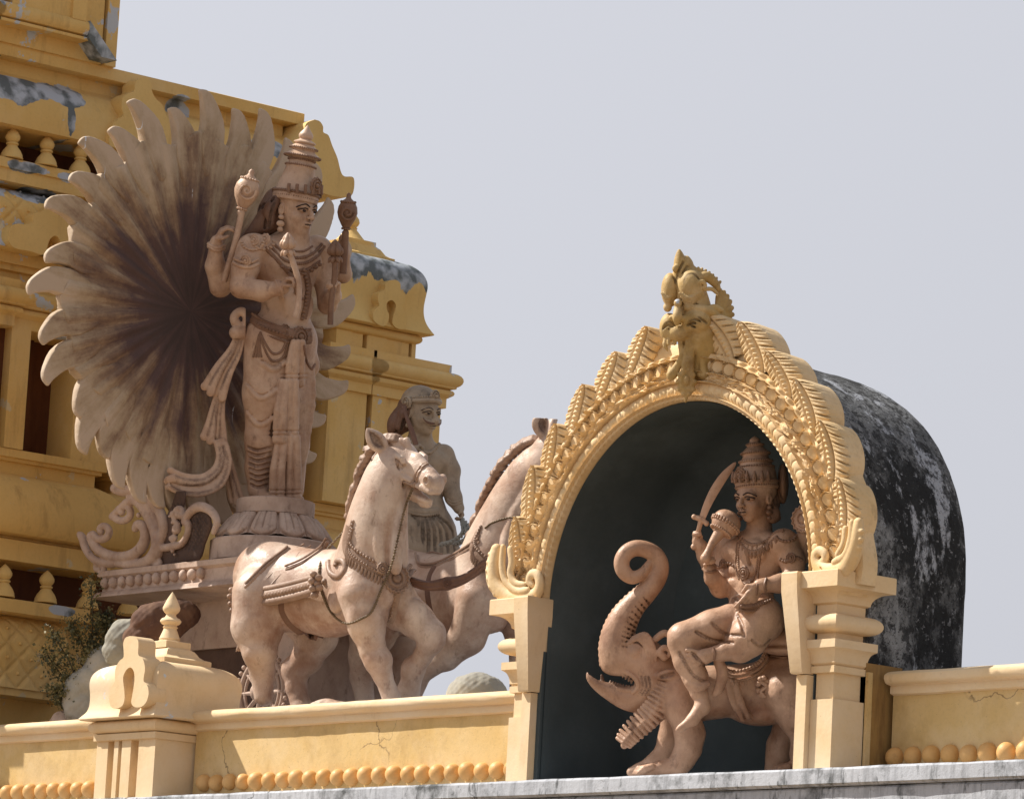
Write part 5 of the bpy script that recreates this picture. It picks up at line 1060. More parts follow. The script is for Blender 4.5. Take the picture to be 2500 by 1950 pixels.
# arms
g.ch([(612, 608, -62, 35), (600, 655, -86, 32), (590, 700, -100, 27)], 14); g.ch([(590, 702, -100, 27), (640, 712, -128, 25), (676, 706, -148, 17), (692, 704, -154, 16)], 8)
g.ch([(604, 622, -34, 30), (570, 672, -12, 27), (540, 698, -6, 26)], 14); g.ch([(538, 700, -6, 26), (526, 650, -20, 24), (528, 600, -34, 16), (530, 590, -38, 15)], 8)
g.ch([(782, 612, 66, 30), (794, 680, 60, 27), (800, 742, 44, 24)], 14); g.ch([(800, 744, 44, 23), (814, 722, 10, 19), (818, 706, -8, 14)], 8)
g.ch([(784, 614, 72, 28), (824, 652, 92, 24), (838, 668, 92, 22)], 12); g.ch([(838, 668, 92, 21), (838, 620, 76, 17), (838, 598, 70, 14)], 8)
hand_(g, (692, 704, -156), (0.55, -0.74, -0.35), (0.75, 0.3, -0.5), (-0.3, -0.8, 0.2), 54, 1.1)
hand_(g, (531, 588, -40), (0.45, -0.86, -0.2), (0.85, 0.45, 0.1), (0.2, -0.2, -1), 56, 0.8)
hand_(g, (820, 712, -8), (-0.05, -0.8, -0.5), (-0.5, 0.3, -0.8), (-1, 0, 0), 50, 1.15)
hand_(g, (838, 598, 68), (0.05, -0.95, -0.2), (0.3, 0, -1), (-1, 0, 0), 38, 1.1)
# garment
g.ch([(655, 830, -30, 62), (648, 960, -32, 53), (640, 1075, -30, 40), (634, 1140, -28, 33), (631, 1190, -26, 27)], 20); g.ch([(718, 836, 22, 58), (716, 970, 14, 47), (712, 1085, 10, 40), (710, 1195, 8, 32)], 20)
g.ch([(688, 850, -8, 56), (684, 980, -12, 48), (676, 1080, -10, 34)], 24)
g.auto = False
for (a, b, c_) in (((604, 935), (640, 965), (692, 930)), ((604, 1000), (636, 1030), (684, 1000)), ((640, 880), (670, 895), (700, 872))):
    q = cast(g, spline([a, b, c_], 12), 0); g.ch([np.r_[p+np.array((0, 0, 1)), 3.4] for p in q], 3, op='s'); g.ch([np.r_[p+np.array([0, 6, 2]), 4.5] for p in q], 6)
g.auto = True
for k_ in range(8):
    y_ = 1090+k_*13; q = cast(g, spline([(606+k_*1.0, y_), (630, y_+7), (662-k_, y_)], 10), 0); g.ch([np.r_[p, 3.0] for p in q], 3, op='s')
for (x0_, x1_, ya_, yb_, dz_) in ((700, 742, 835, 935, -62), (670, 728, 930, 1072, -66), (658, 736, 1065, 1216, -58)):
    nn = 3 if x1_-x0_ < 50 else 4
    for i in range(nn):
        t_ = (i+.5)/nn; x_ = x0_+(x1_-x0_)*t_; xm = (x0_+x1_)/2
        g.ch([(xm+(x_-xm)*.75+6, ya_, dz_-18+26*(t_-.5)**2, 8), (x_, (ya_+yb_)/2, dz_-12+20*(t_-.5)-6*(i%2), 9.5), (x_-2, yb_-8, dz_-4+20*(t_-.5)-8*(i%2), 11), (x_-2, yb_, dz_-4+20*(t_-.5)-8*(i%2), 11)], 1.2)
    for yy in (yb_-12, yb_-22): g.fn((x0_-14, yy-4, dz_-60), (x1_+14, yy+4, dz_+40), lambda X, Y, Z, yy=yy: 3.0*np.exp(-((Y-yy)/2.0)**2)+0*X+0*Z)
g.ch([(742, 850, 0, 12), (758, 950, -4, 13), (746, 1060, -6, 12), (736, 1120, -6, 8)], 4, sq=(0, 0, 1), f=.6, n=12); g.ch([(752, 845, 20, 13), (766, 890, 16, 14), (756, 920, 12, 10)], 4, n=8)
for y0_, y1_ in ((860, 1060), (1060, 1196)): g.ch([(680-8*(y0_>1000), y0_, -66 if y0_<1000 else -48, 5), (664, y1_, -62 if y0_<1000 else -50, 7)], 4, op='s', n=6)
# feet
for fx, fy, fz, e in ((632, 1200, -28, 1), (706, 1204, 2, 1)):
    g.ch([(fx, fy-4, fz, 22), (fx+10, fy+10, fz-18, 15), (fx+24, fy+15, fz-40, 12)], 8)
    for i in range(5): b = np.array((fx+24, fy+16, fz-40))+rt_*(10-5.2*i); g.cap(b, b+f_*(14-1.6*i)+np.array((0, 3, 0)), 4.4-.3*i, 3.8-.3*i, 1.2)
g.brush([(752, 660, -30, 24), (760, 720, -20, 24), (752, 770, -20, 20)], .6); g.brush([(664, 830, 20, 24), (672, 950, 10, 20), (668, 1080, 0, 16), (662, 1180, -10, 14)], .8); g.brush([(640, 680, -60, 16), (670, 690, -60, 12)], .6); g.brush([(590, 720, -90, 16), (640, 730, -110, 12)], .55); g.brush([(540, 720, -10, 18), (520, 690, -10, 14)], .5); g.brush([(700, 560, -10, 14), (716, 580, -20, 16)], .6); g.brush([(660, 655, -62, 5), (690, 668, -66, 5), (720, 664, -66, 4)], .6)
g.mesh(GF, 'body', M['stone'], god)
o = Orn(GF); o.eyes(fat, 58); o.build('painted_features', M['paintline'], god)
# crown: turned tiers
LC = float(np.linalg.norm(cv)); o = Orn(GF)
o.lathe(ca, cv, [(r_, t_*LC) for t_, r_ in ((-.10, 50), (-.08, 56), (.03, 57), (.05, 54), (.06, 51), (.20, 45), (.38, 35), (.40, 37), (.43, 38), (.445, 36), (.45, 32), (.52, 30), (.53, 34), (.545, 45), (.56, 45), (.575, 41), (.60, 34), (.63, 28), (.64, 28), (.655, 35), (.67, 35), (.685, 31), (.715, 24), (.725, 22), (.74, 27), (.755, 27), (.77, 22), (.79, 15), (.80, 14), (.815, 17), (.85, 18), (.88, 16), (.93, 9), (.99, 2), (1.0, 0))])
o.build('crown', M['stone'], god)
o = Orn(GF); nx = unit(cv); 
def ringp(t, r, ofs=0, n=40):
    c_ = ca+cv*t; u = unit(np.cross(nx, (0, 0, 1))); v = np.cross(nx, u); return [c_+r*(math.cos(a)*u+math.sin(a)*v) for a in np.linspace(0, 2*math.pi, n)]
for t_, r_, b_, n_ in ((.03, 56, 4.2, 60), (-.03, 54, 3, 60), (.42, 37, 3, 44), (.55, 44, 3.2, 50), (.50, 33, 2.6, 40), (.665, 34, 2.6, 40)): o = Orn(GF); o.beads(ringp(t_, r_), b_, n_); o.build('crown_band', M['stone_d'], god)
o = Orn(GF)
o3 = Orn(GF)
for k_ in range(9):
    for j_ in (1, -1):
        o3.cord([ca+cv*t_+(52-47*t_)*(math.cos(j_*(k_*.7+t_*4))*unit(np.cross(nx, (0, 0, 1)))+math.sin(j_*(k_*.7+t_*4))*np.cross(nx, unit(np.cross(nx, (0, 0, 1))))) for t_ in np.linspace(.1, .39, 9)], 1.6, 14, 5)
o3.build('crown_lattice', M['stone'], god)
med = fat(0, .98, .86); o.disc(med+np.array([3, -6, -2]), fd, 20, 8, n=28)
o2 = Orn(GF); o2.disc(fat(.78, .78, .35), (-.4, 0, -.9), 17, 7, n=22); o2.build('rosette', M['stone_d'], god)
for k_ in range(8):
    a = -1.25+k_*.36; p = fat(0, .80, 0)+ (fd*math.cos(a)+np.cross(fd, (0, 1, 0))*math.sin(a))*58; o.cord([p+np.array((0, 4, 0)), p+np.array((0, -10, 0))*1.0, p+np.array((1, -17, 2))], 4.5, 6, 7)
o.build('diadem', M['stone_d'], god)
# jewellery
o = Orn(GF)
for L_, r_, n_ in (([(672, 600), (700, 625), (735, 630), (765, 618), (786, 596)], 4, 34), ([(664, 606), (695, 636), (738, 644), (772, 628), (792, 602)], 4, 36), ([(656, 612), (690, 650), (742, 660), (780, 638)], 3.4, 34), ([(690, 596), (712, 612), (740, 614), (762, 602)], 3.2, 26)):
    o.beads(smooth_z(cast(g, spline(L_, 24), 1)), r_, n_)
for i in range(9): 
    p = cast(g, [spline([(690, 652), (740, 668), (780, 646)], 9)[i]], 2)[0]; o.ball(p, (5, 8, 5), 8, 6)
o.cord(smooth_z(cast(g, spline([(648, 606), (690, 650), (724, 690)], 14), 1)), 5, 20)
bnd = smooth_z(cast(g, spline([(742, 660), (750, 700), (746, 740), (738, 778)], 16), 1)); o.cord(bnd, 9, 24, 8, .4, flat=(0, 0, 1)); o.beads(bnd+np.array([-9, 0, 0]), 2.6, 30); o.beads(bnd+np.array([9, 0, 1]), 2.6, 30); o.beads(bnd+np.array([0, 0, -5]), 5, 14)
lp = smooth_z(cast(g, spline([(722, 660), (718, 700), (728, 728), (742, 730)], 16), 1)); o.cord(lp, 3, 24)
o.build('necklace', M['stone_d'], god)
o = Orn(GF)
for c_, n_ in (((622, 600), 11), ((648, 598), 9)):
    for i in range(n_):
        a = math.pi*(.05+.9*i/(n_-1)); p = cast(g, [(c_[0]+26*math.cos(a)-4, c_[1]+22*math.sin(a)-10)], 2)[0]; o.ball(p, (5, 6, 4), 8, 6)
    p = cast(g, [(c_[0], c_[1]-12)], 2)[0]; o.disc(p, (-.5, -.3, -.8), 15, 5, n=20)
o.build('epaulette', M['stone'], god); o = Orn(GF)
for i in range(13):
    p = cast(g, [spline([(574, 644), (590, 652), (612, 654), (630, 646)], 13)[i]], 2)[0]; o.ball(p, (5, 7, 5), 8, 6); o.ball(p+np.array((0, -11, 0)), (4, 4, 4), 7, 5)
p = cast(g, [(602, 638)], 3)[0]; o.disc(p, (-.4, 0, -.9), 14, 7, n=20); o.build('armlet', M['stone'], god)
o = Orn(GF)
for dxx in (0, 6): o.cord(smooth_z(cast(g, spline([(674+dxx, 688), (681+dxx, 706), (684+dxx, 726)], 10), 1)), 5, 14)
o.build('bracelet', M['stone'], god); o = Orn(GF)
for dxx in (0, 6): o.cord(smooth_z(cast(g, spline([(510, 596+dxx), (530, 606+dxx), (549, 600+dxx)], 10), 1)), 5, 14)
o.build('bracelet', M['stone'], god)
for ear_ in (fat(.84, -.40, 0), fat(-.84, -.40, 0)): o = Orn(GF); o.ball(ear_, (6, 8, 6)); o.ball(ear_+np.array((-2, 16, 0)), (8, 11, 8)); o.ball(ear_+np.array((-3, 30, 0)), (7, 8, 7)); o.build('earring', M['stone'], god)
o = Orn(GF); bp1 = smooth_z(cast(g, spline([(616, 782), (640, 797), (680, 812), (720, 822), (758, 820)], 26), 1)); o.cord(bp1, 18, 34, 8, .35, flat=(.3, 0, 1)); o.beads(bp1+np.array([0, -16, -3]), 3.4, 44); o.beads(bp1+np.array([0, 16, -3]), 3.4, 44); o.beads(bp1+np.array([0, 0, -6]), 4.5, 22)
o.disc(cast(g, [(730, 822)], 4)[0], f_, 25, 10, n=30); o.disc(cast(g, [(694, 806)], 4)[0], f_, 15, 8, n=22)
for L_ in ([(636, 812), (644, 846), (664, 880), (690, 872), (702, 840)], [(636, 812), (648, 838), (666, 862), (686, 858), (698, 836)], [(742, 845), (748, 880), (760, 900), (768, 890)]): o.beads(smooth_z(cast(g, spline(L_, 22), 1)), 3.4, 36)
for k_ in range(4): o.cord(smooth_z(cast(g, spline([(634, 815), (630-4+3*k_, 845), (618+7*k_, 872)], 8), 1)), 3.2, 10)
o.build('belt', M['stone_d'], god)
# staffs with conch heads and lotus buds
def staff(name, pts, r, bud=None, conch=None, mat='stone'):
    o = Orn(GF); o.cord(pts, r, 20, 10)
    if bud is not None:
        b = np.array(bud, float)
        for j_, (rr_, zz_, nn_, tl) in enumerate(((13, 0, 6, 30), (9, -6, 5, 40))):
            for i in range(nn_):
                a = 2*math.pi*i/nn_+j_*.5; q = np.array((math.cos(a), 0, math.sin(a)))
                o.cord([b+q*3, b+q*rr_+np.array((0, -tl*.35, 0)), b+q*rr_*.8+np.array((0, -tl*.7, 0)), b+q*1+np.array((0, -tl, 0))], 5, 10, 8) if False else o.cord([np.r_[b+q*3, 3], np.r_[b+q*rr_+np.array((0, -tl*.35, 0)), 8], np.r_[b+q*rr_*.7+np.array((0, -tl*.7, 0)), 6], np.r_[b+np.array((0, -tl, 0)), 1.5]], 5, 10, 8)
        for i in range(6):
            a = 2*math.pi*i/6; q = np.array((math.cos(a), 0, math.sin(a))); o.cord([np.r_[b+q*4+np.array((0, 2, 0)), 4], np.r_[b+q*12+np.array((0, 8, 0)), 6], np.r_[b+q*17+np.array((0, 16, 0)), 2]], 4, 8, 7)
    if conch is not None:
        c_ = np.array(conch[0], float); ax_ = unit(np.array(conch[1], float)-c_); L_ = np.linalg.norm(np.array(conch[1], float)-c_); V = []
        prof = [(.25, 0), (.33, .06), (.22, .12), (.5, .22), (.85, .38), (1.0, .52), (.93, .66), (.72, .76), (.5, .82), (.3, .86), (.22, .9), (.24, .95), (.1, 1)]
        u = unit(np.cross(ax_, (0, 0, 1))); v = np.cross(ax_, u); nn_ = 22; Fc = []
        for a_, t_ in prof:
            for i in range(nn_): q = 2*math.pi*i/nn_; V.append(GF.w(c_+ax_*L_*t_+conch[2]*a_*(math.cos(q)*u+math.sin(q)*v)))
        for i in range(len(prof)-1):
            for j in range(nn_): A = i*nn_+j; B = i*nn_+(j+1) % nn_; Fc.append((A, B, B+nn_, A+nn_))
        o.m.add(V, Fc)
        for s__ in (1, -1):
            q = [c_+ax_*L_*.52+v*conch[2]*(-.98 if v[2] > 0 else .98)+ (np.array((math.cos(a), math.sin(a), 0))*(conch[2]*.75*(1-t_))) for t_, a in zip(np.linspace(0, 1, 24), np.linspace(0, 11, 24))]
        o.cord(q, 3.2, 50, 7); o.beads(ringp_at(c_+ax_*L_*.78, ax_, conch[2]*.68), 3.4, 20); o.beads(ringp_at(c_+ax_*L_*.14, ax_, conch[2]*.36), 3, 14)
    return o.build(name, M[mat], god)
def ringp_at(c_, ax_, r, n=30):
    u = unit(np.cross(ax_, (0, 0, 1))); v = np.cross(ax_, u); return [c_+r*(math.cos(a)*u+math.sin(a)*v) for a in np.linspace(0, 2*math.pi, n)]
staff('conch_staff', [(548, 688, -62), (562, 640, -66), (580, 575, -66), (592, 515, -62)], 8, None, ((588, 528, -62), (617, 416, -58), 31))
staff('conch_staff', [(838, 668, 40), (842, 610, 38), (844, 565, 34)], 9, None, ((844, 572, 34), (853, 470, 30), 25), 'stone_d')
staff('lotus_staff', [(720, 775, -190), (728, 740, -188), (728, 690, -184), (714, 640, -182), (702, 612, -180)], 7, (703, 612, -178))
staff('lotus_staff', [(806, 793, -38), (808, 740, -36), (816, 680, -36), (818, 625, -36)], 7.5, (818, 626, -36), None, 'stone_d')
# sash
sh = SDF((400, 740, -140), (600, 1240, 90), 2.2)
def rib(L_, k=2, n=30, f=.42): sh.ch(L_, k, sq=(0.25, 0, 1), f=f, n=n)
rib([(596, 802, -40, 11), (577, 790, -44, 11), (573, 772, -44, 10), (590, 760, -44, 10), (603, 774, -44, 10), (600, 800, -42, 11)], f=.9)
rib([(602, 812, -46, 15), (576, 812, -50, 16)], f=.8)
def cloth(pts, w0, w1, nf, k=1.0):
    """a hanging strip with nf pleats that spread from w0 to w1, its end wavy"""
    q = spline(pts, 26)
    for j in range(nf):
        t = (j+.5)/nf-.5; L_ = []
        for i, p in enumerate(q):
            a = i/25; w = w0+(w1-w0)*a**1.3; d = q[min(i+1, 25)]-q[max(i-1, 0)]; nn_ = unit((d[1], -d[0], 0)); L_.append(np.r_[p[:3]+nn_*w*t+np.array((0, 0, (-5 if j % 2 else 3)*a)), w/nf*.62+1.5])
        L_[-1][:3] += np.array((0, 5 if j % 2 else -3, 0)); sh.ch(L_, k, sq=(0.25, 0, 1), f=.5)
        if j: sh.brush([np.r_[p[:3]+unit((q[min(i+1, 25)]-q[max(i-1, 0)])[[1, 0, 2]]*np.array((1, -1, 0)))*(w0+(w1-w0)*(i/25)**1.3)*(j/nf-.5)+np.array((0, 0, -6)), 3] for i, p in list(enumerate(q))[2::3]], .8, 'line', 4)
cloth([(588, 818, -50), (572, 860, -46), (545, 905, -42), (522, 955, -38)], 24, 62, 4)
cloth([(538, 962, -32), (530, 1005, -32), (526, 1040, -30), (522, 1070, -30)], 26, 62, 4)
cloth([(544, 1076, -26), (554, 1120, -26), (566, 1170, -26), (578, 1222, -26)], 18, 34, 3)
cloth([(536, 1076, -42), (544, 1110, -48), (534, 1146, -54), (500, 1172, -60), (455, 1174, -64), (414, 1162, -66)], 26, 40, 3)
cloth([(548, 1084, -46), (556, 1130, -52), (536, 1180, -60), (486, 1200, -66), (436, 1192, -68), (412, 1178, -68)], 18, 16, 2)
sh.mesh(GF, 'sash', M['stone'], god)
# ------------------------------------------------------------------ charioteer
VF = Frame(1040, 1150, P(1040, 1150, Y=2.40))
drv = thing('charioteer_statue', P(1040, 1330, Y=2.40), 'moustached charioteer statue in a close cap behind the front horse head', 'statue')
v = SDF((900, 920, -150), (1200, 1400, 170), 2.0)
fdv = unit((0.70, 0.04, -0.71)); fv = unit((0.55, 0, -0.83)); rv = unit((-0.83, 0, -0.55)); AV = np.stack([rv, (0, 1, 0), fv])
vat = face_(v, (1030, 1008, -12), fdv, (0.04, -1, 0.05), 104)
v.ell((1024, 982, -2), (46, 42, 46), 6)
hv = SDF((930, 950, -90), (1030, 1080, 80), 1.8); hv.ell((1004, 1000, 12), (34, 36, 40), 6); hv.ch([(990, 1000, -10, 20), (968, 1030, -8, 20), (958, 1052, -4, 11)], 6, n=8); hv.ch([(996, 990, 6, 24), (984, 1034, 10, 22), (974, 1050, 8, 14)], 6); hv.ch([(1002, 980, -30, 12), (986, 1010, -36, 14), (976, 1040, -30, 12)], 4)
for k_ in range(7): hv.ch([(1008-9*k_, 985+5*k_, -52+11*k_, 3.2), (994-8*k_, 1018+4*k_, -54+11*k_, 3.2), (986-7*k_, 1056+k_, -44+10*k_, 3.2)], 1.5, op='s', n=7)
hv.mesh(VF, 'hair', M['hair'], drv)
for e in (-1, 1): v.ch([np.r_[vat(.02*e, -.46, .93), 4], np.r_[vat(.22*e, -.47, .86), 6], np.r_[vat(.44*e, -.38, .72), 5], np.r_[vat(.58*e, -.24, .62), 2.5]], 2, n=9)
v.ell(vat(0, -.36, .95), (9, 7, 9), 3)
v.ch([(1026, 1050, 0, 28), (1026, 1085, 4, 32)], 10)
v.ell((1020, 1130, 8), (82, 62, 46), 14, ax=AV); v.ell((1026, 1190, 6), (58, 60, 44), 24, ax=AV); v.ell((1030, 1235, 4), (56, 40, 46), 16, ax=AV)
for e in (-1, 1): v.ell(np.array((1024, 1130, 8))+rv*32*e+fv*30, (34, 26, 18), 10, ax=AV)
v.ch([(952, 1104, -30, 28), (946, 1160, -50, 26), (952, 1190, -60, 24)], 12); v.ch([(952, 1190, -60, 24), (995, 1156, -80, 19), (1028, 1126, -90, 15)], 8)
hand_(v, (1030, 1122, -92), (-0.30, -0.92, -0.1), (-0.5, 0.2, -0.8), (-0.8, -0.3, 0.2), 56, 1.0)
v.ch([(1082, 1112, 40, 29), (1096, 1150, 36, 27), (1096, 1178, 26, 25)], 12); v.ch([(1096, 1178, 26, 25), (1108, 1215, 0, 20), (1120, 1240, -14, 14)], 8)
hand_(v, (1121, 1242, -15), (0.35, 0.9, -0.2), (-0.7, 0.3, -0.4), (0, 0, -1), 36, 1.0)
v.ch([(1030, 1258, 0, 58), (1040, 1300, -6, 76), (1046, 1350, -6, 86)], 14, sq=fv, f=.7)
for k_ in range(9): x_ = 988+14*k_; q = cast(v, spline([(1010+7*k_, 1255), (x_+2, 1290), (x_-6+2*k_, 1345)], 10), 0); v.ch([np.r_[p, 3.5] for p in q], 3, op='s')
v.ch([(970, 1260, -40, 18), (985, 1290, -60, 30), (1000, 1340, -64, 34)], 12)
v.mesh(VF, 'body', M['driver'], drv)
o = Orn(VF); o.eyes(vat, 44, .7); o.build('painted_features', M['paintline'], drv)
for e in (-1, 1): o = Orn(VF); o.cord([np.r_[vat(.02*e, -.44, .98), 2.5], np.r_[vat(.20*e, -.48, .95), 3.8], np.r_[vat(.40*e, -.44, .85), 3.2], np.r_[vat(.54*e, -.34, .75), 2], np.r_[vat(.60*e, -.24, .70), 1]], 4, 16); o.build('moustache', M['hair'], drv)
o = Orn(VF); bp2 = smooth_z(cast(v, spline([(985, 1238), (1010, 1246), (1040, 1250), (1072, 1246)], 18), 1)); o.cord(bp2, 9, 24, 8, .4, flat=(0, 0, 1)); o.beads(bp2+np.array((0, 7, -3)), 3.6, 20); o.build('belt', M['driver'], drv); o = Orn(VF)
nl = smooth_z(cast(v, spline([(1000, 1072), (1024, 1100), (1050, 1104), (1072, 1084)], 16), 1)); o.beads(nl, 5, 22); o.beads(nl+np.array((-4, 9, 0)), 4, 22); o.build('necklace', M['driver'], drv); o = Orn(VF)
hb_ = [vat(.80, .50, -.1), vat(.62, .56, .50), vat(0, .62, .78), vat(-.62, .56, .50), vat(-.80, .50, -.1)]; o.cord(hb_, 7, 26); o.beads([p+np.array((0, -8, 0)) for p in hb_], 3, 26); o.disc(vat(0, .82, .74), fdv, 15, 8, n=20); o.disc(vat(.86, .42, -.1), (-.8, 0, -.6), 15, 8, n=18); o.disc(vat(-.86, .42, -.1), (-.8, 0, -.6), 15, 8, n=18); o.build('headband', M['driver'], drv)
for er in (vat(.84, -.42, -.05), vat(-.84, -.42, -.05)): o = Orn(VF); o.ball(er, 5); o.ball(er+np.array((0, 11, 0)), 6); o.build('earring', M['driver'], drv)
o = Orn(VF)
for t_ in (0, 6): o.cord(smooth_z(cast(v, spline([(1092, 1224-t_), (1108, 1232-t_), (1126, 1226-t_)], 8), 1)), 3.4, 12)
o.build('bracelet', M['driver'], drv)
o = Orn(VF); o.cord([(982, 990, -66, 2), (994, 1022, -84, 4.5), (1008, 1060, -104, 6.5), (1018, 1094, -116, 6)], 8, 14, 8, .5, flat=(0, 0, 1)); o.build('whip_handle', M['brown'], drv)
rp_ = MB(); a0 = VF.w((1128, 1268, -20)); 
rr0 = [a0, P(1130, 1300, Y=2.2), P(1105, 1322, Y=2.1), P(1075, 1330, Y=2.05)]; rr1 = [a0, P(1150, 1290, Y=2.2), P(1165, 1296, Y=2.15), P(1180, 1288, Y=2.1)]
for L_ in (rr0, rr1, [a0, P(1140, 1295, Y=2.2), P(1135, 1318, Y=2.1), P(1110, 1328, Y=2.05)]):
    q = spline(L_, 40)
    for s__ in (0, math.pi): 
        rp_.tube(np.array([p+np.array([0.012*math.cos(i*.9+s__), 0, 0.012*math.sin(i*.9+s__)]) for i, p in enumerate(q)]), 0.013, 6)
tag(rp_.build('reins', M['rope'], None, loc=tuple(a0)), 'twisted grey rope reins hanging from the lowered hand of the charioteer', 'reins')
# ------------------------------------------------------------------ elephant-headed beast in the niche
KF = Frame(1720, 1600, P(1720, 1600, Y=0.50))
bst = thing('mythical_beast_statue', P(1740, 1880, Y=0.50), 'elephant-trunked beast statue with curled trunk and open jaws inside the niche', 'beast statue')
k = SDF((1420, 1310, -150), (2010, 1900, 150), 2.0)
TR = [(1512, 1612, -6, 46), (1506, 1580, -8, 42), (1510, 1545, -8, 38), (1524, 1510, -8, 34), (1548, 1476, -8, 28), (1578, 1446, -8, 24), (1602, 1415, -8, 22), (1612, 1385, -8, 20), (1603, 1358, -10, 19), (1580, 1342, -14, 18), (1552, 1338, -18, 17.5), (1529, 1350, -22, 17), (1518, 1372, -24, 16.5), (1524, 1396, -24, 16), (1544, 1410, -22, 14), (1566, 1402, -20, 12), (1580, 1386, -18, 9), (1586, 1374, -18, 6)]
k.ch(TR, 6, n=70)
for i in range(26):   # ridge down the trunk's outer side
    q = spline(TR[:9], 27)[i]; nq = spline(TR[:9], 27)[i+1]; d = unit(nq[:3]-q[:3]); n_ = np.array((d[1], -d[0], 0)); n_ = n_ if n_[0] < 0 else -n_; k.ell(q[:3]+n_*(q[3]*.98), (5, 5, 7), 2)
for i in range(11):
    q = spline(TR[1:6], 12)[i]; nq = spline(TR[1:6], 12)[i+1]; d = unit(nq[:3]-q[:3]); n_ = np.array((-d[1], d[0], 0)); n_ = n_ if n_[0] > 0 else -n_
    k.ch([np.r_[q[:3]+n_*q[3]*1.0+np.array((0, 0, -4)), 3], np.r_[q[:3]+n_*q[3]*.86+np.array((0, -2, -q[3]*.52)), 3], np.r_[q[:3]+n_*q[3]*.60+np.array((0, -3, -q[3]*.80)), 2.6], np.r_[q[:3]+n_*q[3]*.3+np.array((0, -4, -q[3]*.95)), 1.5]], 1.5, op='s')
# head, jaws
k.ell((1575, 1670, 0), (52, 52, 46), 14); k.ell((1572, 1600, 0), (46, 46, 44), 20); k.ell((1600, 1640, 0), (50, 60, 44), 20); k.ch([(1515, 1615, -2, 44), (1560, 1625, 0, 46)], 14)
k.ch([(1570, 1706, 0, 34), (1530, 1700, 0, 30), (1490, 1684, 0, 22), (1462, 1668, 0, 16), (1446, 1654, 0, 11), (1440, 1644, 0, 6)], 8, n=16)
k.ch([(1445, 1640, 0, 9), (1480, 1656, 0, 13), (1510, 1660, 0, 15), (1536, 1662, 0, 16), (1546, 1668, 0, 12)], 4, op='s', n=14, sq=(0, 0, 1), f=2.6)
for zt_ in (-20,): 
    k.ch([(1462, 1664, -9, 5), (1490, 1672, zt_+4, 5), (1520, 1682, zt_-6, 5.5), (1545, 1684, zt_-12, 5)], 2.5, n=12)
    for i in range(9): q = spline([(1490, 1668, -14), (1515, 1676, -22), (1543, 1680, -30)], 9)[i]; k.cap(q, q+np.array((1, -7, 0)), 4.2, 2.6, 1)
    for i in range(7): q = spline([(1500, 1632, -34), (1522, 1645, -40), (1543, 1660, -38)], 7)[i]; k.cap(q, q+np.array((-1, 7, 0)), 4.0, 2.4, 1)
k.cap((1471, 1662, -6), (1469, 1648, -6), 5.5, 3.5, 2); k.cap((1496, 1600, -30), (1491, 1618, -34), 9, 5, 3); k.cap((1503, 1622, -32), (1506, 1636, -34), 5, 3, 2)
k.ch([(1502, 1628, -38, 5), (1528, 1638, -44, 5.5), (1552, 1656, -46, 5.5), (1558, 1676, -44, 5), (1545, 1690, -38, 4)], 3, n=14)
for i in range(3): k.ch([(1566+9*i, 1652, -46, 2.2), (1570+9*i, 1676, -48, 2.2), (1558+9*i, 1696, -42, 2.2)], 2, op='s', n=8)
k.ell((1549, 1592, -40), (15, 16, 13), 2); k.ell((1549, 1592, -40), (24, 24, 8), 3); 
for i in range(4): k.ch([(1534+4*i, 1570-5*i, -42, 4), (1560+6*i, 1560-4*i, -46, 5.5), (1580+6*i, 1588-2*i, -44, 5), (1578+8*i, 1622-4*i, -42, 4)], 1.8, n=12)
k.ch([(1600, 1560, -36, 8), (1622, 1545, -38, 8), (1638, 1552, -36, 6)], 3, n=10); k.ch(spline(np.array([(1622, 1604, -44, 9), (1612, 1592, -46, 8), (1622, 1580, -44, 7), (1636, 1588, -42, 6), (1632, 1602, -42, 4)]), 16), 2)
k.ch([(1606, 1650, -46, 8), (1632, 1646, -56, 12), (1652, 1640, -54, 5)], 3, n=8, sq=(0, 0, 1), f=.7); k.ch([(1614, 1652, -58, 4), (1632, 1648, -66, 6), (1646, 1643, -60, 3)], 2, op='s', n=8)
# ribbed beard collar
for i in range(17):
    q = spline([(1630, 1672, -40), (1614, 1706, -44), (1594, 1740, -44), (1566, 1768, -40), (1536, 1796, -34), (1520, 1818, -28)], 17)[i]; nq = spline([(1630, 1672, -40), (1614, 1706, -44), (1594, 1740, -44), (1566, 1768, -40), (1536, 1796, -34), (1520, 1818, -28)], 34)[min(33, 2*i+1)]
    d = unit(nq-q); n_ = np.array((d[1], -d[0], 0)); w_ = 12+24*math.sin(math.pi*(.14+.74*i/16)); k.ch([np.r_[q+n_*w_*.6, 8], np.r_[q+np.array((0, 0, -12)), 9], np.r_[q-n_*w_*.8, 7]], 1.0, sq=d, f=.70)
k.ch([(1622, 1680, -14, 30), (1600, 1730, -16, 30), (1560, 1775, -12, 22), (1524, 1818, -10, 9)], 6, n=14)
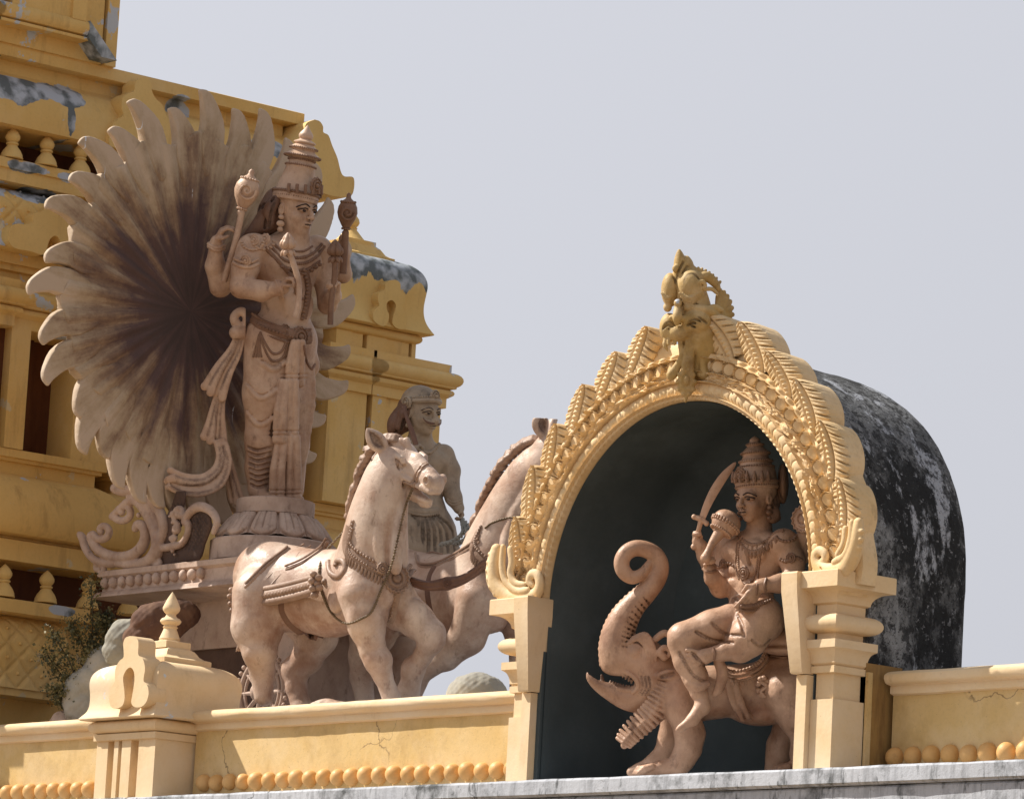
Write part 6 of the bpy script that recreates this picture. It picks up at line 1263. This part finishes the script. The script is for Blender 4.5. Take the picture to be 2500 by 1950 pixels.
# body and legs
FB = unit((-1, 0.05, -0.22)); SB = np.array((FB[2], 0, -FB[0]))
k.ell((1668, 1700, -6), (56, 74, 66), 16); k.ell((1730, 1690, 4), (76, 66, 66), 30); k.ell((1810, 1684, 16), (86, 64, 66), 30); k.ell((1900, 1672, 30), (80, 76, 66), 26); k.ell((1945, 1690, 24), (52, 62, 60), 20)
k.ell((1664, 1715, -48), (40, 62, 26), 14); k.ell((1925, 1680, -18), (64, 74, 34), 34); k.ell((1855, 1745, 6), (60, 26, 50), 24)
k.ch([(1668, 1730, -46, 40), (1684, 1790, -54, 36), (1680, 1826, -56, 31), (1666, 1852, -58, 28), (1654, 1870, -62, 25)], 12); k.ch([(1656, 1868, -62, 24), (1610, 1874, -66, 20), (1576, 1880, -68, 13)], 8)
for i in range(4): k.ch([(1592-3*i, 1868, -84+12*i, 9), (1574-4*i, 1874, -86+12*i, 9.5), (1562-3*i, 1882, -86+12*i, 7)], 2.5); k.cap((1562-3*i, 1881, -86+12*i), (1554-3*i, 1886, -86+12*i), 4.5, 2.5, 1.5)
k.ch([(1650, 1740, 50, 38), (1640, 1800, 56, 33), (1622, 1846, 58, 28), (1600, 1862, 56, 24), (1560, 1878, 54, 14), (1540, 1884, 54, 12)], 12)
k.ch([(1925, 1690, -30, 66), (1950, 1745, -40, 52), (1966, 1795, -44, 36), (1958, 1838, -46, 30), (1968, 1866, -46, 26)], 14); k.ch([(1966, 1866, -46, 24), (1936, 1872, -56, 18), (1906, 1876, -60, 13)], 8)
for i in range(4): k.ch([(1922-3*i, 1868, -74+11*i, 9), (1904-4*i, 1874, -76+11*i, 9), (1894-3*i, 1881, -76+11*i, 6)], 2.5)
k.ch([(1940, 1700, 60, 56), (1930, 1770, 66, 40), (1906, 1820, 68, 33), (1902, 1850, 66, 32), (1890, 1876, 62, 24)], 12)
for i in range(6): k.ch([(1776+15*i, 1722-3*i, -70, 2.6), (1786+15*i, 1752, -56, 2.6), (1796+13*i, 1768, -34, 2.2)], 3, op='s', n=8)
k.ch([(1778, 1660, -66, 9), (1790, 1710, -72, 9), (1812, 1752, -54, 8)], 2, n=10, sq=(0, 0, 1), f=.6); k.ch([(1792, 1660, -66, 8), (1806, 1708, -72, 8), (1830, 1750, -54, 7)], 2, n=10, sq=(0, 0, 1), f=.6)
k.brush([(1700, 1752, -20, 40), (1790, 1752, -30, 44), (1860, 1750, -30, 30)], .9); k.brush([(1700, 1800, -30, 26), (1706, 1850, -40, 24)], .6); k.brush([(1500, 1700, -10, 18), (1545, 1722, -20, 22)], .5); k.brush([(1550, 1500, -30, 12), (1600, 1440, -20, 10), (1612, 1390, -20, 8)], .5); k.brush([(1905, 1780, 60, 40), (1900, 1850, 60, 30)], .7); k.brush([(1600, 1620, -44, 16), (1606, 1650, -44, 14)], .6)
k.mesh(KF, 'body', M['rider'], bst)
o = Orn(KF); 
for L_, n_ in (([(1762, 1640), (1790, 1660), (1830, 1654), (1862, 1634), (1876, 1600), (1872, 1566)], 40),): 
    q = smooth_z(cast(k, spline(L_, 30), 3)); o.beads(q, 4.2, 46); o.cord(q+np.array((-3, -10, -2)), 4, 40); q2 = q+np.array((-6, -22, -3)); o.beads(q2, 5, 26)
    for i in range(34): p = spline(q, 34)[i]; o.cord([p+np.array((2, 3, 0)), p+np.array((5, 13, 0))], 3.2, 3, 6)
q = smooth_z(cast(k, spline([(1884, 1600), (1910, 1606), (1940, 1600), (1964, 1590)], 18), 2)); o.cord(q, 4, 24)
for i in range(20): p = spline(q, 20)[i]; o.cord([p, p+np.array((1, 13, -2))], 3.4, 3, 6)
o.build('saddle_cloth_trim', M['rider'], bst)
cu = SDF((1860, 1500, -90), (2000, 1620, 60), 2.2); cu.ell((1925, 1562, -16), (56, 34, 56), 6); cu.ell((1925, 1585, -16), (64, 16, 62), 4); cu.mesh(KF, 'saddle_cushion', M['rider'], bst)
o = Orn(KF); pz = cast(k, [(1862, 1680)], 0)[0]
for a in range(9): o.ball(pz+np.array((12*math.cos(a*.7), -4+22*math.sin(a*.7), -4)), (8, 8, 7))
o.cord([pz+np.array((-6, -18, -8)), pz+np.array((8, -6, -10)), pz+np.array((-6, 6, -10)), pz+np.array((6, 20, -8))], 5, 14); o.build('lion_mask', M['rider'], bst)
# ------------------------------------------------------------------ rider
RF = Frame(1800, 1400, P(1800, 1400, Y=0.50))
rid = thing('rider_statue', P(1800, 1580, Y=0.50), 'crowned statue with curved sword and mace riding the beast inside the niche', 'statue')
r = SDF((1630, 1050, -170), (1985, 1800, 150), 2.0)
fr_ = unit((-0.72, 0.02, -0.69)); rr2 = unit((-0.69, 0, 0.72)); AR_ = np.stack([rr2, (0, 1, 0), fr_])
fdr = unit((-0.66, 0.05, -0.75)); rat = face_(r, (1842, 1216, -18), fdr, (0.03, -1, 0.05), 112)
hq = SDF((1840, 1120, -90), (1945, 1300, 90), 1.8); hq.ell((1874, 1222, 14), (32, 42, 42), 8); hq.ch([(1878, 1236, -20, 16), (1892, 1256, -20, 13), (1886, 1268, -24, 9), (1900, 1264, -16, 7)], 4, n=12); hq.ell((1912, 1180, 20), (14, 50, 40), 4)
for k_ in range(5): hq.ch([(1862+9*k_, 1196, -40+8*k_, 3), (1874+9*k_, 1226, -42+9*k_, 3), (1880+8*k_, 1256, -38+9*k_, 3)], 1.5, op='s', n=7)
hq.mesh(RF, 'hair', M['rider_d'], rid)
ra = np.array((1848, 1184, -10)); rb = np.array((1843, 1064, 2)); rv_ = rb-ra
r.cap(ra-rv_*.06, ra+rv_*.2, 49, 44, 3)
r.ch([(1852, 1262, -6, 30), (1854, 1290, 0, 32)], 10)
r.ell((1846, 1352, 0), (92, 64, 50), 10, ax=AR_); r.ell((1838, 1405, 0), (66, 62, 46), 26, ax=AR_); r.ell((1832, 1455, 0), (62, 46, 46), 22, ax=AR_); r.ell((1846, 1505, 10), (78, 46, 62), 20, ax=AR_)
for e in (-1, 1): r.ell(np.array((1842, 1346, 0))+rr2*38*e+fr_*36, (38, 30, 18), 8, ax=AR_); r.ell(np.array((1838, 1392, 0))+rr2*24*e+fr_*38, (22, 16, 12), 5, ax=AR_); r.ell(np.array((1834, 1424, 0))+rr2*22*e+fr_*38, (20, 15, 10), 5, ax=AR_)
r.cap(np.array((1842, 1335, 0))+fr_*56, np.array((1832, 1450, 0))+fr_*52, 2.5, 2.5, 5, 's')
# arms
LS = np.array((1846, 1326, 0))-rr2*96; RS = np.array((1846, 1326, 0))+rr2*92
r.ell(LS, (36, 34, 32), 14); r.ell(RS, (34, 32, 30), 14)
r.ch([np.r_[LS, 32], (1934, 1370, -78, 30), (1938, 1408, -90, 25)], 12); r.ch([(1938, 1412, -90, 26), (1900, 1424, -118, 22), (1862, 1428, -128, 16), (1852, 1428, -130, 14)], 8)
r.ch([np.r_[RS, 30], (1772, 1390, 40, 27), (1760, 1432, 14, 25)], 12); r.ch([(1758, 1434, 12, 25), (1740, 1410, -20, 20), (1732, 1388, -34, 15)], 8)
r.ch([np.r_[RS+np.array((0, 4, 16)), 28], (1736, 1380, 66, 22), (1722, 1356, 60, 20), (1710, 1332, 50, 15), (1702, 1320, 46, 13)], 10)
r.ch([np.r_[LS+np.array((0, 4, 20)), 28], (1958, 1350, -40, 24), (1966, 1310, -60, 18), (1962, 1290, -70, 14)], 10)
hand_(r, (1852, 1430, -130), (-0.55, 0.78, -0.2), (-0.4, -0.1, 0.6), (-0.6, -0.4, -0.5), 66, 0.18)
hand_(r, (1732, 1388, -36), (-0.05, -0.95, -0.15), (0.4, 0, -0.9), (-1, 0, 0), 44, 1.3)
hand_(r, (1702, 1320, 44), (-0.1, -0.95, -0.1), (0.2, 0, -1), (1, 0, 0), 36, 1.25)
# legs
r.ch([(1820, 1512, -40, 52), (1740, 1535, -62, 46), (1672, 1556, -76, 40)], 14); r.ch([(1668, 1560, -76, 40), (1682, 1610, -80, 36), (1698, 1650, -82, 30), (1706, 1686, -84, 22)], 10)
r.ch([(1708, 1684, -84, 19), (1714, 1705, -86, 17), (1716, 1722, -90, 20)], 6); r.ch([(1716, 1718, -90, 19), (1692, 1752, -104, 15), (1664, 1772, -110, 9), (1656, 1776, -112, 6)], 6)
r.ch([(1858, 1512, -30, 58), (1856, 1508, -80, 54), (1826, 1556, -104, 46), (1806, 1580, -106, 36)], 12); r.ch([(1808, 1578, -106, 32), (1770, 1588, -112, 22), (1748, 1592, -114, 16)], 8)
r.ch([(1748, 1590, -114, 16), (1720, 1600, -116, 18), (1700, 1604, -116, 14)], 6)
for i in range(5): r.ch([(1706, 1590+7*i, -120+2*i, 6.2-.5*i), (1690, 1586+9.5*i, -122+2*i, 5.6-.5*i), (1678+3*i, 1584+11*i, -122+2*i, 4.8-.4*i)], 1.6)
for (a, b, c_) in (((1700, 1540), (1740, 1560), (1790, 1566)), ((1740, 1520), (1770, 1545), (1810, 1548)), ((1690, 1590), (1720, 1620), (1740, 1630)), ((1660, 1590), (1690, 1640), (1720, 1660)), ((1836, 1560), (1860, 1575), (1880, 1560)), ((1800, 1500), (1812, 1525), (1816, 1550))):
    q = cast(r, spline([a, b, c_], 12), 0); r.ch([np.r_[p, 3] for p in q], 4, op='s')
r.ch([(1684, 1660, -100, 10), (1706, 1674, -106, 10), (1728, 1666, -104, 8)], 3, n=8); r.ch([(1752, 1606, -96, 12), (1764, 1640, -98, 14), (1756, 1676, -96, 12), (1746, 1690, -96, 8)], 3, n=10)
r.ch([(1800, 1470, -40, 20), (1806, 1520, -92, 16), (1790, 1560, -112, 14)], 4, n=10)
r.brush([(1846, 1330, -50, 3), (1838, 1390, -54, 3), (1832, 1450, -50, 3)], .6, 'line', 4); r.brush([(1790, 1400, 0, 22), (1800, 1450, 0, 22)], .6); r.brush([(1740, 1580, -60, 26), (1800, 1600, -80, 26)], .6); r.brush([(1900, 1440, -100, 14), (1940, 1440, -80, 18)], .6); r.brush([(1816, 1352, -56, 6), (1840, 1366, -60, 5), (1870, 1362, -54, 6)], .5)
r.mesh(RF, 'body', M['rider'], rid)
o = Orn(RF); o.eyes(rat, 56); o.build('painted_features', M['paintline'], rid)
o = Orn(RF); LC2 = float(np.linalg.norm(rv_)); o.lathe(ra, rv_, [(r_, t_*LC2) for t_, r_ in ((-.10, 48), (-.08, 52), (.05, 54), (.08, 51), (.30, 47), (.36, 44), (.38, 40), (.44, 39), (.46, 42), (.49, 42), (.51, 36), (.58, 31), (.62, 33), (.64, 36), (.66, 36), (.70, 29), (.78, 19), (.81, 22), (.84, 21), (.87, 13), (.92, 13), (.96, 8), (1.0, 0))]); o.build('crown', M['rider'], rid)
o = Orn(RF)
o.cord([(1696, 1328, 42, 6), (1704, 1300, 34, 6), (1712, 1268, 26, 7)], 6, 10); o.ball((1694, 1334, 42), 8); o.cord([(1696, 1262, 28, 6), (1710, 1266, 26, 8), (1724, 1276, 24, 6)], 6, 10); o.ball((1695, 1261, 28), 7); o.ball((1725, 1277, 24), 7)
o.cord([(1713, 1268, 26, 8), (1728, 1230, 24, 10.5), (1746, 1195, 22, 12), (1768, 1162, 18, 11), (1790, 1136, 14, 6), (1797, 1128, 13, 1.5)], 8, 26, 10, .28, flat=(0.2, 0, 1)); o.build('sword', M['rider'], rid)
o = Orn(RF); o.cord([(1724, 1360, -58, 13), (1730, 1345, -54, 9), (1742, 1322, -46, 11), (1756, 1302, -40, 15), (1758, 1298, -39, 18)], 9, 16, 12); o.ball((1723, 1362, -60), 13)
mp = np.array((1758, 1300, -38)); mv = np.array((28, -42, 12.0)); mv /= np.linalg.norm(mv)
for t_, rr_ in ((0, 20), (6, 26), (16, 33), (30, 36), (44, 31), (54, 20), (60, 8)): pass
o.cord([np.r_[mp+mv*t_, rr_] for t_, rr_ in ((0, 18), (6, 27), (18, 34), (32, 36), (46, 31), (56, 19), (61, 4))], 20, 24, 22)
for t_, rr_ in ((4, 27), (22, 36), (27, 37)): o.beads(ringp_at(mp+mv*t_, mv, rr_), 3.4, 30)
o.build('mace', M['rider'], rid)
o = Orn(RF); o.disc((1962, 1268, -84), (-.55, -.1, -.85), 34, 10, n=32); o.build('round_shield', M['rider'], rid)
o = Orn(RF)
for t_, r_, b_, n_ in ((-.04, 51, 3.4, 54), (.06, 53, 3, 54), (.36, 44, 3, 44), (.475, 40, 3.2, 44), (.64, 35, 2.8, 40), (.82, 21, 2.4, 26)): o = Orn(RF); o.beads(ringp_at(ra+rv_*t_, unit(rv_), r_), b_, n_); o.build('crown_band', M['rider_d'], rid)
o = Orn(RF)
o.disc(rat(0, .88, .80)+np.array((-1, -10, 0)), fdr, 17, 8, n=22)
for k_ in range(9):
    a = -1.4+k_*.36; p = rat(0, .74, 0)+(fdr*math.cos(a)+np.cross(fdr, (0, 1, 0))*math.sin(a))*51; o.cord([np.r_[p+np.array((0, 2, 0)), 5], np.r_[p+np.array((0, -14, 0)), 5.5], np.r_[p+np.array((0, -26, 0)), 2]], 4.5, 8, 7); o.ball(p+fdr*3+np.array((0, -8, 0)), 4)
o.build('diadem', M['rider_d'], rid)
for er in (rat(.84, -.42, 0), rat(-.84, -.42, 0)): o = Orn(RF); o.ball(er, 6); o.ball(er+np.array((0, 13, 0)), (6, 10, 6)); o.ball(er+np.array((0, 26, 0)), (5, 6, 5)); o.build('earring', M['rider_d'], rid)
o = Orn(RF)
for L_, r_, n_ in (([(1800, 1302), (1822, 1324), (1842, 1330), (1868, 1322), (1892, 1302), (1910, 1296)], 5, 26), ([(1800, 1312), (1820, 1338), (1838, 1346), (1866, 1336), (1894, 1312)], 4.4, 24)): 
    q = smooth_z(cast(r, spline(L_, 22), 1)); o.beads(q, r_, n_)
    for i in range(12): p = spline(q, 12)[i]; o.cord([np.r_[p, 4], np.r_[p+np.array((0, 9, -1)), 5], np.r_[p+np.array((0, 17, 0)), 1.5]], 3, 6, 6)
o.cord([np.r_[p, 5] for p in smooth_z(cast(r, spline([(1824, 1340), (1826, 1362), (1830, 1378)], 8), 2))], 5, 10); 
for L_ in ([(1808, 1320), (1802, 1360), (1806, 1395), (1814, 1420), (1826, 1424), (1840, 1410), (1848, 1380), (1850, 1345)], [(1800, 1326), (1796, 1380), (1804, 1412)], [(1860, 1335), (1852, 1380), (1848, 1430), (1846, 1450)]): o.beads(smooth_z(cast(r, spline(L_, 30), 1)), 3.1, 50)
o.disc(cast(r, [(1816, 1398)], 1)[0], (-.6, 0, -.8), 17, 4, n=22)
o.build('necklace', M['rider_d'], rid); o = Orn(RF)
q = smooth_z(cast(r, spline([(1790, 1462), (1810, 1478), (1840, 1478), (1880, 1464)], 18), 1)); o.cord(q, 10, 24, 8, .4, flat=(0, 0, 1)); o.beads(q+np.array((0, 0, -5)), 4.4, 22); o.beads(q+np.array((0, 10, -3)), 3.4, 24); o.build('belt', M['rider_d'], rid)
for (cx__, cy__) in ((1930, 1366), (1768, 1380)):
    o = Orn(RF)
    for i in range(9): p = cast(r, [(cx__-24+6*i, cy__+5*math.sin(i*.8))], 1)[0]; o.ball(p, (5, 7, 5), 8, 6)
    o.disc(cast(r, [(cx__, cy__-4)], 2)[0], (-.4, -.1, -.9), 13, 6, n=18); o.build('armlet', M['rider_d'], rid)
o = Orn(RF)
for i in range(9): a = math.pi*(.1+.8*i/8); p = cast(r, [(1918+24*math.cos(a), 1306+16*math.sin(a))], 2)[0]; o.ball(p, (5, 6, 4), 8, 6)
o.build('epaulette', M['rider_d'], rid)
for nm_, wr in (('bracelet', ((1716, 1388), (1732, 1396), (1748, 1392))), ('bracelet', ((1870, 1412), (1866, 1428), (1868, 1442))), ('anklet', ((1742, 1580), (1746, 1592), (1744, 1606)))): o = Orn(RF); o.cord(smooth_z(cast(r, spline(wr, 10), 1)), 4, 14); o.build(nm_, M['rider_d'], rid)
# ------------------------------------------------------------------ crest mask on top of the arch
EF = Frame(1690, 780, P(1690, 780, Y=-0.06)); c = SDF((1580, 590, -140), (1830, 1000, 160), 1.7)
def body(*a, **k_): c.ell(*a, **k_)
c.ch([(1722, 850, 16, 52), (1700, 800, 8, 44), (1690, 740, 14, 38), (1678, 690, 14, 30), (1668, 650, 10, 20)], 14, n=14); c.ell((1740, 815, 20), (40, 48, 40), 14); c.ch([(1715, 885, 10, 40), (1690, 905, 0, 26)], 12)
c.ell((1688, 700, -14), (34, 43, 34), 3); c.ell((1636, 708, 6), (22, 42, 30), 3)
for (x_, z_, q_) in ((1684, -46, 1.0), (1633, -22, .7)):
    for j_ in range(3): c.ch([(x_-24*q_+4*j_, 716+9*j_, z_+6+2*j_, 3.6), (x_-2, 728+7*j_, z_+3*j_+2, 5), (x_+22*q_-4*j_, 714+9*j_, z_+8+2*j_, 3.6)], 1.4, n=9)
    c.ell((x_-3, 750, z_+14), (11*q_+3, 12, 12), 2)
    c.ch([(x_-16*q_, 690, z_+2, 2.6), (x_-10*q_, 672, z_+6, 2.6), (x_+10*q_, 668, z_+8, 2.6), (x_+22*q_, 686, z_+10, 2.6)], 1.6, op='s', n=10)
c.ch([(1706, 678, -18, 11), (1726, 676, -14, 12), (1744, 690, -4, 10), (1754, 706, 4, 6)], 3, n=12); c.ch([(1704, 706, -38, 5), (1704, 692, -40, 5), (1716, 688, -38, 5), (1722, 698, -36, 4), (1714, 704, -36, 3)], 1.6, n=14); c.ch([(1720, 706, -30, 5), (1738, 706, -20, 5), (1750, 716, -8, 4)], 1.6, n=8)
for i in range(8): t_ = i/7; c.ch([(1690+62*t_, 664+30*t_*t_+2*math.sin(t_*3), -12+16*t_, 6), (1696+62*t_, 654+34*t_*t_, -8+16*t_, 4)], 1.2)
c.ch([(1662, 690, -16, 8), (1660, 740, -22, 6)], 3); c.ch([(1664, 690, 0, 15), (1662, 660, -2, 16), (1660, 635, 0, 13), (1658, 612, 2, 4)], 4, n=12); c.ell((1650, 656, -14), (9, 10, 8), 2); c.ch([(1676, 680, 0, 12), (1680, 650, 0, 13), (1676, 632, 2, 8)], 3, n=10)
c.ch([(1648, 690, -14, 2.5), (1656, 664, -18, 2.5), (1668, 640, -14, 2.5)], 1.5, op='s', n=8); c.ch([(1660, 690, -18, 2.5), (1668, 668, -18, 2.5), (1678, 650, -14, 2.5)], 1.5, op='s', n=8)
c.ell((1655, 740, -38), (10, 10, 10), 2); c.ch([(1654, 750, -36, 7), (1654, 772, -48, 11), (1653, 788, -46, 7)], 3, n=8); c.ell((1642, 776, -38), (10, 8, 9), 2); c.ell((1667, 778, -42), (10, 8, 9), 2)
c.ell((1698, 786, -26), (38, 32, 30), 3); c.ell((1634, 800, -2), (24, 36, 30), 3); c.ell((1660, 812, -20), (30, 22, 26), 6)
for i in range(4): c.ch([(1666+6*i, 800-3*i, -52+2*i, 2.6), (1694, 770+9*i, -60+3*i, 2.6), (1724-4*i, 788+4*i, -46+2*i, 2.6)], 1.6, op='s', n=10); c.ch([(1614+4*i, 806-2*i, -24, 2.4), (1632, 776+9*i, -34+2*i, 2.4), (1652-3*i, 790+5*i, -32, 2.4)], 1.6, op='s', n=9)
c.ch([(1700, 752, -34, 9), (1730, 758, -28, 10), (1752, 772, -16, 9)], 4, n=9)
for i in range(6): c.cap((1634+15*i, 826-1*i, -22-2*i), (1632+15*i, 840, -26), 6, 3.5, 2)
c.ch([(1628, 824, -12, 7), (1624, 842, -18, 6), (1630, 856, -18, 2)], 2, n=6)
for i in range(9):   # fan of feathers at the side
    a = -1.35+i*.27; b = np.array((1748, 768, 8)); c.ch([np.r_[b+np.array((12*math.cos(a), 14*math.sin(a), -4)), 6], np.r_[b+np.array((30*math.cos(a), 42*math.sin(a), 2)), 8], np.r_[b+np.array((40*math.cos(a), 62*math.sin(a), 6)), 6]], 1.5, n=8, sq=(0, 0, 1), f=.8)
c.ell((1748, 782, 2), (30, 26, 14), 6); c.ell((1756, 786, -18), (16, 15, 10), 2); c.ell((1758, 788, -26), (9, 9, 8), 2, 's'); c.ch([(1726, 756, -22, 7), (1744, 750, -22, 7), (1762, 758, -18, 6)], 3, n=8)
for i in range(3): c.ch([(1700+14*i, 742+5*i, -28, 2), (1712+14*i, 752+4*i, -28, 2)], 1.6, op='s')
# drop pendant
for i in range(-2, 3): c.ch([(1684+3*i, 835, -30, 6), (1682+4*i, 870, -34, 6), (1678+5*i, 905, -36, 6), (1676+6.5*i, 925, -34, 4)], 1.6, n=12)
for e in (-1, 1): c.ch([(1684+22*e, 838, -22, 7), (1690+24*e, 870, -24, 8), (1684+34*e, 900, -26, 10), (1680+40*e, 915, -26, 12), (1676+30*e, 912, -28, 6)], 3, n=16); c.ch([(1680+40*e, 908, -30, 5), (1686+40*e, 914, -34, 4), (1680+36*e, 918, -34, 3)], 1.5, n=8)
c.ell((1676, 934, -34), (22, 34, 10), 3); c.ell((1676, 930, -44), (13, 20, 5), 2, 's'); c.ell((1676, 928, -42), (8, 13, 8), 1.5); c.cap((1676, 950, -34), (1674, 980, -32), 9, 3, 4)
for i in range(10): a = i*.63; c.ell((1676+21*math.cos(a), 932+30*math.sin(a), -36), (6, 6, 7), 1.5)
c.mesh(EF, 'crest_mask', M['crest'], niche)
# ------------------------------------------------------------------ scroll ends of the arch on the pillar capitals
def volute(px_, py_, sgn, pts_list, serr):
    fr = Frame(px_, py_, P(px_, py_, Y=-0.05)); s_ = SDF((px_-110, py_-160, -160), (px_+110, py_+110, 190), 1.8)
    for L_, kk in pts_list: s_.ch([(x, y, zpl(x, px_)+dz, r_) for x, y, dz, r_ in L_], kk, sq=NRM, f=.75, n=40)
    for x, y in serr: s_.ell((x, y, zpl(x, px_)), (8, 7, 10), 3)
    s_.ch([(x, y, zpl(x, px_)+34, r_) for x, y, dz, r_ in pts_list[0][0]], 8, n=30)
    return s_.mesh(fr, 'volute', M['arch'], niche)
volute(1265, 1400, -1, [
    ([(1212, 1340, 0, 14), (1206, 1385, 0, 18), (1212, 1425, 0, 20), (1240, 1455, 0, 19), (1275, 1462, 0, 18), (1308, 1450, 0, 15), (1318, 1425, 0, 12), (1312, 1402, 0, 11), (1298, 1402, 0, 10), (1292, 1418, 0, 9), (1300, 1428, 0, 7)], 3),
    ([(1228, 1335, -10, 8), (1226, 1385, -12, 9), (1236, 1420, -12, 9), (1262, 1442, -12, 9), (1288, 1440, -12, 8)], 2),
    ([(1246, 1340, -6, 9), (1250, 1372, -8, 9), (1246, 1400, -10, 9), (1258, 1422, -10, 8), (1280, 1426, -10, 6)], 2)],
    [(1198, 1352), (1194, 1372), (1192, 1392), (1194, 1412), (1199, 1432), (1210, 1450), (1222, 1462)])
volute(2050, 1340, 1, [
    ([(2096, 1275, 0, 12), (2092, 1310, 0, 17), (2082, 1350, 0, 20), (2064, 1384, 0, 20), (2030, 1394, 0, 19), (2000, 1384, 0, 16), (1990, 1360, 0, 12), (2000, 1344, 0, 11), (2014, 1352, 0, 10), (2014, 1366, 0, 8), (2006, 1368, 0, 6)], 3),
    ([(2080, 1275, -8, 8), (2076, 1320, -12, 9), (2062, 1356, -12, 9), (2036, 1372, -12, 8)], 2), ([(2064, 1290, -6, 8), (2060, 1326, -10, 8), (2044, 1354, -10, 7)], 2)],
    [(2104, 1296), (2102, 1316), (2098, 1336), (2090, 1356)])
# ------------------------------------------------------------------ roof terrace, rocks
MB().box(-8.2, -1.2, 0.58, 3.4, 3.4, 4.60).build('roof_terrace', M['ledge'], g_wall := bpy.data.objects['gateway_wall'])
def rock(px_, py_, Y, blobs, mat, label, amp=0.05, seed=0):
    fr = Frame(px_, py_, P(px_, py_, Y=Y)); b_ = np.array([(x, y, z) for x, y, z, *_ in blobs], float); rm = max(max(r_[3:]) for r_ in blobs)+16
    s_ = SDF(b_.min(0)-rm, b_.max(0)+rm, 2.4)
    for x, y, z, *r_ in blobs: s_.ell((x, y, z), r_ if len(r_) == 3 else (r_[0],)*3, 7)
    s_.fn(b_.min(0)-rm, b_.max(0)+rm, lambda X, Y_, Z: 2.2*np.sin(X*.11+seed+1.5*np.sin(Y_*.07))*np.sin(Y_*.13+seed)*np.cos(Z*.09)+1.2*np.sin(X*.31+Y_*.05)*np.sin(Y_*.27+1)*np.sin(Z*.23))
    o_ = s_.mesh(fr, 'boulder', M[mat], None, loc=tuple(fr.w((px_, max(b[1] for b in blobs)+20, 0)))); return tag(o_, label, 'boulder', 'boulders round the chariot')
rock(165, 1755, .75, [(165, 1768, 0, 46, 36, 40)], 'horse', 'low smooth pale boulder peeping over the coping at the far left', seed=1)
rock(235, 1650, .80, [(262, 1622, 0, 56, 52, 46), (236, 1668, -6, 58, 52, 46), (196, 1700, 4, 44, 62, 40), (216, 1730, -10, 60, 50, 40)], 'rock', 'tall grey-green lumpy boulder behind the left edge of the corner pier', seed=2)
rock(320, 1550, .78, [(316, 1558, 0, 58, 50, 42), (300, 1590, 4, 50, 44, 40)], 'rock', 'rounded greyish boulder above the pier trefoil, below the brown one', seed=3)
rock(395, 1525, .80, [(390, 1520, 0, 72, 52, 46), (430, 1500, 10, 60, 40, 40), (350, 1560, 0, 50, 46, 40)], 'rockbrown', 'dark brown boulder under the chariot ball frieze, left of the pier finial', seed=4)
rock(800, 1722, .72, [(800, 1735, 0, 58, 30, 40), (770, 1742, 0, 40, 20, 30)], 'horse', 'flat pale stone mound on the coping between the front horse legs', seed=5)
rock(1070, 1715, .70, [(1062, 1722, 0, 46, 26, 34)], 'horse', 'small pale stone mound beside the big dome-shaped boulder', seed=6)
rock(1165, 1690, .72, [(1165, 1706, 0, 78, 66, 60)], 'rock', 'big dome-shaped grey-green boulder on the coping next to the niche pillar', seed=7)
# ------------------------------------------------------------------ weed growing from the wall
pl = thing('weed_plant', P(190, 1720, Y=.7), 'straggly dry green weed growing up beside the grey boulder', 'plant')
PFm = Frame(200, 1600, P(200, 1600, Y=.7)); st = MB(); lf = MB(); rs = random.Random(5)
stems = [[(196, 1720, 0), (206, 1640, 4), (222, 1560, 0), (226, 1500, -4), (222, 1440, 0), (226, 1418, 0)], [(190, 1720, 0), (180, 1640, -10), (150, 1580, -14), (128, 1540, -10)], [(192, 1720, 0), (160, 1660, 12), (130, 1620, 10), (112, 1590, 8)], [(206, 1640, 4), (240, 1580, 14), (262, 1530, 20), (278, 1520, 18)], [(200, 1690, 0), (160, 1690, -16), (126, 1680, -20)], [(214, 1600, 2), (190, 1550, -8), (176, 1520, -10)], [(222, 1560, 0), (250, 1520, 6), (258, 1500, 8)], [(196, 1720, 0), (170, 1720, 10), (140, 1700, 14)], [(200, 1670, 0), (216, 1600, -14), (240, 1570, -20)]]
for L_ in stems:
    q = spline(L_, 26); st.tube(PFm.w(q), np.linspace(.009, .0025, 26), 6)
    for i in range(4, 26):
        for _ in range(22 if i > 8 else 14):
            c0 = q[i]+np.array([rs.gauss(0, 12), rs.gauss(0, 10), rs.gauss(0, 12)]); d = unit([rs.gauss(0, 1), rs.gauss(-.2, 1), rs.gauss(0, 1)]); w__ = unit(np.cross(d, [rs.gauss(0, 1), rs.gauss(0, 1), rs.gauss(0, 1)])); a = rs.uniform(4.5, 11); b__ = a*rs.uniform(.25, .45)
            lf.add([PFm.w(c0), PFm.w(c0+d*a*.5+w__*b__), PFm.w(c0+d*a), PFm.w(c0+d*a*.5-w__*b__)], [(0, 1, 2, 3)])
    for i in range(6, 25, 2):
        e_ = q[i]+np.array([rs.gauss(0, 16), rs.gauss(-8, 10), rs.gauss(0, 14)]); st.tube(PFm.w(np.array([q[i], (q[i]+e_)/2+np.array([rs.gauss(0, 3), 0, 0]), e_])), [.003, .0022, .0012], 5)
        for _ in range(6):
            c0 = e_+np.array([rs.gauss(0, 5), rs.gauss(0, 5), rs.gauss(0, 5)]); d = unit([rs.gauss(0, 1), rs.gauss(-.2, 1), rs.gauss(0, 1)]); w__ = unit(np.cross(d, [rs.gauss(0, 1), rs.gauss(0, 1), rs.gauss(0, 1)])); a = rs.uniform(3, 7); b__ = a*.35
            lf.add([PFm.w(c0), PFm.w(c0+d*a*.5+w__*b__), PFm.w(c0+d*a), PFm.w(c0+d*a*.5-w__*b__)], [(0, 1, 2, 3)])
st.build('stem', M['stem'], pl); lf.build('foliage', M['leaf'], pl, sharp=0)
